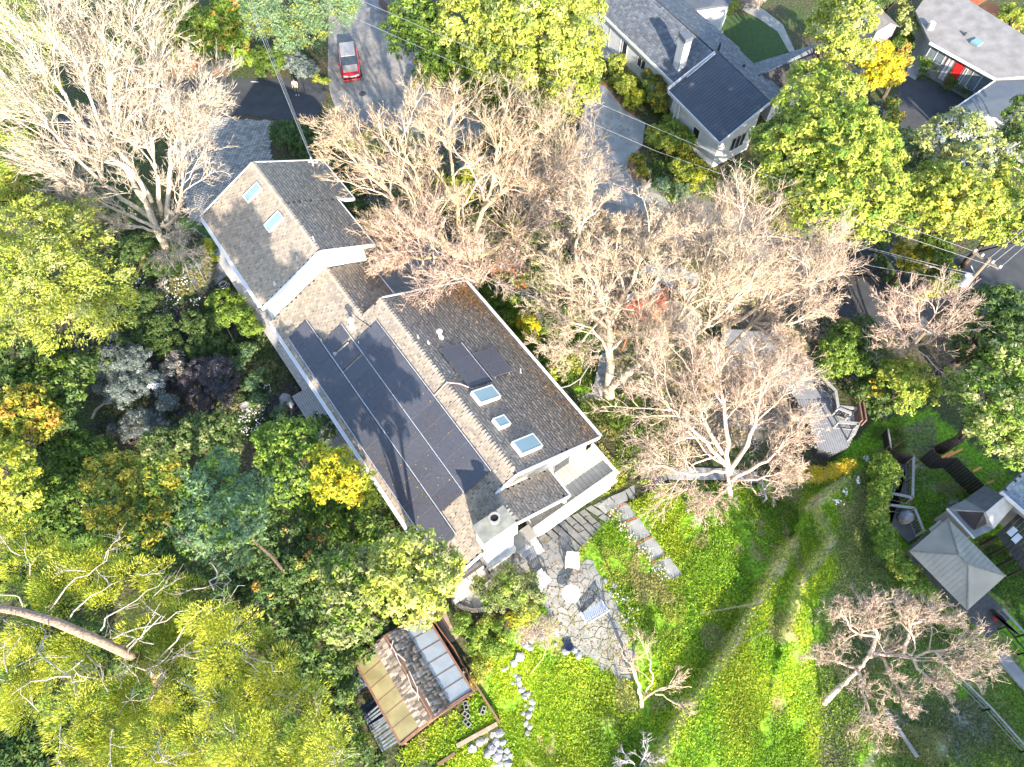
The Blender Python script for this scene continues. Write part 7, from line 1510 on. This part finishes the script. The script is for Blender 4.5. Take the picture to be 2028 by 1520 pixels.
# ---- ground cover of the meadow: small leaves and blades hugging the soil
EXCL = [PATP] + [W2(q) for q in SL] + [W2([(1185, 990), (1240, 965), (1500, 925), (1500, 960), (1330, 955), (1230, 1005), (1205, 1022)]), W2([(1040, 1062), (1200, 985), (1225, 1010), (1110, 1125)]), W2([(700, 1310), (765, 1255), (858, 1225), (940, 1370), (850, 1440), (775, 1500)]), DP]
def cover(label, poly, n, pal, leaf, hmax, seed, pal2=None, mix2=.3, blade=.3, name='ground_cover', ns=1.1, excl=True):
    rg = np.random.default_rng(seed); Pp_ = W2(poly); a = np.array(Pp_); x0, y0 = a.min(0); x1, y1 = a.max(0); X = rg.uniform(x0 - .8, x1 + .8, n * 3); Y = rg.uniform(y0 - .8, y1 + .8, n * 3); wob = 0 if not excl else 1; ok = in_poly(X + wob * ((vnoise(X, Y, 1.3) - .5) * 2.6 + rg.normal(size=len(X)) * .35), Y + wob * ((vnoise(X + 77, Y, 1.3) - .5) * 2.2 + rg.normal(size=len(X)) * .3), Pp_)
    if excl:
        for e_ in EXCL: ok &= ~in_poly(X, Y, e_)
        for P_b, h_, st_b, ge_b in BANKS[:2]:
            for a, b in zip(P_b[:-1], P_b[1:]): ok &= (seg_d(X, Y, a, b)[0] > .28) | (rg.random(len(X)) < .35)
    h = vnoise(X, Y, ns) * .6 + vnoise(X + 50, Y, ns * .35) * .4
    ok &= h > .22 + .2 * rg.random(len(X)); X, Y, h = X[ok][:n], Y[ok][:n], h[ok][:n]; m = len(X); Z = hgt(X, Y) + (h ** 1.3) * hmax * rg.uniform(.3, 1.1, m)
    P = np.stack([X, Y, Z], 1); c = col_pick(pal, m, rg)
    if pal2: k = (vnoise(X + 9, Y, ns * 2.2) + rg.normal(size=m) * .12) < mix2 + .12; c[k] = col_pick(pal2, int(k.sum()), rg)
    c *= rg.uniform(.7, 1.25, (m, 1)) * (.62 + .75 * vnoise(X + 31, Y + 7, 2.6))[:, None]; dry = vnoise(X + 5, Y + 60, 1.9) > .80; c[dry] = c[dry] * .4 + np.array([.22, .19, .08]); j = int(m * (1 - blade))
    me = leaves_mesh(name, P[:j], rg.normal(size=(j, 3)) * .5 + [0, 0, .75], leaf * rg.uniform(.6, 1.4, j), c[:j], 1.7, rg); me.materials.append(LEAF)
    d = rdir(m - j, .35, rg); P2 = P[j:].copy(); P2[:, 2] = hgt(P2[:, 0], P2[:, 1]); me2 = blades_mesh('b', P2, d, hmax * rg.uniform(.6, 1.5, m - j) + .05, np.full(m - j, leaf * .4), c[j:], rg); me2.materials.append(LEAF)
    o = put(name, me, None, None, kind='stuff'); o['label'] = label; o['category'] = 'ground cover'
    if m - j > 0: o2 = put('grass', me2, None, None, kind='stuff'); o2['label'] = label.replace('leafy', 'grassy') + ', grass blades'; o2['category'] = 'grass'
    NLEAF[0] += m
cover('leafy bright green growth filling the bed between the two slab paths', [(1205, 985), (1330, 950), (1400, 1040), (1432, 1102), (1400, 1130), (1350, 1140), (1290, 1060), (1240, 1000)], 26000, 'turf', .068, .30, 601, 'turfy', .35, .15)
cover('leafy yellowish-green growth of the bed between the flagstone patio and the slab path', [(1135, 1060), (1200, 1012), (1250, 1060), (1330, 1160), (1330, 1220), (1290, 1300), (1210, 1190), (1170, 1110)], 19000, 'lime', .068, .28, 602, 'turf', .35, .3)
cover('leafy deep green growth across the open lower meadow', [(1330, 1150), (1432, 1100), (1440, 1010), (1340, 960), (1530, 990), (1600, 960), (1600, 1010), (1538, 1125), (1491, 1201), (1431, 1304), (1339, 1430), (1292, 1512), (1240, 1600), (1080, 1600), (1000, 1480), (1060, 1300), (1140, 1300), (1260, 1350), (1290, 1300)], 80000, 'turf', .072, .28, 603, 'turfy', .38, .2)
cover('leafy vivid yellow-green growth on the sunny bank right of the meadow ridge', [(1540, 1125), (1600, 990), (1660, 950), (1640, 1090), (1600, 1200), (1600, 1320), (1640, 1600), (1240, 1600), (1340, 1430), (1431, 1304), (1491, 1201)], 70000, 'turfy', .070, .22, 604, 'turf', .40, .5)
cover('leafy lawn-like growth left of the long pole shadow', [(960, 1300), (1060, 1290), (1120, 1290), (1100, 1600), (880, 1600), (940, 1480), (985, 1430), (950, 1350)], 42000, 'turfy', .068, .2, 605, 'turf', .35, .25)
cover('leafy rough grass below the greenhouse', [(780, 1500), (850, 1440), (935, 1375), (985, 1430), (900, 1490), (900, 1600), (760, 1600)], 12000, 'turf', .085, .22, 606, 'turfy', .4, .25)
cover('leafy dull rough grass of the shaded slope left of the hedge', [(1640, 1090), (1660, 960), (1720, 900), (1790, 830), (1850, 850), (1740, 900), (1735, 1000), (1760, 1110), (1960, 1310), (2060, 1400), (2060, 1600), (1640, 1600), (1600, 1320)], 52000, 'mid', .08, .15, 607, 'olive', .32, .6, ns=2)
cover('leafy short grass of the small lawn beside the playhouse', [(1810, 930), (1850, 925), (1930, 985), (1890, 1020), (1860, 1040), (1830, 1050), (1812, 1000)], 7000, 'mid', .08, .1, 608, 'turf', .3, .6, excl=False)
cover('leafy shaded grass around and below the gazebo', [(1990, 1060), (2060, 1120), (2060, 1300), (1990, 1190), (1960, 1170), (1930, 1070)], 7000, 'dark', .09, .14, 609, 'green', .4, .5, excl=False)
cover('leafy undergrowth below the bare trees beside the road', [(1120, 440), (1300, 430), (1620, 560), (1650, 650), (1560, 720), (1560, 860), (1420, 910), (1230, 910), (1190, 800), (1240, 700), (1180, 620), (1060, 560)], 26000, 'olive', .13, .35, 610, 'dry', .42, .3, ns=1.6)
cover('leafy undergrowth below the bare trees beside the house', [(640, 250), (850, 260), (1140, 330), (1140, 460), (1060, 580), (960, 560), (900, 540), (770, 500), (720, 400)], 22000, 'olive', .14, .35, 611, 'dry', .35, .3, ns=1.4)
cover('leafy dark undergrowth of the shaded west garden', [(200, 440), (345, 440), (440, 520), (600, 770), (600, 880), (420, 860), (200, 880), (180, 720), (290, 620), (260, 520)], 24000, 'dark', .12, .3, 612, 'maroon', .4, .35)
cover('leafy creeping growth over the flagstone joints below the bench', [(1085, 1215), (1190, 1210), (1262, 1330), (1200, 1340), (1110, 1265)], 2600, 'lime', .06, .09, 613, 'olive', .4, .2, excl=False)
cover('leafy planting strip along the foot of the balcony', [(1180, 870), (1230, 930), (1240, 960), (1190, 985), (1215, 945)], 3500, 'lime', .1, .3, 614, 'lemon', .3, .3, excl=False)
cover('leafy green bank between the house and the stepping stones', [(930, 565), (1020, 580), (1140, 650), (1190, 700), (1180, 770), (1110, 770), (1060, 700)], 16000, 'turf', .10, .22, 615, 'mid', .45, .3, excl=False)
cover('leafy low planting between the forked trunk and the balcony', [(1140, 800), (1200, 780), (1330, 870), (1350, 920), (1250, 935), (1190, 870)], 9000, 'mid', .1, .25, 616, 'olive', .4, .4)
cover('leafy undergrowth of the neighbour bed along the pale house', [(1205, 110), (1230, 110), (1330, 230), (1420, 340), (1440, 400), (1300, 380), (1255, 330), (1285, 290), (1310, 235), (1270, 225), (1195, 160)], 9000, 'green', .14, .3, 617, 'gold', .35, .2, excl=False)

# ---- trees just outside the frame, lower right, whose shade falls on the slope
for i, (x, y, z, r) in enumerate(((30, -13, 10, 5.5), (39, -11, 11, 6), (46, -3, 11, 6), (35, -21, 12, 6))):
    t = thing('oak_tree', ('first', 'second', 'third', 'fourth')[i] + ' broad oak standing outside the lower right of the view', 'tree', (x, y, 0), 'oaks outside the view')
    mb = MB(); mb.tube([(x, y, -.1), (x, y, z * .8)], [.4, .2], 8, BK); put('trunk', mb, BARK, t, smooth=True); foliage('crown', [(x, y, z, r, .8), (x + 2, y + 1, z - 2, r * .7, .8), (x - 2, y - 1, z - 2, r * .7, .8)], 'green', .5, 1.1, .7, 'leaf', 700 + i, t)

# ================================================================= BARE TREES
CREAM = [(0.528, 0.421, 0.302), (0.436, 0.345, 0.242), (0.607, 0.498, 0.363), (0.264, 0.198, 0.146)]
PINK = [(0.501, 0.377, 0.300), (0.408, 0.305, 0.245), (0.580, 0.455, 0.363), (0.251, 0.182, 0.144)]
GOLDB = [(0.475, 0.366, 0.202), (0.409, 0.316, 0.190), (0.528, 0.418, 0.252), (0.251, 0.184, 0.114)]
WHT = [(0.487, 0.420, 0.333), (0.401, 0.347, 0.272), (0.559, 0.487, 0.399), (0.268, 0.219, 0.169)]
def L3(*ps): return [at(*p) for p in ps]
# the big dead-looking tree at the upper left
bare_tree('bare_tree', 'huge pale leafless tree fanning over the paved driveway at the upper left', at(330, 492), [
    (L3((318, 470, 2), (285, 400, 5), (250, 330, 8), (225, 260, 11), (215, 170, 14), (220, 90, 16.5)), .26, .05),
    (L3((318, 470, 2), (290, 410, 5), (270, 350, 7.5), (170, 270, 11), (130, 190, 14), (60, 100, 16.5)), .24, .05),
    (L3((310, 440, 3), (240, 390, 6), (180, 340, 9), (110, 270, 12), (50, 180, 15)), .20, .04),
    (L3((330, 440, 3), (335, 350, 6), (335, 270, 9), (328, 190, 12), (315, 130, 14)), .20, .04),
    (L3((320, 430, 3), (310, 350, 7), (300, 270, 10), (290, 190, 13), (295, 110, 15)), .20, .04),
    (L3((300, 400, 5), (260, 330, 8), (200, 250, 12), (170, 150, 15), (160, 60, 17)), .18, .04),
    (L3((320, 450, 3), (350, 430, 5), (358, 380, 7), (362, 310, 9), (372, 250, 11)), .13, .03),
    (L3((345, 300, 8), (358, 250, 10), (380, 215, 12), (405, 200, 13)), .07, .02),
    (L3((345, 190, 12), (355, 150, 13), (370, 120, 14)), .06, .015),
    (L3((315, 455, 3), (260, 430, 5), (200, 400, 7), (140, 370, 9), (110, 330, 10)), .14, .03),
    (L3((318, 470, 2), (330, 470, 4), (345, 490, 5), (360, 505, 5.5)), .10, .03),
    (L3((315, 460, 3), (270, 450, 5), (225, 440, 6), (170, 400, 8)), .12, .03)],
    WHT, 801, nk=(13, 8, 7, 4), ratio=(.42, .5, .5, .55), spread=.5, upb=.05, trunk=[([at(330, 492), at(322, 476, 1.2), at(318, 470, 2.2)], .36, .28)], tw=.014, curl=.24)
# the two in the middle
bare_tree('bare_tree', 'wide leafless tree between the wing and the road with a golden-pink crown', at(925, 545), [
    (L3((918, 520, 2), (870, 480, 4.5), (810, 450, 6), (770, 380, 8), (735, 340, 9.5), (725, 300, 10.2)), .22, .05),
    (L3((918, 520, 2), (880, 480, 4), (850, 420, 7), (820, 340, 9.5), (790, 270, 11)), .20, .04),
    (L3((920, 515, 2), (910, 450, 5), (900, 370, 8), (890, 290, 10.5), (880, 230, 12)), .22, .04),
    (L3((925, 515, 2), (945, 450, 5), (970, 380, 8), (985, 300, 10.5), (1000, 230, 12)), .22, .04),
    (L3((925, 520, 2), (985, 490, 4.5), (1040, 430, 7), (1080, 370, 9), (1110, 310, 10.5)), .18, .04),
    (L3((918, 520, 2), (860, 510, 3.5), (810, 510, 4.6), (780, 480, 5.4), (750, 440, 6.2)), .16, .03),
    (L3((770, 380, 8), (720, 340, 9), (690, 300, 10), (675, 265, 10.5), (668, 270, 11)), .09, .02),
    (L3((900, 400, 7.5), (860, 330, 9.5), (840, 260, 11)), .14, .03), (L3((950, 420, 7), (1030, 350, 9.5), (1060, 260, 11.5)), .14, .03)],
    GOLDB + PINK + CREAM, 802, nk=(13, 8, 7, 4), ratio=(.40, .5, .5, .55), spread=.72, upb=.10, trunk=[([at(925, 548), at(920, 530, 1.2), at(920, 518, 2.2)], .42, .3)], tw=.0125)
bare_tree('bare_tree', 'small leafless tree with a round twig ball over the roof gap', at(835, 560), [
    (L3((835, 545, 1.5), (815, 540, 4), (790, 515, 5.5), (775, 480, 6.5)), .12, .03), (L3((835, 545, 1.5), (840, 530, 4), (830, 490, 6), (825, 450, 7)), .12, .03), (L3((835, 545, 1.5), (860, 520, 4), (855, 480, 6), (850, 450, 6.5)), .10, .03), (L3((815, 540, 4), (770, 530, 5.5), (745, 520, 6)), .08, .02)],
    PINK, 803, nk=(11, 8, 6, 4), ratio=(.55, .5, .5, .5), spread=.7, upb=.10, tw=.0125)
bare_tree('bare_tree', 'low drooping leafless crown over the north corner of the main roof', at(945, 590), [
    (L3((945, 575, 1.5), (935, 555, 4), (900, 550, 6), (875, 545, 7)), .10, .03), (L3((945, 575, 1.5), (945, 550, 4), (930, 530, 6), (905, 525, 7)), .10, .03), (L3((945, 570, 1.5), (965, 545, 4), (975, 530, 6)), .09, .02)],
    PINK, 804, nk=(10, 7, 6, 4), ratio=(.6, .5, .5, .5), spread=.8, upb=.06, tw=.0125)
bare_tree('bare_tree', 'leafless tree with a reddish spur above the mulch patch', at(1020, 520), [
    (L3((1022, 515, .5), (1026, 490, 3), (1040, 450, 5.5), (1060, 400, 8), (1090, 350, 10)), .17, .04), (L3((1022, 500, 1.5), (1005, 485, 3), (970, 488, 4), (940, 500, 4.5)), .13, .03), (L3((1026, 490, 3), (1070, 440, 6), (1120, 400, 8), (1160, 370, 9)), .13, .03), (L3((1026, 490, 3), (1010, 420, 6), (1005, 350, 8.5)), .12, .03), (L3((1040, 450, 5), (1090, 460, 6.5), (1140, 470, 7.5)), .1, .03)],
    PINK + CREAM, 805, nk=(11, 8, 6, 4), ratio=(.5, .5, .5, .5), spread=.75, upb=.1, tw=.0125)
# the forked giant and its neighbours
bare_tree('bare_tree', 'forked pale giant of a leafless tree rising right of the balcony', at(1207, 782), [
    (L3((1206, 770, .6), (1208, 700, 3.5), (1205, 640, 6), (1190, 590, 8), (1180, 530, 10)), .34, .10),
    (L3((1208, 772, .8), (1240, 745, 2.6), (1265, 722, 4), (1300, 690, 6), (1340, 640, 8), (1380, 570, 10.5)), .28, .08),
    (L3((1205, 640, 6), (1240, 580, 8.5), (1270, 520, 10.5), (1290, 460, 12)), .18, .05),
    (L3((1205, 650, 5.6), (1160, 610, 7.5), (1120, 560, 9), (1100, 500, 10.5)), .16, .04),
    (L3((1265, 722, 4), (1260, 660, 6.5), (1280, 600, 9), (1310, 540, 11)), .16, .04),
    (L3((1300, 690, 6), (1370, 670, 7.5), (1430, 620, 9.5), (1480, 560, 11.5)), .16, .04),
    (L3((1200, 620, 7), (1150, 680, 8), (1120, 710, 8.5)), .10, .03), (L3((1190, 590, 8), (1140, 520, 10), (1150, 450, 12), (1180, 420, 12.5)), .13, .03),
    (L3((1380, 570, 10), (1400, 500, 11.5), (1430, 450, 12.5)), .10, .03), (L3((1340, 640, 8), (1390, 600, 9.5), (1450, 520, 12)), .11, .03), (L3((1240, 580, 8.5), (1220, 520, 10), (1230, 450, 12)), .10, .03), (L3((1300, 690, 6), (1330, 740, 7), (1380, 760, 7.6)), .10, .03), (L3((1208, 700, 3.5), (1170, 650, 6), (1130, 640, 7), (1090, 600, 8)), .10, .03)],
    CREAM, 806, nk=(12, 9, 7, 4), ratio=(.40, .5, .5, .55), spread=.8, upb=.08, trunk=[([at(1207, 786), at(1206, 770, .8)], .42, .36)], tw=.0125)
bare_tree('bare_tree', 'leafless tree in the middle of the twig mass, above the far deck', at(1420, 780), [
    (L3((1420, 775, .5), (1430, 700, 4), (1440, 620, 7), (1460, 540, 9.5), (1490, 470, 11.5)), .2, .05), (L3((1430, 700, 4), (1490, 640, 7), (1550, 570, 9.5), (1590, 510, 11)), .16, .04), (L3((1440, 650, 6), (1520, 600, 9), (1600, 560, 11), (1630, 530, 11.5)), .14, .04), (L3((1440, 620, 7), (1400, 540, 9.5), (1380, 470, 11.5)), .14, .04), (L3((1490, 640, 7), (1570, 640, 9), (1630, 610, 10)), .12, .03), (L3((1530, 580, 9), (1560, 500, 11.2)), .1, .03), (L3((1430, 720, 3.6), (1490, 700, 5.5), (1520, 730, 7), (1540, 750, 8)), .12, .03), (L3((1435, 680, 5), (1480, 740, 6), (1500, 800, 7)), .10, .03), (L3((1490, 640, 7), (1530, 670, 8), (1560, 690, 8.6)), .10, .03)],
    CREAM + PINK, 807, nk=(12, 9, 7, 4), ratio=(.44, .5, .5, .5), spread=.8, upb=.08, tw=.0125)
bare_tree('bare_tree', 'leafless tree with the pinkest twigs, lowest of the central group', at(1450, 990), [
    (L3((1448, 985, .5), (1440, 930, 3.5), (1400, 880, 5.5), (1350, 830, 7), (1310, 790, 8)), .18, .04), (L3((1440, 930, 3.5), (1440, 860, 6), (1430, 780, 8), (1420, 720, 9)), .17, .04), (L3((1445, 940, 3), (1480, 880, 6), (1500, 810, 8), (1505, 750, 9)), .17, .04), (L3((1448, 950, 2.8), (1520, 910, 5), (1550, 880, 6.2), (1568, 850, 7)), .14, .03), (L3((1440, 930, 3.4), (1380, 940, 4.8), (1330, 930, 5.6), (1310, 900, 6)), .12, .03), (L3((1430, 900, 4.5), (1380, 800, 7.5), (1370, 730, 9)), .13, .03), (L3((1448, 950, 2.6), (1500, 950, 4), (1560, 930, 5)), .10, .03), (L3((1445, 960, 2.4), (1420, 985, 3.6), (1400, 1000, 4)), .09, .02)],
    PINK + CREAM[:2], 808, nk=(12, 9, 7, 4), ratio=(.46, .5, .5, .5), spread=.8, upb=.06, tw=.0125)
bare_tree('bare_tree', 'golden-tipped leafless tree beside the pale driveway', at(1150, 470), [
    (L3((1150, 465, .5), (1150, 420, 3.5), (1140, 370, 6), (1120, 320, 8), (1110, 270, 9)), .14, .03), (L3((1150, 430, 3), (1090, 380, 6), (1060, 330, 8)), .11, .03), (L3((1150, 420, 3.5), (1180, 440, 5), (1230, 450, 6)), .10, .02), (L3((1160, 440, 3), (1260, 450, 5.5), (1330, 450, 7)), .10, .02)],
    GOLDB + PINK, 809, nk=(12, 8, 6, 4), ratio=(.5, .5, .5, .5), spread=.75, upb=.12, tw=.012)
bare_tree('bare_tree', 'leafless thicket tree at the lower corner of the pale driveway', at(1390, 500), [
    (L3((1390, 495, .5), (1400, 460, 3), (1440, 430, 5), (1490, 415, 6.5)), .12, .03), (L3((1400, 460, 3), (1370, 430, 5), (1330, 420, 6)), .10, .03), (L3((1395, 480, 2), (1460, 470, 4.5), (1540, 470, 6.5), (1600, 480, 7.5)), .12, .03), (L3((1400, 460, 3), (1420, 420, 5.2), (1425, 400, 6)), .09, .02)],
    CREAM + GOLDB[:2], 810, nk=(12, 8, 6, 4), ratio=(.5, .5, .5, .5), spread=.75, upb=.1, tw=.012)
bare_tree('bare_tree', 'pinkish leafless tree spreading over the small bright domed tree', at(1790, 735), [
    (L3((1790, 725, 1), (1800, 690, 4), (1830, 650, 6), (1860, 600, 8)), .13, .03), (L3((1800, 690, 4), (1780, 650, 6), (1760, 610, 7.5)), .11, .03), (L3((1800, 690, 4), (1850, 670, 6), (1890, 620, 8)), .11, .03), (L3((1795, 710, 3), (1770, 690, 4.5), (1750, 670, 5.5)), .09, .02), (L3((1810, 680, 4.5), (1810, 630, 6.5), (1810, 590, 8)), .1, .02)],
    PINK, 811, nk=(10, 7, 6, 4), ratio=(.5, .5, .5, .5), spread=.7, upb=.1, tw=.0125)
bare_tree('bare_tree', 'spreading leafless tree with a bent pale trunk in the lower right grass', at(1632, 1392), [
    (L3((1665, 1360, 1.6), (1700, 1325, 3.2), (1720, 1300, 4.2), (1790, 1302, 5.2), (1850, 1290, 6.2), (1910, 1280, 7)), .13, .03), (L3((1720, 1300, 4.2), (1735, 1260, 5.2), (1720, 1220, 6.2), (1730, 1180, 7)), .13, .03), (L3((1700, 1325, 3.2), (1650, 1310, 4), (1620, 1305, 4.6)), .09, .02), (L3((1790, 1302, 5.2), (1800, 1250, 6.2), (1840, 1220, 7), (1870, 1230, 7.4)), .11, .03), (L3((1700, 1325, 3.2), (1710, 1360, 4), (1720, 1410, 4.6), (1730, 1440, 5)), .10, .03), (L3((1745, 1300, 4.4), (1770, 1350, 5), (1800, 1400, 5.6)), .09, .03), (L3((1850, 1290, 6.2), (1890, 1330, 6.8), (1930, 1350, 7.2)), .09, .02), (L3((1735, 1260, 5), (1690, 1250, 5.8), (1670, 1210, 6.4)), .09, .02), (L3((1800, 1300, 5.4), (1840, 1350, 6), (1870, 1370, 6.4)), .09, .02), (L3((1720, 1220, 6), (1760, 1190, 6.8), (1790, 1210, 7)), .08, .02)],
    PINK + CREAM, 812, nk=(13, 8, 6, 4), ratio=(.42, .5, .5, .5), spread=.9, upb=.05, trunk=[([at(1632, 1392), at(1648, 1376, .8), at(1665, 1360, 1.7)], .20, .14)], tw=.0105)
bare_tree('bare_tree', 'small crooked leafless fruit tree leaning in the lower meadow', at(1272, 1398), [
    (L3((1270, 1385, .5), (1262, 1350, 1.6), (1250, 1318, 2.3), (1236, 1305, 2.7)), .11, .03), (L3((1272, 1385, .5), (1295, 1370, 1.4), (1330, 1360, 2.0), (1370, 1362, 2.4)), .08, .02), (L3((1275, 1382, .6), (1292, 1345, 1.6), (1288, 1310, 2.4), (1280, 1285, 2.9)), .07, .02), (L3((1295, 1370, 1.4), (1330, 1390, 1.9), (1355, 1400, 2.1)), .06, .015)],
    GOLDB[:2] + PINK[:2], 813, nk=(5, 5, 4, 3), ratio=(.45, .5, .5, .5), spread=.8, upb=.06, trunk=[([at(1271, 1400), at(1270, 1385, .6)], .14, .12)], tw=.012)
bare_tree('bare_tree', 'grey twiggy shrub-sized leafless tree at the bottom edge of the meadow', at(1265, 1530), [
    (L3((1265, 1525, .2), (1250, 1510, 1.0), (1225, 1505, 1.6)), .05, .015), (L3((1265, 1525, .2), (1275, 1500, 1.2), (1285, 1475, 1.9)), .05, .015), (L3((1265, 1525, .2), (1300, 1515, 1.1)), .04, .01)],
    [(.42, .40, .40), (.34, .32, .32)], 814, nk=(6, 5, 4, 2), ratio=(.5, .5, .5, .5), spread=.8, upb=.06, tw=.011)
bare_tree('bare_tree', 'little leafless shrub arching beside the gate and the golden grass', at(1500, 985), [
    (L3((1500, 980, .3), (1520, 960, 1.4), (1560, 940, 2.4)), .06, .02), (L3((1500, 980, .3), (1480, 960, 1.5), (1450, 950, 2.3)), .06, .02), (L3((1500, 980, .3), (1530, 975, 1.3), (1550, 960, 1.8)), .05, .015)],
    PINK, 815, nk=(7, 6, 5, 2), ratio=(.5, .5, .5, .5), spread=.8, upb=.05, tw=.014)
bare_tree('bare_tree', 'thin grey leafless sapling over the patch of bare soil in the shade', at(1750, 800), [
    (L3((1750, 795, .2), (1765, 805, 1.0), (1785, 812, 1.4)), .05, .015), (L3((1750, 795, .2), (1720, 730, 2), (1705, 700, 2.6)), .05, .015)],
    [(.45, .42, .40)], 816, nk=(5, 4, 3, 2), ratio=(.5, .5, .5, .5), spread=.8, upb=.05, tw=.012)
g_ = thing('garden_gate', 'small grey wooden gate beside the arching leafless shrub', 'gate', at(1512, 975, 0))
for p in ((1508, 952), (1517, 988)): q = at(*p, .9); put('post', MB().box((q.x, q.y, .5), (.1, .1, 1.0)), WR_, g_)
put('top_bar', MB().beam(at(1508, 951, 1.02), at(1518, 989, 1.02), .12, .06), WR_, g_)
for i in range(4): a = at(1509 + 2.2 * i, 957 + 8 * i, .5); put('picket', MB().box((a.x - .1, a.y, .5), (.05, .08, .8)), WR_, g_)
# deer-fence posts and net on the ridges
def net(label, pts, h=.9):
    t = thing('net_fence', label, 'net fence', at(*pts[0], 0)); P = [at(*p, 0) for p in pts]
    for p in P: z = hz(p.x, p.y); put('stake', MB().tube([(p.x, p.y, z - .1), (p.x + .12, p.y + .1, z + h)], .025, 5), GREYN, t)
    mb = MB()
    for a, b in zip(P[:-1], P[1:]):
        n = max(2, int((b - a).length / .45)); za, zb = hz(a.x, a.y), hz(b.x, b.y)
        for k in range(4): mb.beam((a.x, a.y, za + .1 + h * .2 * k), (b.x, b.y, zb + .1 + h * .2 * k), .006, .006)
        for i in range(n): p = a.lerp(b, i / n); z = za + (zb - za) * i / n; mb.beam((p.x, p.y, z), (p.x + .1, p.y + .08, z + h * .92), .005, .005)
    put('net', mb, GREYN, t, kind='stuff')
GREYN = M('net_grey', (.16, .16, .15), .8)
net('leaning net fence following the upper ridge right of the meadow', [(1655, 960), (1598, 1010), (1612, 1055), (1628, 1090), (1598, 1135), (1562, 1175)])
net('lower net fence crossing the sunny bank', [(1538, 1128), (1490, 1205), (1385, 1210 + 8)], .7)
net('net fence piece curving at the bottom of the sunny bank', [(1600, 1240), (1500, 1262), (1440, 1290)], .7)
tag(put('bamboo_cane', MB().tube([v3(1082, 1283, .9), v3(1075, 1305, .5), v3(1050, 1335, .1)], .02, 5), M('cane', (.5, .38, .2), .7)), 'bent tan cane sticking out of the dry bush', 'cane')
tag(put('log', MB().tube([v3(182, 830, .2), v3(190, 812, .3), v3(205, 800, .35), v3(222, 797, .2)], .09, 7), M('grey_log', (.26, .23, .20), .9), smooth=True), 'curved grey fallen branch on the bare soil below the silvery shrubs', 'branch')
tag(put('log', MB().tube([v3(182, 868, .15), v3(205, 862, .2)], .08, 7), M('grey_log2', (.30, .26, .22), .9), smooth=True), 'short straight fallen branch below the curved one', 'branch')
tag(put('log', MB().tube([v3(1772, 812, .2), v3(1786, 825, .2)], .07, 6), M('pale_log', (.42, .38, .34), .9)), 'pale fallen branch in the shaded lawn below the bright domed tree', 'branch')
# fallen leaves and twigs lying on the roofs, road and patio
def litter(label, P, Nn, cols, size, seed):
    rg = np.random.default_rng(seed); n = len(P); me = leaves_mesh('leaf_litter', P, Nn + rg.normal(size=(n, 3)) * .15, size * rg.uniform(.5, 1.5, n), np.array(cols)[rg.integers(0, len(cols), n)] * rg.uniform(.6, 1.2, (n, 1)), 1.4, rg); me.materials.append(LEAF)
    o = put('leaf_litter', me, None, None, kind='stuff'); o['label'] = label; o['category'] = 'leaf litter'
LIT = [(.30, .15, .05), (.22, .13, .06), (.40, .26, .10), (.15, .09, .05)]
rl = np.random.default_rng(91); n = 1500; S_ = rl.uniform(.1, 15.2, n) ** 1.0; N_q = 6.4 - np.abs(rl.normal(size=n)) * .55; k_ = rl.random(n) < .55; S_[k_] = .2 + np.abs(rl.normal(size=int(k_.sum()))) * 1.6; N_q[k_] = 6.3 - np.abs(rl.normal(size=int(k_.sum()))) * 1.1; N_q = np.clip(N_q, .3, 6.4); S_ = np.clip(S_, .1, 15.2)
litter('orange-brown fallen leaves gathered along the northeast eave of the main roof', np.array([tuple(fr.w(a, b, zl(b) + .05)) for a, b in zip(S_, N_q)]), np.tile(np.array([[.34, .24, .9]]), (n, 1)), LIT, .085, 92)
n = 700; S_ = rl.uniform(-5, 17, n); N_q = rl.uniform(-6.3, -.3, n); litter('sparse brown leaves scattered over the west slope and the solar panels', np.array([tuple(fr.w(a, b, zl(b) + .2)) for a, b in zip(S_, N_q)]), np.tile(np.array([[-.34, -.24, .9]]), (n, 1)), LIT, .06, 93)
for lab, poly, n, z, sd_ in (('fallen leaves scattered over the worn road around the red car', ((640, 20), (840, 20), (860, 260), (640, 240)), 900, .05, 94), ('fallen leaves scattered on the pale driveway of the neighbour', ((1150, 180), (1270, 245), (1250, 330), (1330, 395), (1180, 395)), 500, .07, 95), ('fallen leaves scattered over the flagstone patio', ((920, 1130), (1050, 1065), (1130, 1070), (1250, 1330), (1110, 1262)), 700, .07, 96), ('fallen leaves on the dark road junction at the right', ((1640, 480), (1740, 520), (1800, 620), (1690, 640)), 400, .06, 97)):
    Pp_ = W2(poly); a = np.array(Pp_); X = rl.uniform(a[:, 0].min(), a[:, 0].max(), n * 2); Y = rl.uniform(a[:, 1].min(), a[:, 1].max(), n * 2); ok = in_poly(X, Y, Pp_) & (vnoise(X, Y, 1.4) > .35); X, Y = X[ok], Y[ok]
    litter(lab, np.stack([X, Y, hgt(X, Y) + z], 1), np.tile(np.array([[0, 0, 1.]]), (len(X), 1)), LIT, .08, sd_)
